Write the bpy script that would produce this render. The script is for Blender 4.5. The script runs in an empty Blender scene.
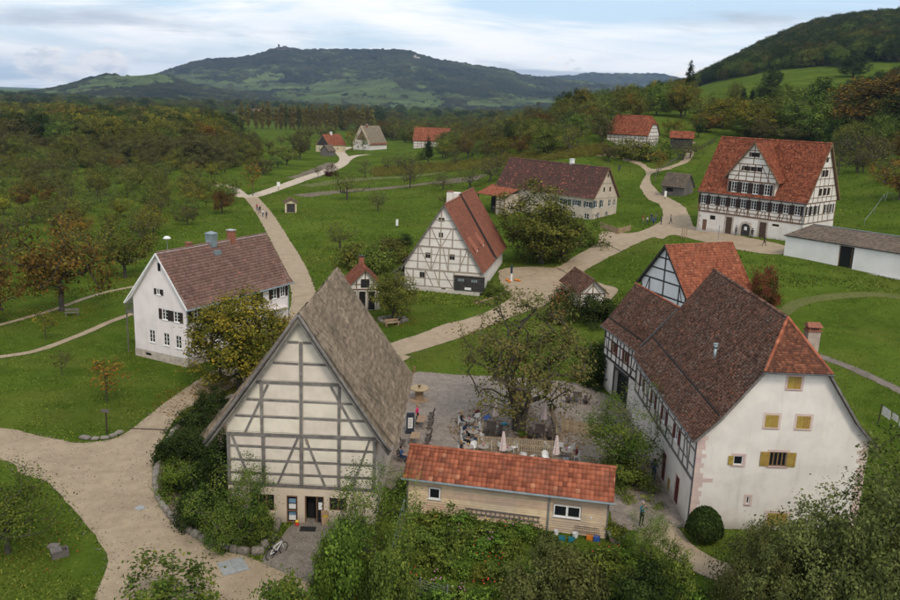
import bpy, bmesh, math, random
import numpy as np
from mathutils import Vector, Matrix, noise as mnoise
from mathutils.geometry import delaunay_2d_cdt
from math import sin, cos, pi, radians, sqrt

# ------------------------------------------------------------------ camera, sky, sun, exposure
SC = bpy.context.scene
COL = SC.collection
FPX, PITCH, ROLL, CAMH = 823.4, radians(13.537), radians(2.189), 26.5
_c, _s = cos(PITCH), sin(PITCH)
CR, CU, CF = Vector((1, 0, 0)), Vector((0, _s, _c)), Vector((0, _c, -_s))
AX = CR*cos(ROLL) + CU*sin(ROLL)
AY = -CR*sin(ROLL) + CU*cos(ROLL)
cam_d = bpy.data.cameras.new('camera')
cam_d.sensor_fit = 'HORIZONTAL'; cam_d.sensor_width = 36
cam_d.lens = FPX/900*36
cam_d.clip_start = .5; cam_d.clip_end = 40000
cam = bpy.data.objects.new('camera', cam_d); COL.objects.link(cam)
M = Matrix.Identity(4)
for i, v in enumerate((AX, AY, -CF)):
    for j in range(3): M[j][i] = v[j]
M[0][3], M[1][3], M[2][3] = 0, 0, CAMH
cam.matrix_world = M
SC.camera = cam
CAMP = Vector((0, 0, CAMH))

SUN_EL, SUN_AZ = radians(50), radians(158)      # azimuth clockwise from +Y: behind the camera, a little to its right
W = bpy.data.worlds.new('World'); SC.world = W; W.use_nodes = True
nt = W.node_tree; nt.nodes.clear()
def N(t, **k):
    n = nt.nodes.new(t)
    for a, b in k.items(): setattr(n, a, b)
    return n
def L(a, b): nt.links.new(a, b)
def mth(op, a, b=None, c=None, clamp=False):
    n = N('ShaderNodeMath', operation=op); n.use_clamp = clamp
    for i, v in enumerate((a, b, c)):
        if v is None: continue
        if isinstance(v, (int, float)): n.inputs[i].default_value = v
        else: L(v, n.inputs[i])
    return n.outputs[0]
def mixc(f, a, b):
    n = N('ShaderNodeMix', data_type='RGBA')
    for i, v in ((0, f), (6, a), (7, b)):
        if isinstance(v, (int, float)): n.inputs[i].default_value = v
        elif isinstance(v, tuple): n.inputs[i].default_value = v+(1,)
        else: L(v, n.inputs[i])
    return n.outputs[2]
def ramp(f, a, b):
    n = N('ShaderNodeMapRange'); n.interpolation_type = 'SMOOTHSTEP'
    L(f, n.inputs[0]); n.inputs[1].default_value = a; n.inputs[2].default_value = b
    return n.outputs[0]
sky = N('ShaderNodeTexSky', sky_type='NISHITA', sun_disc=False)
sky.sun_elevation = SUN_EL; sky.sun_rotation = SUN_AZ
sky.air_density = 1.3; sky.dust_density = 1.6; sky.altitude = 400
tc = N('ShaderNodeTexCoord'); sp = N('ShaderNodeSeparateXYZ'); L(tc.outputs['Generated'], sp.inputs[0])
zz = mth('MAXIMUM', sp.outputs[2], 0.0)
den = mth('ADD', zz, .10)
px_ = mth('DIVIDE', sp.outputs[0], den); py_ = mth('DIVIDE', sp.outputs[1], den)
cv = N('ShaderNodeCombineXYZ'); L(px_, cv.inputs[0]); L(mth('MULTIPLY', py_, 1.0), cv.inputs[1])
def noise(vec, scale, det, rough, dist=0, off=(0, 0, 0), st=(1, 1, 1)):
    mp = N('ShaderNodeMapping'); L(vec, mp.inputs[0]); mp.inputs[1].default_value = off; mp.inputs[3].default_value = st
    n = N('ShaderNodeTexNoise'); L(mp.outputs[0], n.inputs['Vector'])
    n.inputs['Scale'].default_value = scale; n.inputs['Detail'].default_value = det
    n.inputs['Roughness'].default_value = rough; n.inputs['Distortion'].default_value = dist
    return n.outputs[0]
# thin high cloud with blue gaps
veil = ramp(noise(cv.outputs[0], .50, 5, .62, .8, (3.4, 1.2, 0), (.75, 1.3, 1)), .33, .56)
# flat grey strato-cumulus
grey = ramp(noise(cv.outputs[0], .34, 6, .58, .5, (1.7, 5.1, 0), (.6, 1.6, 1)), .53, .63)
# low cumulus banks over the horizon, in direction space
cumv = N('ShaderNodeCombineXYZ'); L(sp.outputs[0], cumv.inputs[0]); L(sp.outputs[1], cumv.inputs[1]); L(mth('MULTIPLY', sp.outputs[2], 2.2), cumv.inputs[2])
cn = noise(cumv.outputs[0], 8.5, 6, .58, .2, (.9, .3, 0))
band = mth('MULTIPLY', ramp(sp.outputs[2], -.02, .012), mth('SUBTRACT', 1.0, ramp(sp.outputs[2], .03, .085)))
cum = ramp(mth('ADD', cn, mth('MULTIPLY', mth('SUBTRACT', band, 1.0), .35)), .50, .545)
cshade = ramp(noise(cumv.outputs[0], 26, 5, .62, .2), .34, .62)
cumcol = mixc(cshade, (5.2, 5.5, 6.1), (9.0, 8.5, 7.9))
vshade = ramp(noise(cv.outputs[0], 1.3, 5, .62, .4), .3, .7)
veilcol = mixc(vshade, (7.5, 7.8, 8.2), (8.9, 8.75, 8.6))
skyblue = mixc(.6, sky.outputs[0], (4.7, 6.3, 8.4))
col = mixc(mth('MULTIPLY', veil, .92), skyblue, veilcol)
gcol = mixc(vshade, (3.5, 3.95, 4.7), (5.0, 5.4, 6.0))
col = mixc(mth('MULTIPLY', grey, .85), col, gcol)
col = mixc(mth('MULTIPLY', cum, .88), col, cumcol)
bg = N('ShaderNodeBackground'); L(col, bg.inputs[0]); bg.inputs[1].default_value = .1
out = N('ShaderNodeOutputWorld'); L(bg.outputs[0], out.inputs[0])

sun_d = bpy.data.lights.new('sun', 'SUN'); sun_d.energy = 1.5; sun_d.angle = radians(14); sun_d.color = (1, .90, .77)
sun = bpy.data.objects.new('sun', sun_d); COL.objects.link(sun); sun.location = (20, -40, 90)
sd = Vector((sin(SUN_AZ)*cos(SUN_EL), cos(SUN_AZ)*cos(SUN_EL), sin(SUN_EL)))
sun.rotation_euler = sd.to_track_quat('Z', 'Y').to_euler()
vs = SC.view_settings
vs.view_transform = 'Standard'; vs.look = 'None'; vs.gamma = 1; vs.use_curve_mapping = False; vs.exposure = 0.48
SC.cycles.use_denoising = True
SC.cycles.max_bounces = 6; SC.cycles.diffuse_bounces = 3; SC.cycles.glossy_bounces = 2
SC.cycles.transparent_max_bounces = 8; SC.cycles.volume_bounces = 0

# ------------------------------------------------------------------ helpers
def ray(px, py):
    a, b = px-450, 300-py
    return (CF*FPX + AX*a + AY*b).normalized()
def ray_y(px, py, y):
    """point on the pixel's ray at ground distance y"""
    d = ray(px, py); t = y/d.y
    return CAMP + d*t
def link(o, parent=None):
    COL.objects.link(o)
    if parent is not None: o.parent = parent
    return o
def tag(o, label=None, cat=None, group=None, kind=None):
    if label: o['label'] = label
    if cat: o['category'] = cat
    if group: o['group'] = group
    if kind: o['kind'] = kind
    return o
def empty(name, label, cat, loc, rz=0, group=None):
    o = bpy.data.objects.new(name, None); COL.objects.link(o)
    o.empty_display_size = .3
    o.location = loc; o.rotation_euler = (0, 0, rz)
    return tag(o, label, cat, group)
class MB:
    def __init__(s): s.v = []; s.f = []; s.m = []
    def add(s, vs, fs, mi=0):
        o = len(s.v); s.v += [tuple(p) for p in vs]; s.f += [tuple(i+o for i in f) for f in fs]; s.m += [mi]*len(fs); return s
    def box(s, x0, y0, z0, x1, y1, z1, mi=0):
        return s.add([(x0,y0,z0),(x1,y0,z0),(x1,y1,z0),(x0,y1,z0),(x0,y0,z1),(x1,y0,z1),(x1,y1,z1),(x0,y1,z1)],
              [(0,3,2,1),(4,5,6,7),(0,1,5,4),(1,2,6,5),(2,3,7,6),(3,0,4,7)], mi)
    def obox(s, p, a, b, c, mi=0):
        """box centred at p with half-axes a, b, c (vectors)"""
        p, a, b, c = map(Vector, (p, a, b, c)); vs = []
        for k in (-1, 1):
            for i, j in ((-1,-1),(1,-1),(1,1),(-1,1)): vs.append(p+a*i+b*j+c*k)
        return s.add(vs, [(0,3,2,1),(4,5,6,7),(0,1,5,4),(1,2,6,5),(2,3,7,6),(3,0,4,7)], mi)
    def bar(s, p, q, w, d=None, up=(0,0,1), mi=0):
        p, q = Vector(p), Vector(q); d = d or w
        t = q-p; l = t.length; t.normalize(); u = Vector(up)
        a = t.cross(u)
        if a.length < 1e-4: a = t.cross(Vector((0,1,0)))
        a.normalize(); b = a.cross(t)
        return s.obox((p+q)/2, t*l/2, a*w/2, b*d/2, mi)
    def tube(s, pts, rad, n=6, cap=True, mi=0):
        pts = [Vector(p) for p in pts]; vs = []; fs = []
        if not hasattr(rad, '__len__'): rad = [rad]*len(pts)
        ref = None
        for i, p in enumerate(pts):
            t = (pts[min(i+1, len(pts)-1)]-pts[max(i-1, 0)])
            t = t.normalized() if t.length > 1e-6 else Vector((0,0,1))
            if ref is None: ref = t.orthogonal().normalized()
            ref = (ref - t*ref.dot(t))
            ref = ref.normalized() if ref.length > 1e-5 else t.orthogonal().normalized()
            b = t.cross(ref)
            for k in range(n):
                a = 2*pi*k/n; vs.append(p+(ref*cos(a)+b*sin(a))*rad[i])
        for i in range(len(pts)-1):
            for k in range(n): fs.append((i*n+k, i*n+(k+1)%n, (i+1)*n+(k+1)%n, (i+1)*n+k))
        if cap: fs.append(tuple(range(n-1,-1,-1))); fs.append(tuple((len(pts)-1)*n+k for k in range(n)))
        return s.add(vs, fs, mi)
    def lathe(s, prof, c=(0,0,0), n=12, mi=0):
        vs = []; fs = []; c = Vector(c)
        for r, z in prof:
            for k in range(n): vs.append(c+Vector((r*cos(2*pi*k/n), r*sin(2*pi*k/n), z)))
        for i in range(len(prof)-1):
            for k in range(n): fs.append((i*n+k, i*n+(k+1)%n, (i+1)*n+(k+1)%n, (i+1)*n+k))
        if prof[0][0] > 1e-3: fs.append(tuple(range(n-1,-1,-1)))
        if prof[-1][0] > 1e-3: fs.append(tuple((len(prof)-1)*n+k for k in range(n)))
        return s.add(vs, fs, mi)
    def prism(s, poly, ax, depth, mi=0):
        """polygon of 3-d points extruded by vector ax*depth"""
        n = len(poly); e = Vector(ax)*depth; p = [Vector(q) for q in poly]
        return s.add(p+[q+e for q in p], [tuple(range(n-1,-1,-1)), tuple(range(n,2*n))]+[(i,(i+1)%n,n+(i+1)%n,n+i) for i in range(n)], mi)
    def mesh(s, name):
        me = bpy.data.meshes.new(name); me.from_pydata(s.v, [], s.f)
        if any(s.m): me.polygons.foreach_set('material_index', s.m)
        me.update(); return me
    def build(s, name, mat, parent=None, smooth=False, fix=False):
        me = s.mesh(name)
        if fix:
            bm = bmesh.new(); bm.from_mesh(me); bmesh.ops.recalc_face_normals(bm, faces=bm.faces); bm.to_mesh(me); bm.free()
        return obj(name, me, mat, parent, smooth)
def obj(name, me, mat=None, parent=None, smooth=False):
    o = bpy.data.objects.new(name, me)
    if mat is not None and len(me.materials) == 0:
        for m in (mat if isinstance(mat, (list, tuple)) else [mat]): me.materials.append(MAT[m] if isinstance(m, str) else m)
    if smooth: me.polygons.foreach_set('use_smooth', [True]*len(me.polygons))
    return link(o, parent)
def npmesh(name, v, f, attr=None):
    """mesh from numpy verts (n,3) and faces (m,k); attr: per-face random value 'rnd'"""
    me = bpy.data.meshes.new(name); v = np.asarray(v, np.float32); f = np.asarray(f, np.int32)
    m, k = f.shape
    me.vertices.add(len(v)); me.vertices.foreach_set('co', v.ravel())
    me.loops.add(m*k); me.loops.foreach_set('vertex_index', f.ravel())
    me.polygons.add(m); me.polygons.foreach_set('loop_start', np.arange(0, m*k, k, dtype=np.int32))
    if attr is not None:
        a = me.attributes.new('rnd', 'FLOAT', 'FACE'); a.data.foreach_set('value', np.asarray(attr, np.float32))
    me.update(calc_edges=True); return me

# ------------------------------------------------------------------ materials
MAT = {}
def pmat(name, c1, c2=None, scale=4, rough=.85, bump=.3, bscale=None, bdist=.02, st=(1,1,1), det=6, contrast=(.35,.65), c3=None, s3=.6,
         f3=(.5,.7), k3=.6, rnd=0, rcol=None, orand=0, spec=.25, metal=0, trans=0, weather=0):
    m = bpy.data.materials.new(name); m.use_nodes = True; MAT[name] = m
    global nt
    nt = m.node_tree; nt.nodes.clear()
    tc = N('ShaderNodeTexCoord'); co = tc.outputs['Object']
    c2 = c2 or tuple(x*.8 for x in c1)
    f = ramp(noise(co, scale, det, .6, .1, (0,0,0), st), *contrast)
    col = mixc(f, c1, c2)
    if c3: # a second, larger pattern: stains, moss, wear
        col = mixc(mth('MULTIPLY', ramp(noise(co, s3, 5, .65, .3, (5,3,1)), *f3), k3), col, c3)
    if rnd or rcol:
        at = N('ShaderNodeAttribute'); at.attribute_name = 'rnd'
        if rcol:
            cr = N('ShaderNodeValToRGB'); L(at.outputs['Fac'], cr.inputs[0]); e = cr.color_ramp
            while len(e.elements) < len(rcol): e.elements.new(.5)
            for i, (p, c) in enumerate(rcol): e.elements[i].position = p; e.elements[i].color = c+(1,)
            col = mixc(f, cr.outputs[0], mixc(.35, cr.outputs[0], c2))
            if c3: col = mixc(mth('MULTIPLY', ramp(noise(co, s3, 5, .65, .3, (5,3,1)), *f3), k3), col, c3)
        if rnd:
            hv = N('ShaderNodeHueSaturation'); L(col, hv.inputs['Color'])
            L(mth('ADD', mth('MULTIPLY', at.outputs['Fac'], rnd), 1-rnd/2), hv.inputs['Value']); col = hv.outputs[0]
    if orand:
        oi = N('ShaderNodeObjectInfo'); hv = N('ShaderNodeHueSaturation'); L(col, hv.inputs['Color'])
        L(mth('ADD', mth('MULTIPLY', oi.outputs['Random'], orand), 1-orand/2), hv.inputs['Value'])
        L(mth('ADD', mth('MULTIPLY', oi.outputs['Random'], .03), .485), hv.inputs['Hue']); col = hv.outputs[0]
    if weather:  # rain streaks and splash dirt of old plaster
        sx = N('ShaderNodeSeparateXYZ'); L(co, sx.inputs[0])
        st_ = ramp(noise(co, 2.2, 5, .7, 0, (2,1,0), (1,1,.10)), .50, .78); col = mixc(mth('MULTIPLY', st_, .30*weather), col, (.34,.31,.27))
        zz_ = mth('ADD', sx.outputs[2], mth('MULTIPLY', noise(co, 1.6, 5, .7), -1.1)); sp_ = mth('SUBTRACT', 1.0, ramp(zz_, -.55, .25)); col = mixc(mth('MULTIPLY', sp_, .55*weather), col, (.27,.24,.19))
        bl = ramp(noise(co, .9, 6, .75, .5, (7,7,7)), .60, .70); col = mixc(mth('MULTIPLY', bl, .22*weather), col, (.45,.41,.36))
    b = N('ShaderNodeBsdfPrincipled'); L(col, b.inputs['Base Color'])
    b.inputs['Roughness'].default_value = rough; b.inputs['Metallic'].default_value = metal
    b.inputs['Specular IOR Level'].default_value = spec
    if bump:
        bn = N('ShaderNodeBump'); bn.inputs['Strength'].default_value = bump; bn.inputs['Distance'].default_value = bdist
        L(noise(co, bscale or scale*3, 5, .65, 0, (1,2,3), st), bn.inputs['Height']); L(bn.outputs[0], b.inputs['Normal'])
    o = N('ShaderNodeOutputMaterial')
    if trans:
        t = N('ShaderNodeBsdfTranslucent'); L(col, t.inputs[0]); mx = N('ShaderNodeMixShader'); mx.inputs[0].default_value = trans
        L(b.outputs[0], mx.inputs[1]); L(t.outputs[0], mx.inputs[2]); L(mx.outputs[0], o.inputs[0])
    else: L(b.outputs[0], o.inputs[0])
    return m
def fbm(x, y, seed=0, oct=4):
    v = 0; a = 1; f = 1
    for i in range(oct):
        v += a*mnoise.noise((x*f+seed*7.3, y*f-seed*3.1, seed*1.7+i*9.1)); a *= .5; f *= 2
    return v
def vnoise2(X, Y, seed=0):
    """vectorised smooth value noise on numpy arrays, about -1..1"""
    rs = np.random.RandomState(seed); tab = rs.rand(512)*2-1; perm = rs.permutation(512)
    xi = np.floor(X).astype(int); yi = np.floor(Y).astype(int); xf = X-xi; yf = Y-yi
    u = xf*xf*(3-2*xf); v = yf*yf*(3-2*yf)
    h = lambda a, b: tab[(perm[(a & 511)] + b*131) & 511]
    return (h(xi,yi)*(1-u)+h(xi+1,yi)*u)*(1-v) + (h(xi,yi+1)*(1-u)+h(xi+1,yi+1)*u)*v
def fbm2(X, Y, seed=0, oct=4, gain=.5):
    v = 0; a = 1; f = 1.
    for i in range(oct): v = v+a*vnoise2(X*f+i*17.3, Y*f-i*11.9, seed+i); a *= gain; f *= 2
    return v
# ------------------------------------------------------------------ terrain
def _cp(px, py, y): p = ray_y(px, py, y); return (p.x, p.y, p.z)
CPTS = [(-40,45,0),(-18,38,0),(0,38,0),(15,38,0),(30,40,0),(48,42,.2),(-9,50,0),(10,60,0),(15,75,.0),(-3,75,0),(22,50,0),(22,68,.1),(-35,60,0),
 (-45,80,-.3),(-29,80,-.4),(-20,95,-.3),(-60,110,-.5),(-12,102,0),(0,98,.2),(-1,112,.7),(6,118,.9),(-30,140,0),(-50,200,0),(-70,245,0),(-40,190,.2),(-90,180,-.5),
 (-120,260,-.8),(-51,400,-1),(-15,414,2),(-40,300,.2),(-175,670,-2),(-490,890,-4),(-300,450,-2),(-700,1400,-4),(-200,1400,-4),(60,1400,-4),(-40,700,-2),(40,700,2),
 (18.7,114.7,1.1),(25.5,98,1.6),(33,67,.9),(42,71,1.5),(44,108,4.7),(53,129,5.9),(48,146,6),(62,138,6.6),(27,148,3.4),(22,172,4),(12,190,3.5),(52,189,8.5),(0,150,2),(0,250,3.2),(5,330,4.5),(61,109,5.0),(75,104,6.6),(50,90,3.3),(65,80,4.2),(66,116,6.3),
 _cp(615,156,238),_cp(604,143,243),_cp(634,143,250),_cp(660,144,250),_cp(560,124,330),_cp(500,138,330),_cp(450,151,385),_cp(640,112,345),_cp(690,110,370),_cp(870,205,160),_cp(870,170,196),_cp(890,150,240),
 _cp(700,105,420),_cp(760,96,430),_cp(830,92,440),_cp(690,99,480),_cp(760,83,540),_cp(840,72,560),_cp(900,68,570),_cp(620,112,700),_cp(560,118,800),
 _cp(690,90,1000),_cp(720,76,1040),_cp(752,58,1050),_cp(780,45,1050),_cp(810,34,1050),_cp(850,26,1050),_cp(900,21,1050),_cp(980,14,1050),_cp(980,70,560),_cp(980,200,150),_cp(690,90,1400),_cp(800,40,1400),_cp(960,30,1400)]
_C = np.array(CPTS, float)
def _uv(x, y):
    yy = np.clip(y, 26, 1500); return np.stack([np.clip(x/yy, -1.1, 1.1)*2.2, np.log(yy)*1.0], -1)
def _phi(r2): return .5*r2*np.log(r2+1e-9)
_U = _uv(_C[:,0], _C[:,1]); _n = len(_U)
_K = _phi(((_U[:,None]-_U[None])**2).sum(-1)) + np.eye(_n)*2e-4
_P = np.c_[np.ones(_n), _U]; _A = np.zeros((_n+3, _n+3)); _A[:_n,:_n] = _K; _A[:_n,_n:] = _P; _A[_n:,:_n] = _P.T
_Wt = np.linalg.solve(_A, np.r_[_C[:,2], 0, 0, 0])
def T(x, y):
    x = np.asarray(x, float); y = np.asarray(y, float); sh = x.shape; x = x.ravel(); y = y.ravel(); out = np.empty(len(x))
    for i in range(0, len(x), 20000):
        u = _uv(x[i:i+20000], y[i:i+20000])
        out[i:i+20000] = _phi(((u[:,None]-_U[None])**2).sum(-1))@_Wt[:_n] + _Wt[_n] + u@_Wt[_n+1:]
    out += .05*vnoise2(x/7, y/7, 3)*np.clip((np.abs(y-56)-18)/20, 0, 1)
    return out.reshape(sh)
def Tz(x, y): return float(T(np.array([x]), np.array([y]))[0])
_ts = np.geomspace(30, 2500, 700)
def at(px, py, h=0):
    """where the pixel's ray meets the ground (or a level h above it)"""
    d = ray(px, py); P = np.array(CAMP)[None]+_ts[:,None]*np.array(d)[None]
    g = P[:,2]-T(P[:,0], P[:,1])-h
    k = np.argmax(g < 0)
    if g[k] >= 0: k = len(g)-1
    a, b = k-1, k
    t = _ts[a]+(_ts[b]-_ts[a])*g[a]/(g[a]-g[b]+1e-12)
    p = CAMP+d*float(t)
    return Vector((p.x, p.y, Tz(p.x, p.y)))

pmat('grass', (.048,.082,.0085), (.080,.120,.015), .5, .95, .9, 9, .06, c3=(.120,.126,.026), s3=.09, f3=(.44,.68), k3=.6, contrast=(.3,.7), spec=0)
def grass_extra():
    m = MAT['grass']; global nt
    nt = m.node_tree; b = next(n for n in nt.nodes if n.type == 'BSDF_PRINCIPLED')
    src = b.inputs['Base Color'].links[0].from_socket
    tc = next(n for n in nt.nodes if n.type == 'TEX_COORD').outputs['Object']
    f = ramp(noise(tc, 6, 6, .75), .35, .68); col = mixc(f, mixc(.5, src, (.013,.026,.003)), src)
    f2 = ramp(noise(tc, 28, 3, .7), .62, .78); col = mixc(mth('MULTIPLY', f2, .5), col, (.105,.130,.026))
    f3 = ramp(noise(tc, .055, 5, .65, .6, (4,8,0)), .40, .66); col = mixc(mth('MULTIPLY', f3, .45), col, (.112,.155,.022))
    f4 = ramp(noise(tc, 1.3, 5, .7, .4, (2,6,0)), .58, .74); col = mixc(mth('MULTIPLY', f4, .62), col, (.018,.034,.005))
    f5 = ramp(noise(tc, .9, 5, .75, .3, (9,1,0)), .55, .72); col = mixc(mth('MULTIPLY', f5, .5), col, (.135,.160,.034))
    L(col, b.inputs['Base Color'])
grass_extra()
pmat('gravel', (.350,.272,.184), (.292,.226,.152), 1.1, .95, .5, 16, .03, c3=(.245,.185,.122), s3=.30, f3=(.45,.68), k3=.6, spec=.05)
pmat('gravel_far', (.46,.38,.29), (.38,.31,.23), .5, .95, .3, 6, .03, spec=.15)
pmat('paving', (.315,.270,.228), (.255,.218,.183), 1.3, .85, 0, c3=(.20,.170,.143), s3=.35, f3=(.48,.68), k3=.6, spec=.15)
def brick_bump(m, sx, c_mortar, w=.22, h=.11, off=.5, mort=.012, rot=0):
    global nt
    nt = MAT[m].node_tree; b = next(n for n in nt.nodes if n.type == 'BSDF_PRINCIPLED')
    src = b.inputs['Base Color'].links[0].from_socket
    tc = next(n for n in nt.nodes if n.type == 'TEX_COORD').outputs['Object']
    mp = N('ShaderNodeMapping'); L(tc, mp.inputs[0]); mp.inputs[2].default_value = (0,0,rot)
    br = N('ShaderNodeTexBrick'); L(mp.outputs[0], br.inputs[0]); br.inputs['Scale'].default_value = sx
    br.inputs['Brick Width'].default_value = w; br.inputs['Row Height'].default_value = h; br.inputs['Mortar Size'].default_value = mort
    br.inputs['Color1'].default_value = (1.15,1.1,1.05,1); br.inputs['Color2'].default_value = (.72,.72,.74,1); br.inputs['Mortar'].default_value = c_mortar+(1,)
    mm = N('ShaderNodeMix', data_type='RGBA', blend_type='MULTIPLY'); mm.inputs[0].default_value = 1; L(src, mm.inputs[6]); L(br.outputs[0], mm.inputs[7])
    L(mm.outputs[2], b.inputs['Base Color'])
    bn = N('ShaderNodeBump'); bn.inputs['Strength'].default_value = .6; bn.inputs['Distance'].default_value = .02
    inv = mth('SUBTRACT', 1.0, br.outputs[1]); L(inv, bn.inputs['Height']); L(bn.outputs[0], b.inputs['Normal'])
brick_bump('paving', 1, (.45,.43,.40))
def gravel_extra(m):
    global nt
    nt = MAT[m].node_tree; b = next(n for n in nt.nodes if n.type == 'BSDF_PRINCIPLED'); src = b.inputs['Base Color'].links[0].from_socket
    tc = next(n for n in nt.nodes if n.type == 'TEX_COORD').outputs['Object']
    col = mixc(mth('MULTIPLY', ramp(noise(tc, 7, 5, .8), .52, .72), .5), src, (.17,.13,.09)); col = mixc(mth('MULTIPLY', ramp(noise(tc, 11, 4, .8, 0, (3,3,3)), .54, .70), .5), col, (.52,.44,.33)); L(col, b.inputs['Base Color'])
gravel_extra('gravel')
pmat('cobble', (.26,.23,.20), (.20,.175,.15), 1.3, .85, 0, spec=.3); brick_bump('cobble', 1, (.5,.48,.42), .13, .12, .5, .015, .4)
pmat('soil', (.115,.085,.058), (.16,.12,.085), .8, .95, .6, 3, .08, c3=(.10,.11,.035), s3=.2, k3=.8)
pmat('dry_strip', (.105,.105,.024), (.085,.095,.020), .7, .95, .6, 6, .05)
pmat('dark_path', (.17,.14,.115), (.12,.10,.08), .9, .95, .4, 9, .03)

def build_terrain():
    rat = 1.0145; ny = int(math.log(13000/14)/math.log(rat)); nx = 230
    y = 14*rat**np.arange(ny); u = np.linspace(-1.25, 1.25, nx)
    X = u[None]*np.maximum(y, 60)[:,None]; Y = np.repeat(y[:,None], nx, 1)
    Z = T(X, Y)
    far = np.clip((Y-1500)/1500, 0, 1); Z = Z*(1-far)+(-5)*far
    v = np.stack([X,Y,Z], -1).reshape(-1,3)
    i = np.arange(ny-1)[:,None]*nx+np.arange(nx-1)[None]
    f = np.stack([i,i+1,i+nx+1,i+nx], -1).reshape(-1,4)
    o = obj('ground', npmesh('ground', v, f), 'grass', smooth=True); o['kind'] = 'structure'
build_terrain()

def catmull(pts, n=6, closed=True):
    P = [Vector(p) for p in pts]; m = len(P); out = []
    for i in range(m if closed else m-1):
        g = lambda k: P[k % m] if closed else P[max(0, min(m-1, k))]
        a, b, c, d = g(i-1), g(i), g(i+1), g(i+2)
        for j in range(n):
            t = j/n; out.append(.5*((2*b)+(c-a)*t+(2*a-5*b+4*c-d)*t*t+(3*b-a-3*c+d)*t**3))
    if not closed: out.append(P[-1])
    return out
LOOPS = []
def fill(name, loop, mat, dz, g=1.5, kind='structure', jit=.12):
    """a sheet inside a closed world-space loop [(x,y)], following the terrain dz above it"""
    rs = random.Random(len(loop)*7+int(dz*1e4)); L2 = []
    for i, p in enumerate(loop):
        q = loop[(i+1) % len(loop)]; d = sqrt((q[0]-p[0])**2+(q[1]-p[1])**2); k = max(1, int(d/(g*.5)))
        for j in range(k):
            t = j/k; x, y = p[0]+(q[0]-p[0])*t, p[1]+(q[1]-p[1])*t
            a = jit*min(2.5, max(1, y/70)); L2.append((x+a*fbm(x*.9, y*.9, 3, 3), y+a*fbm(x*.9+50, y*.9, 5, 3)))
    LOOPS.append((name, L2)); xs = [p[0] for p in L2]; ys = [p[1] for p in L2]; n = len(L2)
    vs = [Vector(p) for p in L2]
    A = np.array(L2); x0, x1, y0, y1 = min(xs), max(xs), min(ys), max(ys)
    gx, gy = np.meshgrid(np.arange(x0+g/2, x1, g), np.arange(y0+g/2, y1, g)); gx = gx.ravel(); gy = gy.ravel()
    ins = np.zeros(len(gx), bool); j = n-1
    for i in range(n):
        c = ((A[i,1] > gy) != (A[j,1] > gy)) & (gx < (A[j,0]-A[i,0])*(gy-A[i,1])/(A[j,1]-A[i,1]+1e-12)+A[i,0]); ins ^= c; j = i
    vs += [Vector((float(a), float(b))) for a, b in zip(gx[ins], gy[ins])]
    r = delaunay_2d_cdt(vs, [(i, (i+1) % n) for i in range(n)], [], 1, 1e-5)
    P = np.array([(p.x, p.y) for p in r[0]]); z = T(P[:,0], P[:,1])+dz
    me = bpy.data.meshes.new(name); me.from_pydata([(float(a), float(b), float(c)) for (a, b), c in zip(P, z)], [], r[2]); me.update()
    o = obj(name, me, mat, None, True); o['kind'] = kind
    bm = bmesh.new(); bm.from_mesh(me)
    for fc in bm.faces:
        if fc.normal.z < 0: fc.normal_flip()
    bm.to_mesh(me); bm.free()
    return o
def sheet(name, pts, mat, dz, g=1.5, n=5, jit=.12, lab=None):
    w = [at(*p).to_2d() for p in pts]
    return fill(name, [tuple(p) for p in catmull(w, n)], mat, dz, g, jit=jit)
def strip(name, pts, wid, mat, dz, g=1.2, jit=.08):
    w = catmull([at(*p).to_2d() for p in pts], 6, False); lf = []; rt = []
    for i, p in enumerate(w):
        t = (w[min(i+1, len(w)-1)]-w[max(i-1, 0)]).normalized(); nn = Vector((-t.y, t.x)); k = i/(len(w)-1)
        ww = wid if not hasattr(wid, '__len__') else wid[0]+(wid[1]-wid[0])*k
        lf.append(tuple(p+nn*ww/2)); rt.append(tuple(p-nn*ww/2))
    return fill(name, lf+rt[::-1], mat, dz, g, jit=jit)
# gravel junction in front, running between the two houses and on up the left
sheet('gravel_road', [(-60,424),(0,428),(40,436),(76,443),(110,440),(132,429),(160,407),(185,389),(205,376),(225,365),(262,345),(288,325),(300,345),(262,372),(240,383),(212,398),
   (185,410),(166,432),(154,462),(153,486),(160,505),(178,525),(208,545),(240,556),(262,563),(335,590),(345,620),(330,680),(150,690),(95,610),(108,562),(90,530),(66,502),(46,482),(20,474),(8,462),(-60,446)], 'gravel', .035, 1.4)
strip('gravel_path', [(292,338),(304,300),(296,270),(280,240),(263,212),(250,196)], (3.2,3.6), 'gravel', .043)
strip('gravel_path', [(217,184),(232,189),(247,197),(275,189),(303,179),(330,170),(345,160),(340,151),(350,147)], (3.6,5.5), 'gravel_far', .052, 3)
strip('gravel_path', [(334,168),(352,157),(368,154.5)], 4, 'gravel_far', .060, 3)
strip('garden_path', [(-40,360),(0,357),(40,350),(80,335),(110,322),(138,312)], .95, 'gravel', .04)
strip('garden_path', [(-40,335),(0,325),(50,311),(90,297),(112,291),(138,286)], .8, 'gravel', .04)
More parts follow.
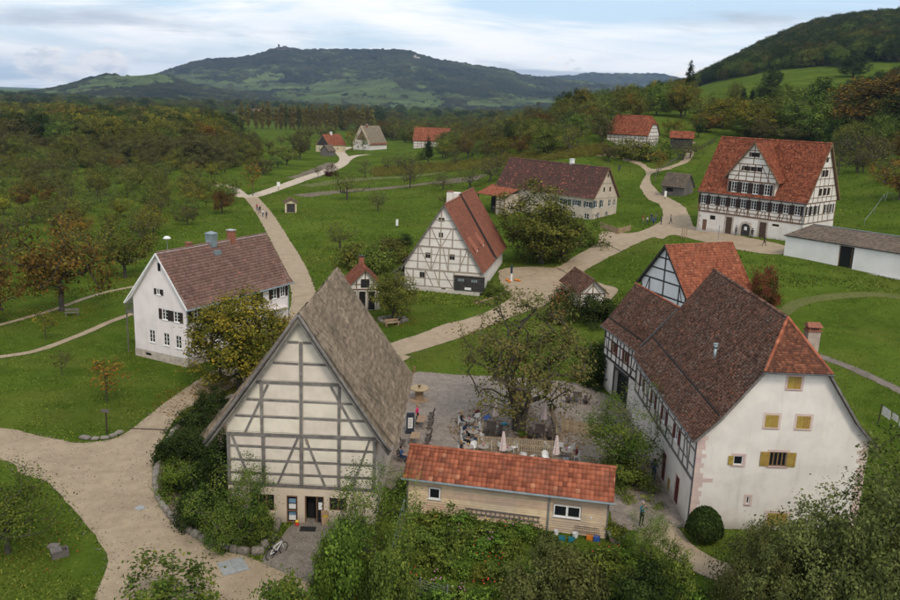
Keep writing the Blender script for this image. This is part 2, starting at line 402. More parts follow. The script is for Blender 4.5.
# main path across the middle to the plaza
sheet('gravel_road', [(386,347),(392,343),(420,334),(443,325),(480,315),(508,300),(509,293),(502,287),(499,273),(508,268),(535,267),(557,267),(577,255),(597,243),(602,232),(633,233),(655,225),(662,219),(663,211),(658,204),(648,199),
   (640,186),(646,173),(636,164),(614,158),(598,156),(598,154),(616,155),(640,162),(652,169),(668,167),(671,169),(654,173),(650,180),(660,193),(682,205),(690,217),(697,228),(740,236),(785,246),(784,254),(750,252),(700,241),(674,235),(662,239),(650,238),(620,252),(600,262),(583,272),(566,287),
   (550,303),(517,315),(460,338),(405,355),(390,358)], 'gravel', .038, 1.6, 5)
strip('gravel_path', [(668,168),(684,162),(690,152),(680,147),(694,142)], 2.2, 'gravel', .05, 1.6)
strip('gravel_path', [(605,300),(612,290),(600,286),(588,282)], 1.6, 'gravel', .05, 1)
strip('garden_path', [(385,369),(398,361),(406,356)], 1.2, 'gravel', .048)
# cafe courtyard
sheet('courtyard_paving', [(405,376),(455,375),(520,378),(575,383),(600,392),(640,416),(668,470),(688,522),(666,527),(640,531),(613,527),(600,505),(500,492),(405,478),(396,490),(380,480),(385,440)], 'paving', .03, 1.5, 3, .03)
sheet('entrance_paving', [(262,561),(280,540),(300,520),(345,522),(345,600),(332,590),(300,578)], 'cobble', .047, 1, 2, .02)
sheet('garden_path', [(640,531),(672,525),(690,543),(712,558),(736,568),(745,580),(720,582),(690,570),(668,556),(652,546),(640,541)], 'gravel', .040, 1, 4, .05)
# lawn to the right: worn strip and narrow path
strip('worn_strip', [(772,322),(786,311),(802,302),(840,296),(880,295),(930,300)], (1.6,2.2), 'dry_strip', .03, 1.2)
strip('garden_path', [(806,352),(830,360),(860,372),(900,391),(950,415)], 1.2, 'dark_path', .03, 1.2)
sheet('entrance_paving', [(498,272),(512,268),(540,268),(545,270),(512,279)], 'gravel', .055, 1.2, 3)
# field strips in the middle distance
strip('field_strip', [(300,178.5),(320,171),(338,163)], 9, 'soil', .03, 4, .5)
strip('field_strip', [(300,196),(360,190),(430,183),(480,178)], 6, 'soil', .03, 4, .5)
strip('field_strip', [(306,186),(380,178),(450,170),(500,166)], 6, 'dry_strip', .03, 4, .5)

# ------------------------------------------------------------------ hills far off
pmat('hill', (.036,.046,.022), (.062,.060,.026), .006, .95, 0, rcol=[(0,(.006,.009,.007)),(.38,(.017,.022,.014)),(.55,(.030,.030,.015)),(.72,(.070,.100,.036)),(1,(.12,.16,.06))], spec=0)
def inpoly(X, Y, P):
    ins = np.zeros(X.shape, bool); j = len(P)-1
    for i in range(len(P)):
        (xi, yi), (xj, yj) = P[i], P[j]
        ins ^= ((yi > Y) != (yj > Y)) & (X < (xj-xi)*(Y-yi)/(yj-yi+1e-12)+xi); j = i
    return ins
def project(P):
    d = P-np.array(CAMP); Z = d@np.array(CF); return 450+FPX*(d@np.array(AX))/Z, 300-FPX*(d@np.array(AY))/Z
def hill(name, sil, dr, db, zb, rows, step, meadows=(), amp=5, wl=14, prof=1.5, seed=1, open_=0., dark=0.):
    xs = np.arange(sil[0][0], sil[-1][0]+.1, step); sy = np.interp(xs, [p[0] for p in sil], [p[1] for p in sil])
    k = np.ones(9)/9; sy = np.convolve(np.pad(sy, 4, 'edge'), k, 'valid')
    R = np.array([ray_y(float(a), float(b), dr) for a, b in zip(xs, sy)])
    t = np.linspace(0, 1, rows); D = db+(dr-db)*t
    U = R[:,0]/dr
    Y = np.repeat(D[:,None], len(xs), 1); X = U[None]*Y
    lo = fbm2(X/700, Y/700, seed, 4)
    tt = np.clip(t[:,None]+.10*lo*np.sin(pi*t)[:,None], 0, 1)
    Z = zb+(R[:,2][None]-zb)*(tt**prof)
    px, py = project(np.stack([X,Y,Z], -1).reshape(-1,3)); px = px.reshape(X.shape); py = py.reshape(X.shape)
    mask = np.zeros(X.shape)
    wob = 3.5*fbm2(X/170, Y/170, seed+9, 3)
    for poly in meadows: mask = np.maximum(mask, inpoly(px+wob, py+wob*.4, poly)*1.)
    patch = fbm2(X/230, Y/330, seed+4, 4)
    mask = np.maximum(mask, (patch > .62-open_)*(1-t[:,None])*1.)
    trees = fbm2(X/38, Y/52, seed+7, 3) > .50
    mask = mask*(1-.95*trees)
    fine = vnoise2(X/wl, Y/(wl*1.6), seed+3); fine2 = vnoise2(X/(wl*2.7), Y/(wl*4), seed+5)
    Z = Z+(1-mask)*(amp*fine+amp*.8*fine2+amp)
    back = np.stack([X[-1], Y[-1]+500, np.maximum(zb, Z[-1]-160)], -1)
    v = np.concatenate([np.stack([X,Y,Z], -1).reshape(-1,3), back]); nx = len(xs)
    i = np.arange(rows)[:,None]*nx+np.arange(nx-1)[None]
    f = np.stack([i,i+1,i+nx+1,i+nx], -1).reshape(-1,4)
    c = np.where(mask > .3, .74+.16*fbm2(X/120, Y/90, seed+11, 2)+.08*fine, .40+.22*fine2+.24*fine+.18*fbm2(X/260, Y/260, seed+2, 3)-dark)
    c = np.concatenate([c, c[-1:]]); a = np.clip(c[:-1,:-1], 0, 1).ravel()
    o = obj(name, npmesh(name, v, f, a), 'hill', smooth=True); o['kind'] = 'structure'
hill('far_mountain', [(-260,84),(-120,80),(-40,84),(5,88),(16,91),(34,94),(60,97),(80,99)], 11500, 11000, -5, 8, 4, seed=21, wl=60, amp=2)
hill('distant_hills', [(440,84),(500,76),(540,77),(566,76),(590,73),(612,74),(640,73.5),(664,74),(690,80),(720,74),(760,72),(1000,70)], 7600, 6000, -5, 50, 1.5, seed=5, wl=24, amp=6, prof=1.2)
hill('castle_hill', [(60,96),(120,86),(160,73),(180,66),(205,60),(222,58.5),(240,57.5),(258,54),(272,49.5),(284,47.5),(292,48),(300,50),(340,49.3),(370,49.8),(400,50),(411,51),(417,54),(430,58),(452,62),(470,65),(500,68.5),(512,72),(524,75.5),(545,77.5),(580,81),(640,90),(700,100)],
  4800, 2300, -14, 190, .75, [[(300,92),(330,79),(390,80),(400,88),(433,96),(445,103),(427,112),(300,112),(245,109),(275,93)],[(207,86),(240,83),(290,84),(280,88),(225,90)],[(450,106),(500,101),(540,100),(600,98),(600,103),(500,108)],[(120,112),(180,106),(180,112)]], 5, 13, 1.7, 1, .12)
hill('foothill', [(-140,98),(-60,97),(0,95.5),(40,90),(60,87),(76,82),(92,77.5),(112,74.5),(118,76),(140,75.5),(152,74),(166,73.5),(172,76),(190,83),(230,92),(290,100),(360,106)],
  3000, 1750, -14, 110, .9, [[(76,88),(98,78),(120,75),(160,73),(174,82),(146,88),(100,89)],[(-20,118),(60,113),(100,116),(20,122)],[(0,108),(60,102),(70,105),(10,112)]], 4, 11, 1.25, 31, .1, .02)
def haze():
    b = MB().box(-17000,-400,-20,17000,13500,440); me = b.mesh('haze')
    m = bpy.data.materials.new('haze'); m.use_nodes = True; global nt
    nt = m.node_tree; nt.nodes.clear(); v = N('ShaderNodeVolumePrincipled'); v.inputs['Color'].default_value = (.50,.70,1,1)
    v.inputs['Density'].default_value = 5.4e-5; v.inputs['Anisotropy'].default_value = .2
    o = N('ShaderNodeOutputMaterial'); L(v.outputs[0], o.inputs['Volume'])
    h = obj('haze', me, m); h['kind'] = 'stuff'; h.visible_shadow = True
    tag(h, 'thin pale blue haze over the valley and hills', 'haze')
haze()
# ------------------------------------------------------------------ building materials
pmat('plaster_pink', (.74,.665,.645), (.66,.60,.58), .5, .9, .15, 25, .01, c3=(.56,.50,.47), s3=.35, f3=(.5,.75), k3=.5, weather=1)
pmat('plaster_white', (.70,.655,.60), (.62,.575,.525), .6, .9, .15, 25, .01, c3=(.50,.46,.42), s3=.4, f3=(.5,.75), k3=.5, weather=1)
pmat('plaster_cream', (.60,.50,.385), (.53,.44,.34), .6, .9, .15, 25, .01, c3=(.42,.35,.27), s3=.5, f3=(.5,.75), k3=.5, weather=1)
pmat('plaster_beige', (.52,.44,.35), (.44,.37,.29), .6, .9, .15, 25, .01, c3=(.36,.30,.24), s3=.4, f3=(.5,.75), k3=.5, weather=1)
pmat('infill', (.615,.545,.45), (.535,.475,.39), 1.2, .9, .2, 14, .015, c3=(.50,.45,.38), s3=.9, f3=(.5,.72), k3=.55, orand=.10)
pmat('infill_blue', (.70,.70,.715), (.64,.64,.66), 1.2, .9, .2, 14, .015)
pmat('stone_plinth', (.50,.42,.35), (.36,.31,.26), 2.2, .95, .6, 6, .04, c3=(.26,.23,.20), s3=.8, k3=.6)
pmat('pink_stone', (.56,.42,.37), (.50,.39,.35), 2, .9, .3, 9, .01, orand=.12)
pmat('timber_grey', (.175,.160,.143), (.110,.100,.090), 3, .9, .5, 20, .015, st=(1,1,1), c3=(.22,.20,.18), s3=1.5, k3=.6, orand=.25)
pmat('timber_pale', (.33,.275,.215), (.26,.22,.175), 3, .9, .4, 20, .01, orand=.15)
pmat('timber_brown', (.185,.112,.062), (.13,.08,.046), 3, .9, .4, 20, .01, orand=.2)
pmat('timber_dark', (.050,.043,.038), (.032,.028,.025), 3, .9, .4, 20, .01, orand=.2)
pmat('board_grey', (.16,.14,.125), (.105,.093,.083), 2, .9, .5, 12, .01, st=(1,1,6), orand=.3)
pmat('board_dark', (.050,.045,.042), (.032,.030,.028), 2, .85, .4, 12, .01, orand=.3)
pmat('wood_warm', (.60,.455,.30), (.50,.375,.245), 1.6, .8, .4, 18, .008, c3=(.36,.30,.245), s3=.35, f3=(.45,.68), k3=.6, orand=.30)
pmat('wood_brown', (.20,.115,.06), (.14,.08,.042), 3, .7, .3, 20, .01, orand=.2)
pmat('red_brown', (.115,.022,.020), (.085,.018,.016), 3, .6, .2, 20, .01)
pmat('shutter_dark', (.030,.018,.016), (.022,.014,.012), 3, .6, .2, 20, .01)
pmat('shutter_ochre', (.36,.25,.055), (.29,.20,.045), 3, .7, .3, 20, .01, orand=.12)
pmat('shutter_black', (.022,.022,.024), (.015,.015,.017), 3, .6, .2, 20, .01)
pmat('frame_white', (.74,.73,.71), (.66,.65,.63), 3, .6, .1)
pmat('zinc', (.30,.36,.38), (.24,.29,.31), 2, .45, .1, metal=.5, spec=.5)
pmat('lead', (.10,.105,.11), (.07,.072,.076), 2, .6, .1, metal=.3)
pmat('iron', (.03,.03,.032), (.02,.02,.021), 2, .6, .1, metal=.4)
pmat('brick_red', (.30,.11,.065), (.20,.08,.05), 6, .9, .4, 12, .02, c3=(.12,.08,.06), s3=2)
pmat('concrete', (.40,.40,.39), (.32,.32,.31), 2, .85, .2)
pmat('dark_void', (.012,.011,.010), (.008,.008,.008), 2, .9, 0)
pmat('slab_under', (.075,.05,.038), (.05,.035,.028), 2, .9, .2)
pmat('stone', (.27,.235,.195), (.17,.15,.13), 3, .95, .8, 7, .05, c3=(.09,.10,.055), s3=1.2, f3=(.5,.7), k3=.6, orand=.25)
def glass_mat():
    m = bpy.data.materials.new('glass'); m.use_nodes = True; MAT['glass'] = m
    b = m.node_tree.nodes['Principled BSDF']; b.inputs['Base Color'].default_value = (.012,.014,.016,1); b.inputs['Roughness'].default_value = .12
    b.inputs['Specular IOR Level'].default_value = .5
glass_mat()
def tile_mat(name, cols, fleck=None, moss=None, rough=.85, big=(.10,.6)):
    n = len(cols); pmat(name, cols[0], tuple(x*.62 for x in cols[0]), 1.7, rough, .3, 30, .01, rcol=[(i/(n-1), c) for i, c in enumerate(cols)], c3=moss or tuple(x*.5 for x in cols[0]), s3=.55, f3=(.46,.72), k3=.5, spec=.06)
    if fleck:
        global nt
        nt = MAT[name].node_tree; b = next(q for q in nt.nodes if q.type == 'BSDF_PRINCIPLED'); src = b.inputs['Base Color'].links[0].from_socket
        tc = next(q for q in nt.nodes if q.type == 'TEX_COORD').outputs['Object']
        f = mth('MULTIPLY', ramp(noise(tc, 4.6, 3, .75), .56, .66), ramp(noise(tc, .40, 3, .6, 0, (9,2,4)), .34, .56))
        L(mixc(mth('MULTIPLY', f, .75), src, fleck), b.inputs['Base Color'])
tile_mat('tile_orange', [(0.167,0.054,0.033),(0.317,0.103,0.055),(0.396,0.137,0.075),(0.229,0.073,0.042),(0.440,0.196,0.110)], None, (.15,.075,.055))
tile_mat('tile_brown', [(.150,.090,.070),(.215,.132,.104),(.26,.160,.128),(.175,.105,.084),(.36,.16,.12)], None, (.10,.058,.052))
tile_mat('tile_dark', [(0.058,0.030,0.020),(0.162,0.083,0.053),(0.254,0.130,0.084),(0.116,0.057,0.040),(0.399,0.153,0.090)], (.36,.33,.28), (.055,.040,.030))
tile_mat('tile_red', [(.115,.040,.024),(.31,.088,.046),(.40,.135,.070),(.17,.052,.032),(.44,.19,.10)], None, (.085,.036,.022))
tile_mat('tile_mixed', [(0.091,0.058,0.051),(0.137,0.073,0.058),(0.109,0.065,0.055),(0.200,0.083,0.065),(0.546,0.173,0.109)], None, (.055,.038,.034))
tile_mat('tile_rose', [(0.278,0.103,0.066),(0.354,0.133,0.084),(0.392,0.159,0.101),(0.240,0.091,0.061),(0.316,0.146,0.101)], None, (.15,.075,.055))
pmat('thatch', (.41,.315,.220), (.225,.172,.118), 1.4, .95, .9, 26, .05, st=(5,.7,.7), c3=(.135,.118,.075), s3=.35, f3=(.50,.72), k3=.55, rnd=.7)
pmat('shingle_grey', (.19,.145,.108), (.125,.096,.073), 2, .9, .6, 14, .02, c3=(.07,.06,.05), s3=.8, k3=.5, rnd=.5)

def tiles(A, B, C, D, w, h, th=.03, seed=0, prof=(0,0), jit=.012, gap=.006):
    """rows of single tiles over the roof plane with eave A-B and ridge D-C; returns verts, faces, rnd"""
    A, B, C, D = (np.array(p, float) for p in (A, B, C, D)); rs = np.random.RandomState(seed)
    e = (B-A)/np.linalg.norm(B-A); n = np.cross(e, D-A); n /= np.linalg.norm(n); u = np.cross(n, e)
    if n[2] < 0: n = -n
    q = [((p-A)@e, (p-A)@u) for p in (A, B, C, D)]; S = q[3][1]; Sr = q[2][1]
    rows = max(1, int(round(S/h))); hh = S/rows; k = len(prof); V = []; F = []; R = []; base = 0
    for r in range(rows):
        t0 = r/rows; t1 = min(1, (r+1.12)/rows); tm = (r+.5)/rows
        lo = q[0][0]+(q[3][0]-q[0][0])*tm; hi = q[1][0]+(q[2][0]-q[1][0])*tm
        off = (r % 2)*.5*w if k == 2 else 0
        x0 = np.arange(math.floor((lo-off)/w), math.ceil((hi-off)/w)+1)*w+off; x0 = x0[(x0+w*.98 > lo) & (x0+w*.02 < hi)]; m = len(x0)
        if m == 0: continue
        dz = rs.rand(m)*jit; sk = (rs.rand(m)-.5)*.02; dy = (rs.rand(m)-.5)*.02
        fr = np.linspace(0, 1, k)
        xx = np.clip(x0[:,None]+gap/2+fr[None]*(w-gap), lo, hi)
        pr = np.array(prof)[None]+dz[:,None]
        ylo = np.repeat((t0*S+dy)[:,None], k, 1)+sk[:,None]*(fr[None]-.5); yhi = np.full((m, k), t1*S)
        P = lambda x, y, z: A+x[...,None]*e+y[...,None]*u+z[...,None]*n
        lipz = np.zeros((m, k))+.0
        vv = np.stack([P(xx, ylo, lipz), P(xx, ylo, pr+th), P(xx, yhi, pr*.6+.004)], 1)   # m,3,k,3
        V.append(vv.reshape(-1, 3)); b = base+np.arange(m)*3*k
        for j in range(k-1):
            F.append(np.stack([b+j, b+j+1, b+k+j+1, b+k+j], -1)); F.append(np.stack([b+k+j, b+k+j+1, b+2*k+j+1, b+2*k+j], -1))
        rr = np.clip(rs.rand(m)*.82+(rs.rand(m) < .05)*.5, 0, 1); R += [rr]*(2*(k-1)); base += m*3*k
    return np.concatenate(V), np.concatenate(F), np.concatenate(R)
PAN = (0, .035, .05, .035, 0)
FACES = {'front':0, 'right':pi/2, 'back':pi, 'left':-pi/2}
FOOT = []
class House:
    def __init__(s, name, label, cat, loc, yaw, x0, x1, y0, y1, group=None):
        s.root = empty(name, label, cat, loc, radians(yaw), group); s.x0, s.x1, s.y0, s.y1 = x0, x1, y0, y1; s.wc = {}; FOOT.append((loc, radians(yaw), x0, x1, y0, y1)); s.loc = Vector(loc); s.yaw = radians(yaw)
    def P(s, f, a, t, d=0):
        return Vector({'front':(a, s.y0-d, t), 'back':(a, s.y1+d, t), 'right':(s.x1+d, a, t), 'left':(s.x0-d, a, t)}[f])
    def nrm(s, f): return Vector({'front':(0,-1,0), 'back':(0,1,0), 'right':(1,0,0), 'left':(-1,0,0)}[f])
    def wall(s, f, poly, mat, holes=(), name='wall', dep=.16, d=0):
        vs = [Vector(p) for p in poly]; n = len(vs); ed = [(i, (i+1) % n) for i in range(n)]
        for (a0, t0, a1, t1) in holes:
            k = len(vs); vs += [Vector(p) for p in ((a0,t0),(a1,t0),(a1,t1),(a0,t1))]; ed += [(k+i, k+(i+1) % 4) for i in range(4)]
        r = delaunay_2d_cdt(vs, ed, [], 1, 1e-6); mb = MB(); P = r[0]; fs = []
        for fc in r[2]:
            c = sum((P[i] for i in fc), Vector((0,0)))/len(fc)
            if not any(a0 < c.x < a1 and t0 < c.y < t1 for (a0, t0, a1, t1) in holes): fs.append(fc)
        mb.add([s.P(f, p.x, p.y, d) for p in P], fs)
        for (a0, t0, a1, t1) in holes:
            q = [(a0,t0),(a1,t0),(a1,t1),(a0,t1)]
            mb.add([s.P(f, *p, d) for p in q]+[s.P(f, *p, d-dep) for p in q], [(i, (i+1) % 4, 4+(i+1) % 4, 4+i) for i in range(4)])
        return mb.build(name, mat, s.root)
    def box_walls(s, h, mat, skip=(), holes={}, z0=-.6, name='wall', gable=None):
        """four walls; gable: {'front':(ridge coordinate, ridge height, left eave h, right eave h)}"""
        for f in ('front','right','back','left'):
            if f in skip: continue
            a, b = (s.x0, s.x1) if f in ('front','back') else (s.y0, s.y1)
            poly = [(a,z0),(b,z0),(b,h),(a,h)]
            if gable and f in ('front','back'):
                rx, rz, hl, hr_ = gable; poly = [(a,z0),(b,z0),(b,hr_),(rx,rz),(a,hl)]
            s.wall(f, poly, mat, holes.get(f, ()), name)
    def beam(s, f, a0, t0, a1, t1, w=.18, d=.035, mat='timber_grey', name='beam', z=0):
        p = s.P(f, a0, t0, 0); q = s.P(f, a1, t1, 0); n = s.nrm(f); t = (q-p); l = t.length; t.normalize(); b = t.cross(n)
        rs = random.Random(int(a0*97+t0*31+a1*17)); mb = MB(); w0 = w*(1+.16*(rs.random()-.5)); w1 = w*(1+.16*(rs.random()-.5)); j = (rs.random()-.5)*.03
        vs = []
        for dd in (-.04, d+z):
            vs += [p-b*w0/2+n*dd, q-b*w1/2+n*dd+b*j, q+b*w1/2+n*dd+b*j, p+b*w0/2+n*dd]
        mb.add(vs, [(3,2,1,0),(4,5,6,7),(0,1,5,4),(1,2,6,5),(2,3,7,6),(3,0,4,7)])
        return mb.build(name, mat, s.root)
    def panels(s, f, xs, ts, rx, ztop, slope, mat, seed=4, k=.9, g=.10):
        """plastered infill panels between frame lines, clipped under the gable"""
        rs = random.Random(seed)
        for xa, xb in zip(xs[:-1], xs[1:]):
            for ta, tb in zip(ts[:-1], ts[1:]):
                p = [(xa+g,ta+g*.8),(xb-g,ta+g*.8),(xb-g,tb-g*.8),(xa+g,tb-g*.8)]
                for sg in (-1, 1):
                    fn = lambda q: (ztop-.12-q[1])-slope*sg*(q[0]-rx); out = []
                    for i in range(len(p)):
                        a, b = p[i-1], p[i]; ga, gb = fn(a), fn(b)
                        if (ga >= 0) != (gb >= 0): w = ga/(ga-gb); out.append((a[0]+(b[0]-a[0])*w, a[1]+(b[1]-a[1])*w))
                        if gb >= 0: out.append(b)
                    p = out
                    if len(p) < 3: break
                if len(p) < 3: continue
                cx = sum(q[0] for q in p)/len(p); cy = sum(q[1] for q in p)/len(p); n = len(p); dd = .004+rs.random()*.006
                vs = [s.P(f, q[0], q[1], -.028) for q in p]+[s.P(f, cx+(q[0]-cx)*k, cy+(q[1]-cy)*k, dd) for q in p]
                MB().add(vs, [tuple(range(n,2*n))]+[(i,(i+1)%n,n+(i+1)%n,n+i) for i in range(n)]).build('infill_panel', mat, s.root)
    def window(s, f, a, t, w, h, fm='frame_white', cols=2, rows=2, shut=None, sm='shutter_dark', sur=None, sill=True, pane='glass', dep=.09, name='window', fw=.06, bar=.03, label=None):
        """window whose opening has its lower middle at (a, t); shut: None, 'open', 'closed', 'left'"""
        key = (w, h, fm, cols, rows, shut, sm, sur, sill, pane, dep)
        if key not in s.wc:
            mb = MB(); y0, y1 = dep-.05, dep
            for x0, x1, z0, z1 in ((-w/2,w/2,0,fw),(-w/2,w/2,h-fw,h),(-w/2,-w/2+fw,fw,h-fw),(w/2-fw,w/2,fw,h-fw)): mb.box(x0,y0,z0,x1,y1,z1)
            for i in range(1, cols): x = -w/2+w*i/cols; bw = bar*1.4; mb.box(x-bw,y0-.004,fw,x+bw,y1,h-fw)
            for i in range(1, rows): z = h*i/rows; mb.box(-w/2+fw,y0+.012,z-bar/2,w/2-fw,y1,z+bar/2)
            fr = mb.mesh('window'); fr.materials.append(MAT[fm]); parts = [('window', fr)]
            p = MB().box(-w/2+.01,dep-.02,.01,w/2-.01,dep-.012,h-.01).mesh('pane'); p.materials.append(MAT[pane]); parts.append(('pane', p))
            if sill:
                q = MB().box(-w/2-.06,-.07,-.06,w/2+.06,.05,-.003).mesh('sill'); q.materials.append(MAT[fm if sur is None else sur]); parts.append(('sill', q))
            if sur:
                q = MB(); g = .16
                for x0, x1, z0, z1 in ((-w/2-g,w/2+g,h,h+g),(-w/2-g,-w/2,0,h),(w/2,w/2+g,0,h),(-w/2-g,w/2+g,-g,0)): q.box(x0,-.012,z0,x1,.03,z1)
                q = q.mesh('surround'); q.materials.append(MAT[sur]); parts.append(('surround', q))
            def shutter(x0, x1, y=-.05):
                q = MB(); q.box(x0,y,.0,x1,y+.035,h); nb = max(2, int((x1-x0)/.14))
                for i in range(nb): xa = x0+(x1-x0)*i/nb; q.box(xa+.008,y-.008,.01,xa+(x1-x0)/nb-.008,y,h-.01)
                for zz in (.16*h, .78*h): q.box(x0+.02,y-.022,zz,x1-.02,y-.008,zz+.07)
                q = q.mesh('shutter'); q.materials.append(MAT[sm]); parts.append(('shutter', q))
            if shut in ('open','left'): shutter(-w/2-w*.52-.02, -w/2-.02)
            if shut in ('open','right'): shutter(w/2+.02, w/2+w*.52+.02)
            if shut == 'closed': shutter(-w/2+.01, -.004, -.01); shutter(.004, w/2-.01, -.01)
            s.wc[key] = parts
        parts = s.wc[key]; o = bpy.data.objects.new(name, parts[0][1]); link(o, s.root)
        o.location = s.P(f, a, t, 0); o.rotation_euler = (0,0,FACES[f])
        if label: o['label'] = label
        for nm, me in parts[1:]: link(bpy.data.objects.new(nm, me), o)
        return o
    def windows(s, f, lst, **k):
        for a, t, w, h in lst: s.window(f, a, t, w, h, **k)
    @staticmethod
    def hole(lst): return [(a-w/2, t, a+w/2, t+h) for a, t, w, h in lst]
    def door(s, f, a, t, w, h, mat, fm='timber_grey', panel=3, dep=.10, g=.09):
        mb = MB(); mb.box(-w/2-g,-.03,0,-w/2,dep,h+g); mb.box(w/2,-.03,0,w/2+g,dep,h+g); mb.box(-w/2,-.03,h,w/2,dep,h+g)
        o = mb.build('door', fm, s.root); o.location = s.P(f, a, t); o.rotation_euler = (0,0,FACES[f])
        q = MB()
        for i in range(panel): x = -w/2+w*i/panel; q.box(x+.006, dep-.07-.008*(i % 2), .01, x+w/panel-.006, dep-.02, h-.005)
        l = q.build('door_leaf', mat, o)
        MB().box(w/2-.12,dep-.13,h*.46,w/2-.08,dep-.06,h*.46+.10).build('handle', 'iron', o)
        return o
    def slab(s, planes, mat='slab_under', name='roof', th=.10):
        mb = MB()
        for A, B, C, D in planes:
            A, B, C, D = map(Vector, (A, B, C, D)); n = (B-A).cross(D-A).normalized()
            if n.z < 0: n = -n
            lo = [p-n*th for p in (A,B,C,D)]; up = [p-n*.006 for p in (A,B,C,D)]
            if (C-D).length < 1e-4: mb.add(lo[:3]+up[:3], [(2,1,0),(3,4,5),(0,1,4,3),(1,2,5,4),(2,0,3,5)])
            else: mb.add(lo+up, [(3,2,1,0),(4,5,6,7),(0,1,5,4),(1,2,6,5),(2,3,7,6),(3,0,4,7)])
        return mb.build(name, mat, s.root)
    def cover(s, roof, planes, mat, w=.18, h=.18, prof=(0,0), th=.022, seed=0, name='tile_covering', jit=.012):
        V = []; F = []; R = []; b = 0
        for i, (A, B, C, D) in enumerate(planes):
            v, f, r = tiles(A, B, C, D, w, h, th, seed+i*7, prof, jit); V.append(v); F.append(f+b); R.append(r); b += len(v)
        o = obj(name, npmesh(name, np.concatenate(V), np.concatenate(F), np.concatenate(R)), mat, roof); o['kind'] = 'stuff'; return o
    def ridge(s, roof, p, q, mat, r=.11, seg=.36, name='ridge_tiles'):
        p, q = Vector(p), Vector(q); d = q-p; n = max(1, int(d.length/seg)); t = d.normalized(); up = Vector((0,0,1)); up = (up-t*up.dot(t)).normalized(); sd_ = t.cross(up); V = []; F = []; R = []; b = 0
        for i in range(n):
            a = p+d*i/n; c = p+d*(i+1.08)/n; pts = []
            for cc, rr in ((a, r*1.06), (c, r*.94)):
                for k in range(6):
                    an = pi*k/5; pts.append(cc+sd_*cos(an)*rr+up*(sin(an)*rr-.02))
            V += pts; F += [(b+k, b+k+1, b+7+k, b+6+k) for k in range(5)]; R += [random.Random(i*3+int(p.x*7)).random()*.8]*5; b += 12
        o = obj(name, npmesh(name, np.array(V), np.array(F), R), mat, roof); o['kind'] = 'stuff'; return o
    def gutter(s, p, q, mat='zinc', r=.07): return MB().tube([p, q], r, 6).build('gutter', mat, s.root)
    def pipe(s, p, q, mat='zinc', r=.05): return MB().tube([p, q], r, 6).build('downpipe', mat, s.root)
    def verge(s, p, q, w=.22, th=.05, mat='timber_grey', n=(0,-1,0)):
        return MB().bar(p, q, th, w, up=(0,0,1)).build('barge_board', mat, s.root)
    def chimney(s, roof, x, y, z0, z1, w=.6, d=.6, mat='brick_red', cap='concrete', pot=False):
        mb = MB().box(x-w/2,y-d/2,z0,x+w/2,y+d/2,z1); o = mb.build('chimney', mat, roof)
        c = MB().box(x-w/2-.07,y-d/2-.07,z1+.002,x+w/2+.07,y+d/2+.07,z1+.10)
        if pot: 
            for sx in (-1,1):
                for sy in (-1,1): c.box(x+sx*w*.38-.06,y+sy*d*.38-.06,z1+.1,x+sx*w*.38+.06,y+sy*d*.38+.06,z1+.32)
            c.add([(x-w/2-.1,y-d/2-.1,z1+.32),(x+w/2+.1,y-d/2-.1,z1+.32),(x+w/2+.1,y+d/2+.1,z1+.32),(x-w/2-.1,y+d/2+.1,z1+.32),(x-w/2,y,z1+.6),(x+w/2,y,z1+.6)],[(0,1,2,3),(0,1,5,4),(2,3,4,5),(0,3,4),(1,2,5)])
        c.build('chimney_cap', cap, o); return o
def gable_planes(xl, zl, xr, zr, rx, rz, ya, yb, kick=None):
    """left and right roof planes of a ridge along y; kick=(fraction of run, drop) makes flatter eaves"""
    out = []
    for xe, ze, sgn in ((xl, zl, -1), (xr, zr, 1)):
        pts = [(xe, ze)]
        if kick: kx = rx+(xe-rx)*(1-kick[0]); kz = rz+(ze-rz)*(1-kick[0])-kick[1]; pts.append((kx, kz))
        pts.append((rx, rz))
        for (x0, z0), (x1, z1) in zip(pts[:-1], pts[1:]):
            if sgn > 0: out.append(((x0,ya,z0),(x0,yb,z0),(x1,yb,z1),(x1,ya,z1)))
            else: out.append(((x0,yb,z0),(x0,ya,z0),(x1,ya,z1),(x1,yb,z1)))
    return out
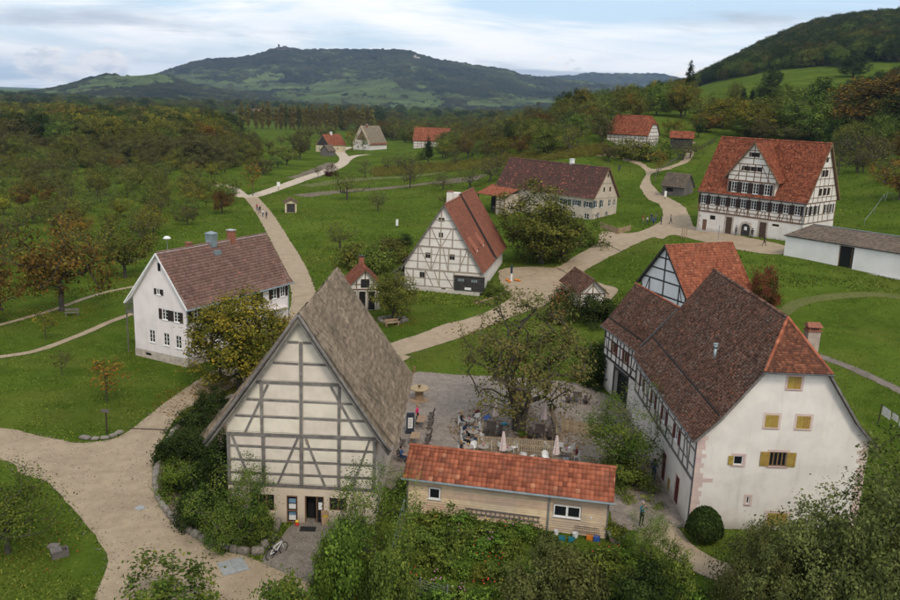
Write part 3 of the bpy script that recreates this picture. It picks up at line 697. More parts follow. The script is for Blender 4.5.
# ------------------------------------------------------------------ thatched timber-framed barn (front left)
def thatched_barn():
    h = House('thatched_barn', 'tall timber-framed barn with a huge grey thatched roof and glass shop entrance', 'barn', (-9.1,47.2,0), -1.3, -4.5, 4.85, .5, 13.3)
    RX, RZ, EL, ER, EZ = .15, 13.85, -5.55, 5.65, 5.75
    zr = lambda x: RZ-.42-(RZ-EZ)*abs(x-RX)/(ER-RX)
    wins = [(-2.35,.72,1.55,1.16),(2.48,.95,1.1,.9)]; door = (.98,0,1.22,1.9); board = (-.43,.02,.68,1.86)
    h.wall('front', [(h.x0,-.5),(h.x1,-.5),(h.x1,2.5),(h.x0,2.5)], 'plaster_cream', h.hole(wins+[door, board]), dep=.22)
    h.wall('front', [(h.x0,2.5),(h.x1,2.5),(h.x1,zr(h.x1)),(RX,zr(RX)),(h.x0,zr(h.x0))], 'infill', d=-.03, name='gable_wall')
    for f in ('left','right','back'):
        a, b = (h.x0, h.x1) if f == 'back' else (h.y0, h.y1)
        poly = [(a,-.5),(b,-.5),(b,6.0),(a,6.0)] if f != 'back' else [(a,-.5),(b,-.5),(b,zr(b)),(RX,zr(RX)),(a,zr(a))]
        h.wall(f, poly, 'infill')
    h.windows('front', [wins[0]], fm='wood_brown', cols=3, rows=1, sill=False, dep=.14); h.windows('front', [wins[1]], fm='wood_brown', cols=2, rows=1, sill=False, dep=.14)
    # glazed entrance: one leaf open onto a dark hall
    d = MB(); x0, x1 = door[0]-door[2]/2, door[0]+door[2]/2
    d.box(x0,h.y0+.06,0,x0+.07,h.y0+.15,1.9); d.box(x1-.07,h.y0+.06,0,x1,h.y0+.15,1.9); d.box(x0,h.y0+.06,1.82,x1,h.y0+.15,1.9); d.box(x0+.72,h.y0+.07,0,x0+.80,h.y0+.15,1.82)
    o = d.build('door', 'wood_brown', h.root); MB().box(x0+.80,h.y0+.10,.05,x1-.07,h.y0+.115,1.8).build('pane', 'glass', o)
    MB().box(x0+.86,h.y0+.085,.95,x0+1.1,h.y0+.098,1.45).build('notice', 'frame_white', o)
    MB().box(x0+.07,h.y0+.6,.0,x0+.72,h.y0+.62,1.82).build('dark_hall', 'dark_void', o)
    b = MB(); bx0, bx1 = board[0]-.34, board[0]+.34
    for a in ((bx0,0,bx0+.05,1.88),(bx1-.05,0,bx1,1.88),(bx0+.05,1.80,bx1-.05,1.88),(bx0+.05,.0,bx1-.05,.07),(bx0+.05,.80,bx1-.05,.86)): b.box(a[0],h.y0-.02,a[1],a[2],h.y0+.12,a[3])
    bo = b.build('display_case', 'wood_brown', h.root); MB().box(bx0+.05,h.y0+.08,.07,bx1-.05,h.y0+.1,1.8).build('pane', 'glass', bo)
    for z, c in ((.16,'frame_white'),(.50,'poster_blue'),(.94,'frame_white'),(1.34,'poster_blue')):
        MB().box(bx0+.12,h.y0+.065,z,bx1-.12,h.y0+.078,z+(.30 if c != 'frame_white' else .33)).build('poster', c, bo)
    # frame: posts, rails, braces
    B = lambda *a, w=.2, d=.035, z=0: h.beam('front', *a, w=w*.84, d=d, z=z)
    SX = (-4.4,-2.22,.17,2.53,4.76)
    B(h.x0,2.58,h.x1,2.5, w=.24, d=.045); B(h.x0-.05,5.90,h.x1+.1,5.98, w=.24, d=.05)
    for x in SX: B(x,2.66,x,5.82, w=.23 if x != .17 else .28)
    for t in (3.30,4.18,5.10): 
        for a, b2 in zip(SX[:-1], SX[1:]): B(a+.1,t,b2-.1,t+(.02 if a > 0 else 0), w=.14, d=.028)
    for a in ((-4.15,5.78,-3.05,2.72),(-.05,5.8,-1.32,2.7),(.45,5.8,1.66,2.66),(4.42,5.85,3.4,2.64)): B(*a, w=.17, d=.022, z=.02)
    B(-2.6,9.38,2.85,9.42, w=.22, d=.045); B(.17,6.05,.17,12.05, w=.24)
    for x in (-2.28,2.52): B(x,6.05,x,9.28, w=.21)
    for t in (7.12,8.22,10.66,12.0):
        xl = max(-(ER-RX)*(zr(RX)-t)/(RZ-EZ)+RX+.2, -9); xr = 2*RX-xl
        B(xl,t,RX-.12,t, w=.14, d=.028); B(RX+.16,t,xr,t, w=.14, d=.028)
    for a in ((-3.35,6.0,-1.86,9.25),(3.78,6.05,2.02,9.3)): B(*a, w=.17, d=.022, z=.02)
    # plastered infill panels between the frame, slightly pillowed
    panels = lambda xs, ts: h.panels('front', xs, ts, RX, zr(RX), (RZ-EZ)/(ER-RX), 'infill')
    panels(SX, (2.62,3.30,4.18,5.10,5.92)); panels((-4.6,-2.28,.17,2.52,4.9), (6.0,7.12,8.22,9.40)); panels((-2.7,.17,2.9), (9.42,10.66,12.0,13.3))
    MB().box(.42,h.y0-.006,5.38,.66,h.y0+.02,5.78).build('nesting_board', 'wood_warm', h.root)
    # thatch: thick, slightly sagging, shaggy-edged
    rs = np.random.RandomState(2); V = []; F = []; b = 0; na, nb = 64, 46
    for sg, xe in ((-1, EL), (1, ER)):
        a = np.linspace(0, 1, na); bb = np.linspace(0, 1, nb); A, Bv = np.meshgrid(a, bb, indexing='ij')
        Y = -.1+14.0*A; X = xe+(RX-xe)*Bv; Z = EZ+(RZ-EZ)*Bv
        sag = -.10*np.sin(pi*Bv)-.12*np.sin(pi*A)*Bv; nz = .05*fbm2(Y*1.2, Bv*7, 5+sg, 3)+.03*vnoise2(Y*4, Bv*30, 8+sg)
        top = np.stack([X+sg*(.35*.8+nz*.8)*(1-Bv*.9), Y, Z+.20+sag+nz], -1)
        edge = np.minimum(np.minimum(A, 1-A)*14, 1.)*.0
        bot = np.stack([X*1.0, Y, Z-.20+sag*.5], -1)
        V += [top.reshape(-1,3), bot.reshape(-1,3)]; i = np.arange(na-1)[:,None]*nb+np.arange(nb-1)[None]; q = np.stack([i,i+1,i+nb+1,i+nb], -1).reshape(-1,4)
        F += [q+b, q[:,::-1]+b+na*nb]; o2 = b+na*nb
        for k in range(na-1): F.append(np.array([[b+k*nb, b+(k+1)*nb, o2+(k+1)*nb, o2+k*nb]]))
        for k in range(nb-1): F.append(np.array([[b+k, b+k+1, o2+k+1, o2+k],[b+(na-1)*nb+k, b+(na-1)*nb+k+1, o2+(na-1)*nb+k+1, o2+(na-1)*nb+k]]))
        b += 2*na*nb
    V = np.concatenate(V); F = np.concatenate(F); ro = obj('roof', npmesh('roof', V, F, .5+.1*rs.randn(len(F))), 'thatch', h.root, True)
    ro['label'] = 'thick grey-brown thatched roof with moss near the ridge'
    # loose straw ends over the thatch and along the eaves
    n = 26000; a = rs.rand(n); bv = rs.rand(n)**1.15; bv[:7000] = rs.rand(7000)*.02; sg = np.where(rs.rand(n) < .85, 1, -1); xe = np.where(sg > 0, ER, EL)
    dn = np.array([.54,0,-.82]); D = np.stack([sg*dn[0]+.10*rs.randn(n), .14*rs.randn(n), dn[2]+.10*rs.randn(n)], -1); D /= np.linalg.norm(D, axis=1)[:,None]
    base = np.stack([xe+(RX-xe)*bv+sg*(.33*(1-bv*.9)), -.1+14*a, EZ+(RZ-EZ)*bv+.24-.10*np.sin(pi*bv)-.12*np.sin(pi*a)*bv], -1)
    ln = .18+.3*rs.rand(n); wv = np.stack([np.zeros(n), .012+.010*rs.rand(n), np.zeros(n)], -1); nn = np.stack([sg*.82, np.zeros(n), np.full(n,.56)], -1)*(.012+.03*rs.rand(n))[:,None]
    p0 = base-wv; p1 = base+wv; p2 = base+D*ln[:,None]+wv*.4+nn; p3 = base+D*ln[:,None]-wv*.4+nn
    s = obj('straw', npmesh('straw', np.stack([p0,p1,p2,p3],1).reshape(-1,3), np.arange(4*n).reshape(-1,4), rs.rand(n)), 'thatch', ro); s['kind'] = 'stuff'
    # weathered verge poles along both gable edges
    for xe in (EL, ER):
        sx = 1 if xe > 0 else -1
        for off, r, dy in ((.02,.10,-.18),(-.22,.085,-.06)):
            pts = [(xe+(RX-xe)*k+sx*off*.5, dy, EZ-.05+off+(RZ-EZ+.12)*k-.08*sin(pi*k)) for k in np.linspace(-.03,1.0,9)]
            MB().tube(pts, [r*(1+.12*sin(i*2.3)) for i in range(9)], 7).build('verge_pole', 'timber_grey', h.root, True)
    return h
pmat('poster_blue', (.20,.34,.46), (.12,.2,.3), 8, .6, 0)
thatched_barn()

# ------------------------------------------------------------------ big stone farmhouse (right) with its timbered wing
def farmhouse():
    h = House('stone_farmhouse', 'white farmhouse with steep dark tiled half-hipped roof and ochre shutters on its gable', 'farmhouse', (21.6,48.9,0), .3, -5.45, 5.5, .25, 17.9)
    RX, RZ, EZ, XL, XR = .2, 13.8, 6.15, -5.85, 5.95; HZ, HY = 11.05, 2.6
    kx = lambda z: None
    def zr(x):   # under side of the roof
        X = XL if x < RX else XR; f = abs(x-RX)/abs(X-RX); kf = .74; kz = RZ+(EZ-RZ)*kf-.42
        return (RZ+(kz-RZ)*f/kf if f < kf else kz+(EZ-kz)*(f-kf)/(1-kf))-.10
    xs = [h.x0+(h.x1-h.x0)*i/24 for i in range(25)]
    g = [( -2.72,4.50,.62,.62),(-.2,4.50,1.1,.98),(-.92,7.14,.84,.84),(1.1,7.14,.86,.84),(.18,9.78,.84,.8),(-1.77,1.78,.22,.52),(.3,.30,1.3,.9)]
    top = [(x, min(zr(x), HZ-.06)) for x in xs][::-1]
    h.wall('front', [(h.x0,-.5),(h.x1,-.5)]+top, 'plaster_white', h.hole(g), dep=.2)
    h.window('front', *g[0], fm='frame_white', cols=1, rows=1, shut='left', sm='shutter_ochre', sur='pink_stone')
    h.window('front', *g[1], fm='wood_brown', cols=4, rows=1, shut='open', sm='shutter_ochre', sur='pink_stone')
    for q in (g[2], g[3], g[4], g[6]): h.window('front', *q, shut='closed', sm='shutter_ochre', sur='pink_stone')
    h.window('front', *g[5], cols=1, rows=1, sur='pink_stone', pane='dark_void')
    rs = random.Random(9)   # pink corner stones
    for x, sg in ((h.x0,1),(h.x1,-1)):
        z = -.1; k = 0
        while z < zr(x)-.3:
            hh = .26+.12*rs.random(); ln = (.55 if k % 2 else .34)+.16*rs.random(); ln = 1.25 if (sg > 0 and 2.9 < z < 3.25) else ln
            a, b = sorted((x-.008*sg, x+sg*ln)); MB().box(a,h.y0-.010-.006*rs.random(),z+.012,b,h.y0+.05,z+hh).build('corner_stone', 'pink_stone', h.root); z += hh; k += 1
    lw = [(4.75,4.12,.85,1.0),(8.25,4.12,.85,1.0),(11.6,4.12,.85,1.0),(15.6,4.12,.8,1.0)]; dl = [(3.45,0,.95,2.05),(7.05,0,.95,2.2),(5.45,0,.5,.95),(11.4,1.8,.35,.7),(9.4,1.1,.3,.5)]
    h.wall('left', [(h.y0,-.5),(h.y1,-.5),(h.y1,3.2),(h.y0,3.2)], 'plaster_white', h.hole(dl), dep=.2)
    h.wall('left', [(h.y0,3.2),(h.y1,3.2),(h.y1,EZ+.2),(h.y0,EZ+.2)], 'plaster_white', h.hole(lw), d=-.02, name='timbered_wall')
    h.wall('right', [(h.y0,-.5),(h.y1,-.5),(h.y1,EZ+.2),(h.y0,EZ+.2)], 'plaster_white')
    h.wall('back', [(h.x0,-.5),(h.x1,-.5)]+[(x, zr(x)) for x in xs][::-1], 'plaster_white')
    for q in lw: h.window('left', *q, shut='open', sm='red_brown', fm='frame_white')
    for q in dl[:2]: h.door('left', *q, 'red_brown', 'pink_stone')
    h.window('left', *dl[2], shut='closed', sm='shutter_ochre', sill=False); h.window('left', *dl[3], cols=1, rows=1); h.window('left', *dl[4], cols=1, rows=1)
    Bm = lambda *a, w=.15, d=.03, z=0: h.beam('left', *a, w=w, d=d, mat='timber_grey', z=z)
    Bm(h.y0,3.24,h.y1,3.24, w=.2, d=.045); Bm(h.y0,5.95,h.y1,5.95, w=.18, d=.04); Bm(h.y0,5.2,h.y1,5.2, w=.11, d=.022); Bm(h.y0,4.05,h.y1,4.05, w=.11, d=.022)
    y = h.y0+.15
    ys = [.4,1.7,2.9]+sum([[c-.85, c+.85] for c in (4.75,8.25,11.6,15.6)], [])+[10,13.4,17.7]
    for y in sorted(ys): Bm(y,3.34,y,5.86)
    for y in (1.7,13.4): Bm(y,3.36,y+.9,5.8, w=.12, d=.016, z=.012)
    pl = []   # roof planes
    K = .74; kz = RZ+(EZ-RZ)*K-.42
    for X, sg in ((XL,-1),(XR,1)):
        kx = RX+(X-RX)*K; ya, yb = -.12, 18.1
        xh = RX+(kx-RX)*(RZ-HZ)/(RZ-kz)     # where the hip edge cuts the slope
        if sg < 0:
            pl += [((X,yb,EZ),(X,ya,EZ),(kx,ya,kz),(kx,yb,kz)), ((kx,yb,kz),(kx,ya,kz),(xh,ya,HZ),(xh,yb,HZ)), ((xh,yb,HZ),(xh,ya,HZ),(RX,HY,RZ),(RX,yb,RZ))]; xl_ = xh
        else:
            pl += [((X,ya,EZ),(X,yb,EZ),(kx,yb,kz),(kx,ya,kz)), ((kx,ya,kz),(kx,yb,kz),(xh,yb,HZ),(xh,ya,HZ)), ((xh,ya,HZ),(xh,yb,HZ),(RX,yb,RZ),(RX,HY,RZ))]; xr_ = xh
    hip = ((xl_-.15,-.22,HZ-.1),(xr_+.15,-.22,HZ-.1),(RX,HY,RZ),(RX,HY,RZ))
    ro = h.slab(pl+[hip], th=.12); h.cover(ro, pl, 'tile_dark', .17, .17, seed=3, th=.024, jit=.02)
    h.cover(ro, [hip], 'tile_mixed2', .17, .17, seed=40, jit=.02)
    h.ridge(ro, (RX,HY,RZ+.03), (RX,18.1,RZ+.03), 'tile_dark', .12); 
    for x in (xl_-.15, xr_+.15): h.ridge(ro, (x,-.22,HZ-.06), (RX,HY,RZ+.04), 'tile_orange', .10)
    kxl = RX+(XL-RX)*K
    MB().bar((kxl,.3,kz+.10),(kxl,17.9,kz+.10),.05,.10).build('snow_guard', 'iron', ro)
    h.gutter((xl_-.25,-.30,HZ-.14),(xr_+.25,-.30,HZ-.14), 'lead', .05); h.gutter((XL-.03,-.1,EZ-.04),(XL-.03,18,EZ-.04), 'lead')
    h.pipe((h.x0-.06,h.y0+.02,-.2),(h.x0-.06,h.y0+.02,EZ-.1), 'lead'); 
    def verge_slope(pts):
        for p, q in zip(pts[:-1], pts[1:]): MB().bar(p, q, .05, .14).build('barge_board', 'timber_grey', ro)
    verge_slope([(XL+.05,-.13,EZ-.08),(kxl,-.13,kz-.08),(xl_,-.13,HZ-.08)]); verge_slope([(XR-.05,-.13,EZ-.08),(RX+(XR-RX)*K,-.13,kz-.08),(xr_,-.13,HZ-.08)])
    h.chimney(ro, 3.5, 6.0, 8.0, 12.1, .85, .7, 'chimney_plaster', 'brick_red', pot=True)
    fx = RX+(XL-RX)*.50; fz = RZ+(kz-RZ)*.50/.74
    MB().tube([(fx,6.6,fz-.3),(fx,6.6,fz+.75)], .11, 8).tube([(fx,6.6,fz+.75),(fx,6.6,fz+.95)], .17, 8).tube([(fx,6.6,fz+1.0),(fx,6.6,fz+1.06)], .2, 8).build('flue_pipe', 'zinc', ro, True)
    # ---- wing: timbered upper floor over a gateway
    w = House('timbered_wing', 'low timbered wing with dark tiled roof over an open gateway, joined to the white farmhouse', 'building', (19.35,69.1,0), 10.7, -2.75, 2.75, -1.6, 8.1)
    he, hr = 6.05, 10.2
    gate = (3.6,0,3.3,2.85); ww = [(5.4,4.2,.75,1.0),(2.6,4.2,.75,1.0)]
    w.wall('left', [(w.y0,-.5),(w.y1,-.5),(w.y1,3.3),(w.y0,3.3)], 'plaster_white', w.hole([gate]), dep=.4)
    w.wall('left', [(w.y0,3.3),(w.y1,3.3),(w.y1,he+.25),(w.y0,he+.25)], 'plaster_white', w.hole(ww), d=.12, name='timbered_wall')
    for q in ww: 
        o = w.window('left', *q, fm='wood_brown', cols=2, rows=1, shut='open', sm='red_brown'); o.location.x -= .12
    for f in ('right',): w.wall(f, [(w.y0,-.5),(w.y1,-.5),(w.y1,he+.25),(w.y0,he+.25)], 'plaster_white')
    for f in ('back','front'): w.wall(f, [(w.x0,-.5),(w.x1,-.5),(w.x1,he+.3),(0,hr-.2),(w.x0,he+.3)], 'plaster_white')
    B2 = lambda *a, w_=.17, d=.155, z=0: w.beam('left', *a, w=w_, d=d, mat='timber_dark', z=z)
    B2(w.y0,3.36,w.y1,3.36, w_=.22, d=.17); B2(w.y0,5.95,w.y1,5.95, d=.165); B2(w.y0,4.1,w.y1,4.1, w_=.13, d=.148); B2(w.y0,5.2,w.y1,5.2, w_=.13, d=.148)
    for y in (.1,1.3,2.0,3.2,4.0,4.8,6.0,6.9,7.95): B2(y,3.46,y,5.87)
    B2(7.0,3.46,7.85,5.86, w_=.13, d=.142); B2(1.2,3.46,.2,5.86, w_=.13, d=.142)
    for y in (1.9,5.3,7.9): w.beam('left', y,0,y,3.24, w=.2, d=.04, mat='timber_dark')
    w.beam('left', 1.9,2.95,5.3,2.95, w=.22, d=.05, mat='timber_dark')
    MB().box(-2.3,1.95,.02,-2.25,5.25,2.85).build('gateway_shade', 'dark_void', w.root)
    q = MB(); 
    for i in range(6): q.box(-2.80-.02*(i % 2),5.4+i*.36,.1,-2.755,5.4+i*.36+.33,2.7)
    pl = gable_planes(-3.2, he, 3.2, he, 0, hr, -1.6, 8.5, (.22,.15))
    ro2 = w.slab(pl); w.cover(ro2, pl, 'tile_dark', .17, .17, seed=77, jit=.02); w.ridge(ro2, (0,-1.6,hr+.02), (0,8.5,hr+.02), 'tile_orange', .1)
    kx2 = -3.2*.78; MB().bar((kx2,.2,he+(hr-he)*.22-.05),(kx2,8.4,he+(hr-he)*.22-.05),.05,.10).build('snow_guard', 'iron', ro2)
    MB().bar((-2.9,-.25,he+.5),(-.1,-1.0,hr-.1),.10,.12).build('lead_flashing', 'lead', ro2)
    w.gutter((-3.23,-.9,he-.03),(-3.23,8.5,he-.03), 'lead')
pmat('chimney_plaster', (.40,.33,.27), (.30,.25,.21), 2, .9, .3, 9, .02, c3=(.20,.12,.09), s3=1.4, k3=.6)
tile_mat('tile_mixed2', [(.075,.035,.025),(.17,.065,.038),(.10,.045,.03),(.24,.09,.05),(.26,.12,.075)], None, (.07,.04,.03))
farmhouse()
def red_barn():
    h = House('red_roofed_barn', 'barn behind the farmhouse with orange tiled roof and bluish-white timbered gable', 'barn', (25.5,97.8,1.61), -65.4, -4.25, 4.25, .4, 10.2)
    he, hr = 3.6, 9.1; zr = lambda x: hr-.14-(hr-he)*abs(x)/4.75
    h.box_walls(he+.3, 'infill_blue', gable=(0, zr(0), zr(4.25), zr(4.25)), z0=-1.5)
    B = lambda *a, w=.2, d=.035, z=0: h.beam('front', *a, w=w, d=d, mat='timber_dark', z=z)
    B(0,.1,0,8.7, w=.22); 
    for t in (2.9,4.65,6.05,7.45):
        x = 4.75*(zr(0)-t)/(hr-he); x = min(x, 4.2); B(-x,t,x,t, d=.028, w=.18)
    for x in (-2.7,2.9): B(x,.1,x,4.6)
    B(-3.4,3.0,-2.75,4.6, w=.15, d=.022); B(3.5,3.0,2.95,4.6, w=.15, d=.022); B(-4.15,.1,-4.15,3.6); B(4.15,.1,4.15,3.6); B(-4.2,1.5,4.2,1.5, w=.16, d=.028)
    h.panels('front', (-4.2,-2.7,0,2.9,4.2), (1.5,2.9,4.65), 0, zr(0), (hr-he)/4.75, 'infill_blue'); h.panels('front', (-4.2,0,4.2), (4.65,6.05,7.45,9.0), 0, zr(0), (hr-he)/4.75, 'infill_blue')
    pl = gable_planes(-4.75, he, 4.75, he, 0, hr, 0, 10.5); ro = h.slab(pl, 'timber_dark'); h.cover(ro, pl, 'tile_orange', .26, .34, PAN, .03, 5); h.ridge(ro, (0,0,hr+.03), (0,10.5,hr+.03), 'tile_orange', .12)
    for sx in (-1,1): MB().bar((sx*4.8,-.03,he-.12),(0,-.03,hr-.10),.05,.24).build('barge_board', 'timber_dark', ro)
red_barn()
# ------------------------------------------------------------------ low wooden kitchen building (front middle)
def kitchen():
    h = House('wooden_kitchen', 'long low wood-clad building with bright orange pantile roof', 'building', (-2.3,51.1,0), -100.2, -1.6, 1.62, .3, 13.2)
    he, hr = 2.68, 4.15; wl = [(2.1,1.3,.78,.80),(10.67,1.16,1.7,.8)]
    h.wall('right', [(h.y0,-.5),(h.y1,-.5),(h.y1,2.75),(h.y0,2.75)], 'wood_warm', h.hole(wl), d=-.03, dep=.12)
    for f in ('front','back'): h.wall(f, [(h.x0,-.5),(h.x1,-.5),(h.x1,2.8),(0,3.9),(h.x0,2.8)], 'wood_warm')
    h.wall('left', [(h.y0,-.5),(h.y1,-.5),(h.y1,2.75),(h.y0,2.75)], 'wood_warm')
    z = .05; rs = random.Random(3); i = 0
    while z < 2.6:   # horizontal cladding, board by board, cut round the windows
        zt = z+.150; segs = [(h.y0, h.y1)]
        for a, t, w, hh in wl:
            if zt > t-.06 and z < t+hh+.06: segs = sum([[(p, min(q, a-w/2-.05)), (max(p, a+w/2+.05), q)] if p < a-w/2 and q > a+w/2 else [(p, q)] for p, q in segs], [])
        cut = []
        for p, q in segs:
            n = max(1, int((q-p)/4.2)); k = p
            for j in range(n):
                e = q if j == n-1 else p+(q-p)*(j+1)/n+rs.uniform(-.5,.5); cut.append((k, e)); k = e
        for p, q in cut:
            dd = rs.random()*.004; x = h.x1
            MB().add([(x-.03,p+.004,z),(x-.03,q-.004,z),(x+.040+dd,q-.004,z),(x+.040+dd,p+.004,z),(x-.03,p+.004,zt),(x-.03,q-.004,zt),(x+.004+dd,q-.004,zt-.006),(x+.004+dd,p+.004,zt-.006)],
              [(0,3,2,1),(4,5,6,7),(0,1,5,4),(1,2,6,5),(2,3,7,6),(3,0,4,7)]).build('board', 'wood_warm', h.root)
        z += .158; i += 1
    h.window('right', *wl[0], cols=1, rows=1, fw=.09, dep=.02); h.window('right', *wl[1], cols=2, rows=1, fw=.08, dep=.02, bar=.05)
    MB().box(h.x1-.02,h.y0,-.3,h.x1+.045,h.y1,.04).build('base_strip', 'zinc', h.root)
    for y in (h.y0, h.y1): MB().box(h.x1-.06,y-.05,.05,h.x1+.045,y+.05,2.6).build('corner_board', 'board_grey', h.root)
    pl = gable_planes(-2.0, he, 2.0, he, 0, hr, 0, 13.5); ro = h.slab(pl, 'wood_brown', th=.09); h.cover(ro, pl, 'tile_orange', .285, .35, (0,.03,.06,.06,.03,-.01), .055, 15, jit=.02)
    h.ridge(ro, (0,-.02,hr+.04), (0,13.52,hr+.04), 'tile_orange', .13, .4)
    h.gutter((2.06,-.05,he-.02),(2.06,13.55,he-.02), 'zinc', .075); h.pipe((1.74,9.52,.0),(1.74,9.52,he-.12), 'zinc', .05); h.pipe((1.74,9.52,he-.14),(2.05,9.52,he-.05), 'zinc', .05)

    return h
KIT = kitchen()
# ------------------------------------------------------------------ pinkish white house on the left
def left_house():
    h = House('white_house', 'pinkish white house with red-brown tiled roof and dark brown shutters beside the orchard', 'house', (-29.0,79.7,-.43), -28.1, -4.15, 3.3, .3, 15.9)
    RX, RZ, EZ = -.25, 11.35, 6.15; XL, XR = -4.75, 3.75
    zr = lambda x: RZ-.12-(RZ-EZ)*abs(x-RX)/((XR-RX) if x > RX else (RX-XL))
    g = [(-.2,9.45,.42,.85),(-.38,7.02,.6,.62),(.37,4.55,.8,1.08),(2.0,4.55,.8,1.08),(-1.62,1.85,.78,1.3),(.42,1.85,.78,1.3),(2.1,1.85,.78,1.3)]; vent = (-2.3,.25,.95,.38)
    h.wall('front', [(h.x0,.80),(h.x1,.92),(h.x1,zr(h.x1)),(RX,zr(RX)),(h.x0,zr(h.x0))], 'plaster_pink', h.hole(g), dep=.18)
    for f in ('front','right','left','back'):
        a, b = (h.x0-.04, h.x1+.04) if f in ('front','back') else (h.y0-.04, h.y1+.04)
        h.wall(f, [(a,-1.0),(b,-1.0),(b,.92),(a,.80)] if f == 'front' else [(a,-1.0),(b,-1.0),(b,.92),(a,.92)], 'stone_plinth', h.hole([vent]) if f == 'front' else (), 'plinth', d=.04)
    h.window('front', *vent, cols=1, rows=1, sill=False, pane='dark_void', fm='stone_plinth'); h.windows('front', [g[0]], cols=1, rows=1, pane='dark_void', fm='shutter_dark', sill=False)
    h.window('front', *g[1], shut='open', sm='shutter_dark', rows=1)
    for q in g[2:4]: h.window('front', *q, shut='open', sm='shutter_dark', rows=3)
    for q in g[4:]: h.window('front', *q, rows=3)
    rw = [(1.4,4.62,.85,1.15),(4.3,4.62,.85,1.15),(6.9,4.62,.85,1.15),(10.6,4.62,.85,1.15),(13.4,4.62,.85,1.15),(14.9,4.62,.75,1.15),(1.4,1.95,.8,1.2),(4.3,1.95,.8,1.2),(8.2,1.95,.8,1.2)]; dr = (12.9,.95,.95,2.0)
    h.wall('right', [(h.y0,.92),(h.y1,.92),(h.y1,EZ+.3),(h.y0,EZ+.3)], 'plaster_pink', h.hole(rw+[dr]), dep=.18)
    for i, q in enumerate(rw): h.window('right', *q, rows=3, shut='open' if i in (0,1,2,3,4) else ('right' if i == 5 else None), sm='shutter_dark')
    h.door('right', *dr, 'wood_brown', 'pink_stone'); MB().box(h.x1,12.2,3.45,h.x1+.5,15.2,3.56).build('door_canopy', 'plaster_pink', h.root)
    h.wall('left', [(h.y0,.92),(h.y1,.92),(h.y1,EZ+.3),(h.y0,EZ+.3)], 'plaster_pink'); h.wall('back', [(h.x0,.92),(h.x1,.92),(h.x1,zr(h.x1)),(RX,zr(RX)),(h.x0,zr(h.x0))], 'plaster_pink')
    pl = gable_planes(XL-.35, EZ-.55, XR, EZ-.05, RX, RZ, 0, 16.3, (.16,.22)); ro = h.slab(pl, 'frame_white', th=.12); h.cover(ro, pl, 'tile_brown', .24, .31, (0,.012,.012,0), .026, 9); h.ridge(ro, (RX,0,RZ+.03), (RX,16.3,RZ+.03), 'tile_brown', .11)
    h.gutter((XR+.05,-.1,EZ-.10),(XR+.05,16.4,EZ-.10), 'zinc', .08); h.pipe((h.x1+.08,.36,-.2),(h.x1+.08,.36,EZ-.2), 'zinc', .05); h.pipe((h.x1+.08,15.8,-.2),(h.x1+.08,15.8,EZ-.2), 'zinc', .05)
    # ridge turret of zinc louvres
    ty = 7.6; t = MB().box(RX-.55,ty-.5,RZ-.5,RX+.55,ty+.5,RZ+.55)
    for i in range(5): 
        for sy in (-1,1): t.box(RX-.5,ty+sy*.5-.03,RZ+.6+i*.13,RX+.5,ty+sy*.5+.03,RZ+.66+i*.13)
        for sx in (-1,1): t.box(RX+sx*.53-.03,ty-.45,RZ+.6+i*.13,RX+sx*.53+.03,ty+.45,RZ+.66+i*.13)
    for sx in (-1,1):
        for sy in (-1,1): t.box(RX+sx*.53-.05,ty+sy*.5-.05,RZ+.55,RX+sx*.53+.05,ty+sy*.5+.05,RZ+1.25)
    t.box(RX-.66,ty-.62,RZ+1.25,RX+.66,ty+.62,RZ+1.33); t.add([(RX-.66,ty-.62,RZ+1.33),(RX+.66,ty-.62,RZ+1.33),(RX+.66,ty+.62,RZ+1.33),(RX-.66,ty+.62,RZ+1.33),(RX,ty,RZ+1.62)],[(0,1,4),(1,2,4),(2,3,4),(3,0,4)])
    t.box(RX+.3,ty-.6,RZ-1.5,RX+1.2,ty+.6,RZ-.9); t.v = [(RX+(x-RX)*.78, ty+(y-ty)*.78, RZ+(zz-RZ)*.80) for x, y, zz in t.v]; tu = t.build('ridge_turret', 'zinc', ro)
    h.chimney(ro, RX, 10.6, RZ-.5, RZ+1.0, .75, .6, 'brick_red', 'concrete'); h.chimney(ro, RX-.2, 4.6, RZ-.5, RZ+.35, .5, .5, 'brick_red', 'brick_red')
    for sx, xe, ze in ((-1,XL-.4,EZ-.6),(1,XR+.02,EZ-.1)): MB().bar((xe,-.04,ze),(RX,-.04,RZ-.1),.05,.16).build('barge_board', 'frame_white', ro)
    # outside stair landing on the far side of the gable
    s = MB(); s.box(h.x0-1.7,.7,4.3,h.x0,2.2,4.42)
    for i in range(7): s.box(h.x0-1.7+i*.27,.68,4.42,h.x0-1.64+i*.27,.74,5.35)
    s.box(h.x0-1.72,.66,5.33,h.x0,.76,5.42)
    for y in (.75,2.1): s.box(h.x0-1.66,y-.05,-.8,h.x0-1.56,y+.05,4.3)
    s.build('stair_landing', 'board_grey', h.root)
left_house()
pmat('timber_dark2', (.085,.052,.036), (.06,.038,.026), 3, .8, .3)
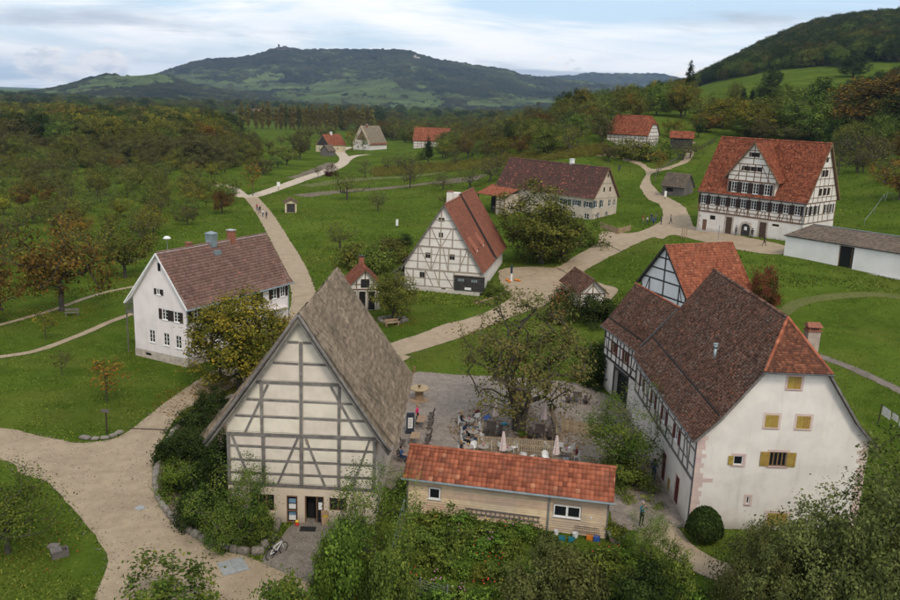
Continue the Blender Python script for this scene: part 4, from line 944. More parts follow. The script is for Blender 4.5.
# ------------------------------------------------------------------ grand timbered house (upper right)
def grand_house():
    Z0 = 5.92
    h = House('timbered_inn', 'grand timbered house with a broad cross gable, arched cellar door and red roof', 'house', (47.8,151.4,Z0), -137.1, -5.7, 5.75, .3, 19.4)
    he, hr = 6.75, 16.25; zr = lambda x: hr-.14-(hr-he)*abs(x)/6.15
    gd = [(6.4,0,1.15,2.9),(9.6,0,1.7,2.35),(12.65,0,1.2,2.8)]; sd_ = (1.75,0,.85,1.95); sm_ = [(3.2,2.05,1.05,.75),(14.8,2.4,1.2,.4)]
    up = [(1.05+i*1.9,4.72,.92,1.5) for i in range(10)]
    h.wall('right', [(h.y0,-1.2),(h.y1,-1.2),(h.y1,3.3),(h.y0,3.3)], 'plaster_white', h.hole(gd+[sd_]+sm_), dep=.3)
    h.wall('right', [(h.y0,3.3),(h.y1,3.3),(h.y1,he+.2),(h.y0,he+.2)], 'plaster_white', h.hole(up), d=-.02, name='timbered_wall')
    g2 = [(x, 4.72, .78, 1.45) for x in (4.8,3.1,1.4,-2.0,-4.2)]; g3 = [(.75,7.75,.8,1.2),(-.9,7.75,.8,1.2),(-2.3,7.75,.7,1.2),(.55,10.85,.75,1.1),(-.65,10.85,.75,1.1),(-.2,13.2,.6,.8)]
    for f in ('front','back'):
        h.wall(f, [(h.x0,-1.2),(h.x1,-1.2),(h.x1,zr(h.x1)),(0,zr(0)),(h.x0,zr(h.x0))], 'plaster_white', h.hole(g2+g3) if f == 'back' else ())
    h.wall('left', [(h.y0,-1.2),(h.y1,-1.2),(h.y1,he+.2),(h.y0,he+.2)], 'plaster_white')
    for q in up: h.window('right', *q, shut='open', sm='shutter_dark', rows=3, fm='frame_white', dep=.06)
    for q in g2: h.window('back', *q, shut='open', sm='shutter_dark', rows=3, dep=.06)
    for q in g3: h.window('back', *q, pane='dark_void', fm='wood_brown', cols=1, rows=1, shut='left', sm='shutter_dark', sill=False)
    h.door('right', *sd_, 'wood_brown', 'frame_white'); h.door('right', *gd[0], 'timber_dark2', 'stone_plinth', panel=4, g=.3); h.door('right', *gd[2], 'timber_dark2', 'stone_plinth', panel=4, g=.3)
    for q in sm_: h.window('right', *q, pane='dark_void', cols=1, rows=1, fm='wood_brown', sill=False)
    # arched cellar door in a stone surround
    a = gd[1]; ar = MB(); leaf = MB(); N_ = 10; R0, R1 = .85, 1.2
    for i in range(N_):
        t0, t1 = pi*i/N_, pi*(i+1)/N_; pts = [h.P('right', a[0]+r*cos(t), 1.35+r*sin(t)) for r, t in ((R0,t0),(R1,t0),(R1,t1),(R0,t1))]; ar.prism([p-Vector((.05,0,0)) for p in pts], (1,0,0), .12)
    for sg in (-1,1): y0, y1 = sorted((a[0]+sg*R0, a[0]+sg*R1)); ar.box(h.x1-.05,y0,-.2,h.x1+.07,y1,1.35)
    ao = ar.build('arched_doorway', 'stone_plinth', h.root)
    leaf.box(h.x1-.16,a[0]-.85,-.1,h.x1-.10,a[0]+.85,2.35); leaf.build('door_leaf', 'board_dark', ao); MB().box(h.x1-.09,a[0]-.28,1.05,h.x1-.08,a[0]+.2,1.65).build('notice', 'frame_white', ao)
    B = lambda f, *a, w=.17, d=.035, z=0: h.beam(f, *a, w=w, d=d, mat='timber_brown', z=z)
    B('right',h.y0,3.38,h.y1,3.38, w=.26, d=.06); B('right',h.y0,6.62,h.y1,6.62, w=.22, d=.05); B('right',h.y0,4.62,h.y1,4.62, w=.14, d=.028); B('right',h.y0,3.95,h.y1,3.95, w=.12, d=.026)
    ys = sorted([q[0]-.95 for q in up]+[19.25]+[.4])
    for y in ys: B('right',y,3.5,y,6.52)
    for i, q in enumerate(up): B('right', q[0]-.55, 3.5, q[0]-(.9 if i % 2 else .2), 4.56, w=.12, d=.02); B('right', q[0]+.5, 3.5, q[0]+(.9 if i % 2 else .2), 4.56, w=.12, d=.02)
    for t in (3.38,4.62,6.65,7.5,9.3,10.5,12.3,13.9):
        x = min(5.7, 6.15*(zr(0)-t)/(hr-he)); B('back',-x,t,x,t, w=.17 if t in (3.38,6.65,9.3,12.3) else .11, d=.03)
    for x in (-5.6,-3.1,-1.0,.55,2.3,4.0,5.6): B('back',x,3.45,x,min(6.55,zr(x)-.1))
    for x in (-3.4,-1.6,0,1.6,3.4): B('back',x,6.75,x,9.25, w=.14)
    for x in (-1.6,0,1.6): B('back',x,9.4,x,12.25 if abs(x) < .1 else min(12.2,zr(x)-.2), w=.14)
    for k in range(7): # white corner blocks at the left corner
        y0 = h.y0-.02; MB().box(h.x1-.2,y0,.1+k*.44,h.x1+.03,y0+(.55 if k % 2 else .32),.1+k*.44+.38).build('corner_stone', 'stone_plinth', h.root)
    pl = gable_planes(-6.15, he, 6.15, he, 0, hr, -.1, 19.8, (.1,.12)); ro = h.slab(pl, 'timber_brown'); h.cover(ro, pl, 'tile_red', .24, .26, seed=4, jit=.03, th=.03); h.ridge(ro, (0,-.1,hr+.04), (0,19.8,hr+.04), 'tile_red', .14, .45)
    for sx in (-1,1): MB().bar((sx*6.2,19.83,he-.1),(0,19.83,hr-.08),.06,.26).build('barge_board', 'timber_brown', ro)
    h.gutter((6.25,-.1,he-.05),(6.25,19.8,he-.05), 'lead', .07); h.pipe((h.x1+.1,19.3,-.3),(h.x1+.1,19.3,he-.1), 'zinc', .05)
    # cross gable in the middle of the front
    C, gw, ge, ga = 9.65, 4.25, 9.55, 15.95; xf = h.x1+.02
    dw = [(C-3.2+.15+i*2.0, 7.35, .95, 1.75) for i in range(4)]; dz = lambda y: ga-.12-(ga-ge)*abs(y-C)/5.0
    old = h.x1; h.x1 = xf+.02
    dt = [(C-1.35,11.1,.6,.75),(C-.15,11.1,.6,.75),(C+1.0,11.1,.6,.75),(C-.35,13.45,.55,.75),(C+.4,13.45,.5,.75)]
    h.wall('right', [(C-gw,6.7),(C+gw,6.7),(C+gw,dz(C+gw)),(C,dz(C)),(C-gw,dz(C-gw))], 'plaster_white', h.hole(dw+dt), name='cross_gable_wall')
    for q in dw: h.window('right', *q, shut='open', sm='shutter_dark', rows=3, dep=.06)
    for q in dt: h.window('right', *q, pane='dark_void', fm='wood_brown', cols=1, rows=1, shut='open', sm='shutter_dark', sill=False)
    for t in (6.85,7.25,9.35,10.2,10.9,12.2,13.2,14.5):
        y = min(gw, 5.0*(dz(C)-t)/(ga-ge)); B('right',C-y,t,C+y,t, w=.24 if t in (6.85,9.35) else .13, d=.05 if t in (6.85,9.35) else .028)
    for k in (-4.15,-2.15,-.1,1.9,4.15): B('right',C+k,6.95,C+k,9.25)
    for k in (-2.4,-1.0,.4,1.6,2.9): B('right',C+k,9.45,C+k,min(12.15,dz(C+k)-.15), w=.13)
    B('right',C,12.25,C,15.3, w=.14); B('right',C-3.9,7.3,C-2.4,7.9, w=.12, d=.02); B('right',C-3.2,9.45,C-1.6,12.0, w=.12, d=.02); B('right',C+3.2,9.45,C+1.6,12.0, w=.12, d=.02)
    h.x1 = old
    for sg in (-1,1): h.wall('right', [(C+sg*gw-.01,6.7),(C+sg*gw+.01,6.7),(C+sg*gw+.01,9.0),(C+sg*gw-.01,9.0)], 'plaster_white', name='cross_gable_wall')
    for sg in (-1,1): MB().box(2.0,C+sg*gw-.05,6.8,xf,C+sg*gw+.05,9.9).build('cheek_wall', 'plaster_white', h.root)
    def xm(z): return 6.15*(hr-z)/(hr-he)   # main slope x at height z
    X1 = xf+.45; cp = []
    for sg in (-1,1):
        E0 = (X1, C+sg*5.05, ge-.07); E1 = (xm(ge)-.3, C+sg*5.05, ge-.07); R0 = (X1, C, ga); R1 = (xm(ga)-.2, C, ga)
        cp.append((E0,E1,R1,R0) if sg > 0 else (E1,E0,R0,R1))
    ro2 = h.slab(cp, 'timber_brown', 'cross_gable_roof'); h.cover(ro2, cp, 'tile_red', .24, .26, seed=14, jit=.03, th=.03); h.ridge(ro2, (X1,C,ga+.04), (xm(ga)-.2,C,ga+.04), 'tile_red', .13, .45)
    for sg in (-1,1): MB().bar((X1+.03,C+sg*5.1,ge-.2),(X1+.03,C,ga-.1),.05,.22).build('barge_board', 'timber_brown', ro2)
grand_house()
# ------------------------------------------------------------------ timbered farmhouse with the shed-like extension (middle)
def mid_house():
    h = House('timbered_farmhouse', 'pale timber-framed farmhouse with tall gable, rose tiled roof and dark boarded bay', 'farmhouse', (-1.3,111.3,.75), -11.7, -5.35, 5.35, .3, 20.9)
    he, hr = 2.95, 12.2; zr = lambda x: hr-.14-(hr-he)*abs(x)/5.75
    g = [(-.35,9.8,.85,.55),(-.35,7.6,.62,.7),(-2.1,4.6,.75,.8),(1.33,4.6,.75,.8),(-2.85,1.8,.7,.8),(.3,.35,.6,.38)]
    h.wall('front', [(h.x0,.55),(h.x1,.55),(h.x1,zr(h.x1)),(0,zr(0)),(h.x0,zr(h.x0))], 'plaster_white', h.hole(g[:5]))
    h.wall('front', [(h.x0-.05,-1.8),(h.x1+.05,-1.8),(h.x1+.05,.55),(h.x0-.05,.55)], 'plaster_white', h.hole(g[5:]), 'plinth', d=.06)
    for f in ('right','left'): h.wall(f, [(h.y0,-1.5),(h.y1,-1.5),(h.y1,he+.3),(h.y0,he+.3)], 'plaster_white')
    h.wall('back', [(h.x0,-1.5),(h.x1,-1.5),(h.x1,zr(h.x1)),(0,zr(0)),(h.x0,zr(h.x0))], 'plaster_white')
    for q in g: h.window('front', *q, fm='timber_grey', cols=2, rows=1, pane='dark_void', sill=False)
    B = lambda *a, w=.17, d=.03, z=0: h.beam('front', *a, w=w, d=d, mat='timber_pale', z=z)
    B(h.x0,.62,1.75,.62, w=.2, d=.04); B(-5.3,2.98,5.3,2.98, w=.22, d=.045)
    for t in (6.25,8.9):
        x = 5.75*(zr(0)-t)/(hr-he); B(-x,t,x,t, w=.2, d=.04)
    for t in (1.75,4.1,5.2,7.4,10.0):
        x = min(5.3, 5.75*(zr(0)-t)/(hr-he)); B(-x,t,x if t != 1.75 else 1.7,t, w=.11, d=.024)
    for x in (-4.1,-2.4,-.35,1.7): B(x,.7,x,2.88)
    for x in (-3.5,-1.6,-.35,.85,2.5,3.6): B(x,3.1,x,min(6.15,zr(x)-.1))
    for x in (-1.9,-.35,1.3): B(x,6.35,x,8.8)
    B(-.35,9.0,-.35,11.6, w=.14)
    for a in ((-1.7,8.8,-.45,6.4),(1.1,8.8,-.2,6.4),(-3.3,6.15,-1.7,3.1),(-.5,6.15,-1.5,3.1),(0,6.15,.8,3.1),(3.4,6.1,2.3,3.1),(-5.2,2.9,-4.2,.7),(-2.4,2.9,-1.2,.7),(-.3,.7,-1.1,2.9),(.2,2.9,1.6,.7)): B(*a, w=.12, d=.018, z=.006)
    # dark boarded bay at the corner
    bay = MB().box(1.8,h.y0-.16,.48,5.95,h.y0+.5,2.55); bo = bay.build('boarded_bay', 'board_dark', h.root)
    for x in (2.75,4.6): 
        for i in range(3): MB().box(x-.42+i*.3,h.y0-.19,1.75,x-.18+i*.3,h.y0-.165,2.12).build('small_pane', 'zinc', bo)
    MB().box(3.3,h.y0-.185,.62,4.2,h.y0-.162,.95).build('notice', 'frame_white', bo); MB().bar((1.7,h.y0-.22,2.62),(6.1,h.y0-.22,2.62),.16,.12).build('bay_rail', 'timber_pale', bo)
    yb = 11.2
    p1 = gable_planes(-5.75, he, 5.75, he, 0, hr, 0, yb); p2 = gable_planes(-5.95, he+.30, 5.95, he+.35, 0, hr+.32, yb+.02, 21.3)
    ro = h.slab(p1+p2); h.cover(ro, p1, 'tile_rose', .22, .24, seed=2, jit=.02); h.cover(ro, p2, 'tile_rose', .22, .24, seed=22, jit=.02); h.ridge(ro, (0,0,hr+.03), (0,yb,hr+.03), 'tile_rose', .12); h.ridge(ro, (0,yb,hr+.35), (0,21.3,hr+.35), 'tile_rose', .12)
    for sx in (-1,1): MB().bar((sx*5.8,-.04,he-.1),(0,-.04,hr-.08),.05,.18).build('barge_board', 'timber_grey', ro); MB().bar((sx*5.9,yb,he+.22),(0,yb,hr+.26),.06,.26).build('barge_board', 'board_dark', ro)
    def eyebrow(y, t, w=1.9):
        x = 5.75*(1-t); z = he+(hr-he)*t; s = MB(); n = 10; pts = []
        for k in range(n+1):
            a = pi*k/n; pts.append((x+.35, y-w/2+w*k/n, z+.62*sin(a)**1.3-.25))
        back = [(x-1.1, p[1], z+1.1*(hr-he)/5.75*1.0-.05+.1*sin(pi*i/n)) for i, p in enumerate(pts)]
        m = len(pts); s.add(pts+back, [(i, i+1, m+i+1, m+i) for i in range(n)]); s.build('eyebrow_dormer', 'tile_rose', ro, True)
        MB().add([(p[0]-.12, p[1], p[2]-.04) for p in pts]+[(x+.23,y,z-.3)], [(i, i+1, m) for i in range(n)]).build('dormer_opening', 'plaster_white', ro)
    eyebrow(3.2,.30); eyebrow(8.2,.30)
    h.chimney(ro, -.9, 8.2, hr-1.6, hr+.9, .75, .75, 'plaster_white', 'brick_red')
    dg = MB(); dg.box(-2.2,11.6,hr-1.3,-.3,13.4,hr+.35); dg.build('roof_hatch', 'plaster_white', ro)
    # low lean-to roofs on the left side
    for y0, y1, z0, z1, x0 in ((.8,5.2,2.1,3.6,-7.4),(5.6,10.5,2.9,4.6,-7.2)):
        q = [((x0,y1,z0),(x0,y0,z0),(-5.3,y0,z1),(-5.3,y1,z1))]; r2 = h.slab(q, 'timber_grey', 'lean_to_roof'); h.cover(r2, q, 'tile_mixed', .24, .26, seed=5)
        MB().box(x0+.4,y0+.3,-1.4,-5.35,y1-.3,z0+.1).build('lean_to_wall', 'board_grey', h.root)
mid_house()
# ------------------------------------------------------------------ long house with the red porch roof (centre back)
def long_house():
    h = House('long_farmhouse', 'long beige farmhouse with mottled dark roof and an orange-red porch roof on its end', 'farmhouse', (12.3,189.6,3.96), -138.1, -3.85, 3.85, .4, 28.0)
    he, hr = 4.65, 10.7; zr = lambda x: hr-.14-(hr-he)*abs(x)/4.2
    sw = [(19.0,2.72,1.0,1.1),(21.2,2.72,1.0,1.1),(23.7,2.72,1.1,1.15),(26.7,2.72,1.1,1.15),(26.5,.35,1.2,1.1),(22.9,.35,1.1,1.1),(19.4,.35,1.1,1.1)]
    h.wall('right', [(h.y0,-1.5),(h.y1,-1.5),(h.y1,he+.25),(h.y0,he+.25)], 'plaster_beige', h.hole(sw))
    for q in sw: h.window('right', *q, shut='open' if q[1] > 2 else None, sm='shutter_green', rows=2)
    g = [(-.3,8.75,.5,.75),(.7,5.85,.55,.95),(-1.25,5.85,.55,.95),(3.0,2.75,.9,1.5),(1.0,2.75,.9,1.5),(-1.4,2.8,.85,1.45),(-2.95,2.9,.75,1.4),(2.05,.35,.85,1.4),(-.7,.2,.85,1.6)]
    h.wall('back', [(h.x0,-1.5),(h.x1,-1.5),(h.x1,zr(h.x1)),(0,zr(0)),(h.x0,zr(h.x0))], 'plaster_beige', h.hole(g))
    for i, q in enumerate(g): h.window('back', *q, rows=2, pane='dark_void' if i < 3 else 'glass', cols=1 if i < 3 else 2, fm='frame_white' if i > 2 else 'wood_brown', shut='left' if i in (3,4) else None, sm='shutter_green', sill=i > 2)
    h.wall('front', [(h.x0,-1.5),(h.x1,-1.5),(h.x1,zr(h.x1)),(0,zr(0)),(h.x0,zr(h.x0))], 'plaster_beige'); h.wall('left', [(h.y0,-1.5),(h.y1,-1.5),(h.y1,he+.2),(h.y0,he+.2)], 'plaster_beige')
    h.door('back', 3.3, -.4, .8, 1.7, 'wood_brown')
    for t in (4.6,7.6): x = 4.2*(zr(0)-t)/(hr-he); h.beam('back', -min(x,3.85),t,min(x,3.85),t, w=.16, mat='timber_pale')
    pl = gable_planes(-4.2, he, 4.2, he, 0, hr, 0, 28.4, (.12,.15)); ro = h.slab(pl, 'timber_brown'); h.cover(ro, pl, 'tile_mixed', .27, .30, seed=6, jit=.03, th=.035); h.ridge(ro, (0,0,hr+.03), (0,28.4,hr+.03), 'tile_mixed', .14, .45)
    for sx in (-1,1): MB().bar((sx*4.25,28.43,he-.1),(0,28.43,hr-.08),.05,.2).build('barge_board', 'timber_brown', ro)
    h.chimney(ro, -.3, 18.2, hr-.8, hr+1.0, .8, .7, 'frame_white', 'frame_white'); h.gutter((4.28,0,he-.05),(4.28,28.4,he-.05), 'wood_brown', .06)
    # timbered cart shed under the red porch roof
    x0, x1, y0, y1 = 3.9, 8.2, -1.2, 7.2
    pq = [((x1+.4,y0-.3,2.9),(x1+.4,y1+.4,2.9),(3.4,y1+.4,4.75),(3.4,y0-.3,4.75))]
    pr = h.slab(pq, 'timber_brown', 'porch_roof'); h.cover(pr, pq, 'tile_orange', .28, .34, PAN, .03, 3)
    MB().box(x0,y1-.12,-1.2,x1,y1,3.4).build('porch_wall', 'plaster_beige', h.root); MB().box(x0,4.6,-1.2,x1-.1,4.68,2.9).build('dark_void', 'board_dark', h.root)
    for y in (4.6,5.9,7.2): MB().box(x1-.1,y-.09,-1.2,x1+.06,y+.09,2.9).build('porch_post', 'timber_brown', h.root)
    for z in (.2,1.1,2.0,2.85): MB().box(x1-.08,4.6,z-.07,x1+.05,7.2,z+.07).build('porch_rail', 'timber_brown', h.root)
    MB().box(x1-.06,4.65,-1.2,x1+.0,7.15,2.85).build('porch_panel', 'plaster_beige', h.root)
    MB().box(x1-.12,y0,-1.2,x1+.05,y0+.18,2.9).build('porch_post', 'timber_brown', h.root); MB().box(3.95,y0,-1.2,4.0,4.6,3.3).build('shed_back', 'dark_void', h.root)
    return h
pmat('shutter_green', (.10,.125,.115), (.07,.09,.085), 3, .6, .2)
LH = long_house()
# ------------------------------------------------------------------ smaller buildings
def simple_house(name, label, cat, loc, yaw, W_, L_, he, hr, wall='plaster_white', roof='tile_red', tw=.24, over=.4, beams=None, win=(), hip=None, z0=-1.2, gmat=None, tile=True, under='timber_brown', ridge=True, kick=None):
    h = House(name, label, cat, loc, yaw, -W_/2, W_/2, over, L_-over); ex = W_/2+over; zr = lambda x: hr-.12-(hr-he)*abs(x)/ex
    hb = (hr-(hr-he)*hip) if hip else 1e9
    for f in ('front','right','back','left'):
        a, b = (h.x0, h.x1) if f in ('front','back') else (h.y0, h.y1); hol = h.hole([q[1:5] for q in win if q[0] == f])
        if f in ('front','back'):
            up = [(x, min(zr(x), hb)) for x in np.linspace(b, a, 9)]; h.wall(f, [(a,z0),(b,z0)]+up, gmat or wall, hol)
        else: h.wall(f, [(a,z0),(b,z0),(b,zr(W_/2)),(a,zr(W_/2))], wall, hol)
    for q in win: h.window(q[0], *q[1:5], **(q[5] if len(q) > 5 else {}))
    if hip:
        xh = ex*hip; d = (hr-hb)*.55; pl = []
        for sg in (-1,1):
            X = sg*ex; xs_ = sg*xh
            lo = ((X,0,he),(X,L_,he),(xs_,L_,hb),(xs_,0,hb)); hi = ((xs_,0,hb),(xs_,L_,hb),(0,L_-d,hr),(0,d,hr))
            sw_ = lambda q: (q[1],q[0],q[3],q[2])
            pl += [lo, hi] if sg > 0 else [sw_(lo), sw_(hi)]
        pl += [((-xh,0,hb),(xh,0,hb),(0,d,hr),(0,d,hr)), ((xh,L_,hb),(-xh,L_,hb),(0,L_-d,hr),(0,L_-d,hr))]; ra, rb = d, L_-d
    else: pl = gable_planes(-ex, he, ex, he, 0, hr, 0, L_, kick); ra, rb = 0, L_
    ro = h.slab(pl, under)
    if tile: h.cover(ro, pl, roof, tw, tw*1.1, seed=int(loc[1]), jit=.03, th=.03)
    if ridge: h.ridge(ro, (0,ra,hr+.03), (0,rb,hr+.03), roof, .12, .45)
    h.ro = ro; h.he, h.hr, h.ex, h.zr = he, hr, ex, zr
    return h
def hut():
    p = (-10.8,102.0,Tz(-10.8,102.0)); h = simple_house('bake_house', 'tiny timbered bake house with orange roof and dark loft hatch behind the thatch', 'hut', p, 12, 3.9, 6.2, 3.0, 5.4, roof='tile_orange', tw=.28)
    B = lambda *a, w=.13, d=.03: h.beam('front', *a, w=w, d=d, mat='timber_brown')
    B(-1.9,2.75,1.9,2.75, w=.2); B(0,3,0,5.0); B(-1.1,2.9,-1.1,3.9); B(1.1,2.9,1.1,3.9); B(-1.4,3.4,1.4,3.4, d=.022)
    MB().box(-.55,h.y0-.05,3.0,.55,h.y0+.1,4.1).build('loft_hatch', 'shutter_black', h.root)
    for x in (-1.55,-.35,.85): MB().box(x-.42,h.y0-.03,.1,x+.42,h.y0+.1,2.5).build('opening', 'dark_void', h.root)
    for x in (-.95,.3,1.5): MB().box(x-.08,h.y0-.10,-.2,x+.08,h.y0+.04,2.7).build('post', 'timber_pale', h.root)
    h.chimney(h.ro, -.1, 4.4, 4.6, 6.3, .65, .55, 'brick_red', 'iron')
hut()
def shed():
    p = (18.7,104.7,Tz(18.7,104.7)-.1); h = simple_house('garden_shed', 'small plastered shed with brown tiled roof and timbered gable beside the gravel road', 'shed', p, 9.8, 3.5, 8.6, 2.0, 3.9, roof='tile_dark', tw=.24, wall='stone_plinth', gmat='plaster_white')
    B = lambda *a, w=.15, d=.03: h.beam('front', *a, w=w, d=d, mat='timber_brown')
    B(0,.1,0,3.4); B(-1.7,2.0,1.7,2.0); B(-1.0,2.05,-.1,3.1, w=.12, d=.02); B(1.0,2.05,.1,3.1, w=.12, d=.02); B(-1.65,0,-1.65,2.0); B(1.65,0,1.65,2.0); B(-1.7,1.0,1.7,1.0, w=.12, d=.022)
shed()
def field_barn():
    u = (48.2,189.0); h = simple_house('field_barn', 'small weathered grey plank barn with shingled roof beside the path fork', 'barn', (*u, Tz(50.3,183.5)-.1), -137, 3.9, 6.2, 2.0, 5.0, wall='board_grey', roof='shingle_grey', tw=.3, over=.35, under='board_grey', ridge=False)
    for f, a0, a1 in (('right',h.y0,h.y1),('back',h.x0,h.x1)):
        n = int((a1-a0)/.28)
        for i in range(n):
            x = a0+(a1-a0)*(i+.5)/n; top = h.zr(h.x1)-.05 if f == 'right' else h.zr(x)-.12; h.beam(f, x,.0,x,top, w=.25, d=.02+.012*(i % 2), mat='board_grey', name='plank')
    MB().box(h.x1-.02,1.4,.9,h.x1+.05,3.2,1.7).build('shed_opening', 'dark_void', h.root)
field_barn()
def hill_house():
    c = ray_y(641,146,243); h = simple_house('hillside_house', 'timbered house on the slope with half-hipped red roof among bushes', 'house', (46.5,252.0,16.2), -125, 8.6, 13.5, 2.9, 8.4, z0=-4, hip=.42, roof='tile_red', tw=.3)
    for f in ('right','back'):
        a, b = (h.y0, h.y1) if f == 'right' else (h.x0, h.x1)
        for t in (.9,1.9,2.75): h.beam(f, a,t,b,t, w=.16, d=.028, mat='timber_brown')
        n = int((b-a)/1.2)
        for i in range(n+1): x = a+.1+(b-a-.2)*i/n; h.beam(f, x,.1,x,2.9, w=.15, mat='timber_brown')
    for t in (3.9,4.9): h.beam('back', -2.8,t,2.8,t, w=.15, d=.028, mat='timber_brown')
    g = simple_house('annex_shed', 'little shed with red roof and black gable next to the hillside house', 'shed', (*(ray_y(664,140,240).to_2d()+Vector((3,6))), 17.0), -105, 3.6, 7, 1.7, 3.6, z0=-3, wall='board_dark', roof='tile_red', tw=.3)
hill_house()
def modern():
    p = Vector((50.6,124.2)); q = Vector((61.4,110.6)); d = (q-p).normalized(); yaw = math.degrees(math.atan2(d.y, d.x)); n = Vector((-d.y, d.x)); Lm = 27; h = House('modern_hall', 'modern low white hall with weathered wooden roof band and one large glazed opening', 'hall', (p.x,p.y,5.55), yaw, 0, Lm, 0, 9.5)
    wx = (13.0 if False else 9.0); 
    o = MB(); ga, gb = 8.35, 10.55
    h.wall('front', [(0,-2.5),(Lm,-2.5),(Lm,3.1),(0,3.1)], 'concrete_white', [(ga,-.15,gb,2.95)], dep=.45)
    for f in ('left','right','back'): 
        a, b = (0, Lm) if f == 'back' else (0, 9.5); h.wall(f, [(a,-2.5),(b,-2.5),(b,3.1),(a,3.1)], 'concrete_white')
    w = MB(); 
    for a, b in ((ga,ga+.09),(gb-.45,gb-.36),(gb-.09,gb)): w.box(a,.28,-.1,b,.4,2.9)
    wo = w.build('window', 'wood_brown', h.root); MB().box(ga,.33,-.1,gb,.345,2.9).build('pane', 'glass', wo); MB().box(ga-.05,-.1,-.24,gb+.05,.4,-.15).build('sill', 'zinc', wo)
    # wood-shingled sloping roof band with thin flat roof behind
    pl = [((-.3,-.15,3.15),(Lm+.3,-.15,3.15),(Lm+.3,3.6,4.9),(-.3+2.4,3.6,4.9))]; ro = h.slab(pl, 'board_grey'); h.cover(ro, pl, 'shingle_grey', .3, .32, seed=5, th=.03, jit=.03)
    MB().box(-.25,0,3.1,Lm,9.4,3.14).build('soffit', 'board_dark', h.root)
    pl2 = [((Lm+.3,9.7,3.6),(1.0,9.7,3.6),(-.3+2.4,3.6,4.9),(Lm+.3,3.6,4.9))]; r2 = h.slab(pl2, 'board_dark', 'rear_roof'); h.cover(r2, pl2, 'tile_mixed2', .4, .45, seed=8, jit=.02)
    MB().bar((2.1,3.55,4.97),(Lm,3.55,4.97),.16,.08).build('ridge_cap', 'zinc', ro)
    MB().tube([(-.32,-.2,3.1),(Lm,-.2,3.1)], .06, 6).build('gutter', 'iron', ro)
    MB().box(-.1,-.5,-2.0,Lm,.0,-.28).build('plinth', 'concrete', h.root)
pmat('concrete_white', (.74,.715,.68), (.68,.655,.62), .5, .85, .1)
modern()
def far_houses():
    def base(px, py): return at(px, py)
    b = base(322,152); h = simple_house('cottage', 'cream cottage with dark gable and red roof far down the path', 'cottage', b, -32, 9, 14, 3.6, 9.0, wall='plaster_cream_far', roof='tile_orange', tw=.5, gmat='plaster_cream_far')
    MB().add([(-4.4,h.y0-.1,3.4),(4.4,h.y0-.1,3.4),(0,h.y0-.1,8.4)], [(0,1,2)]).build('gable_boarding', 'board_dark', h.root); h.chimney(h.ro, 0, 7, 8.4, 10.2, 1, 1, 'frame_white', 'frame_white')
    h.windows('front', [(-2.2,1.2,1.1,1.2),(0,1.2,1.1,1.2),(2.2,1.2,1.1,1.2)], dep=.02); h.windows('right', [(3,1.2,1.1,1.2),(7,1.2,1.1,1.2)], dep=.02)
    b = base(361,150); h = simple_house('steep_thatched_house', 'steep house with straw-coloured roof and white gable foot far down the path', 'house', b, -35, 12, 15, 3.2, 13.0, wall='plaster_white', roof='thatch_far', tw=.5, under='wood_warm', ridge=False)
    MB().add([(-3.6,h.y0-.1,5.5),(3.6,h.y0-.1,5.5),(0,h.y0-.1,11.0)], [(0,1,2)]).build('gable_boarding', 'timber_brown', h.root)
    q = [((h.ex+.1,-.1,h.he-.05),(h.ex+.1,15.1,h.he-.05),(h.ex-1.6,15.1,h.he+2.2),(h.ex-1.6,-.1,h.he+2.2))]; r2 = h.slab(q, 'timber_brown', 'eave_roof'); h.cover(r2, q, 'tile_orange', .5, .5, seed=3, th=.06)
    for sx in (-1,1): MB().bar((sx*h.ex,-.1,h.he),(0,-.1,h.hr),.3,.5).build('barge_board', 'wood_warm', h.ro)
    h.windows('front', [(-2.5,1.0,1.2,1.3),(2.5,1.0,1.2,1.3)], dep=.02); h.chimney(h.ro, .5, 4, 12.2, 13.8, 1, 1, 'brick_red', 'frame_white')
    b = base(409,148.5); h = simple_house('red_roofed_barn', 'long white barn with large plain red roof beyond the meadow', 'barn', (b.x+2.5,b.y+5,b.z), -96, 11, 20, 4.4, 11.5, wall='plaster_white', roof='tile_orange', tw=.5)
    for t in (1.5,2.9,4.2): h.beam('right', h.y0,t,h.y1,t, w=.22, mat='timber_brown')
    for i in range(10): x = h.y0+.3+(h.y1-h.y0-.6)*i/9; h.beam('right', x,0,x,4.3, w=.22, mat='timber_brown')
    h.windows('right', [(4,2,1,1),(8,2,1,1),(15,2,1,1)], dep=.02)
    b = base(324,156); simple_house('grey_shed', 'small dark grey shed in front of the cream cottage', 'shed', b, -28, 5, 6, 2.3, 5.2, wall='board_grey', roof='shingle_grey', tw=.5, ridge=False, under='board_grey')
    b = at(291,213); h = simple_house('field_hut', 'tiny open hut with purple-grey roof standing alone in the meadow', 'hut', b, 14, 2.6, 3.2, 2.3, 3.3, wall='plaster_cream_far', roof='tile_brown', tw=.3, over=.45)
    MB().box(-.95,h.y0-.03,.1,.95,h.y0+.05,2.1).build('opening', 'board_dark', h.root)
pmat('plaster_cream_far', (.62,.52,.34), (.55,.46,.31), .6, .9, .1)
pmat('thatch_far', (.30,.245,.18), (.23,.19,.14), .8, .95, .5, 6, .05, rnd=.3)
far_houses()
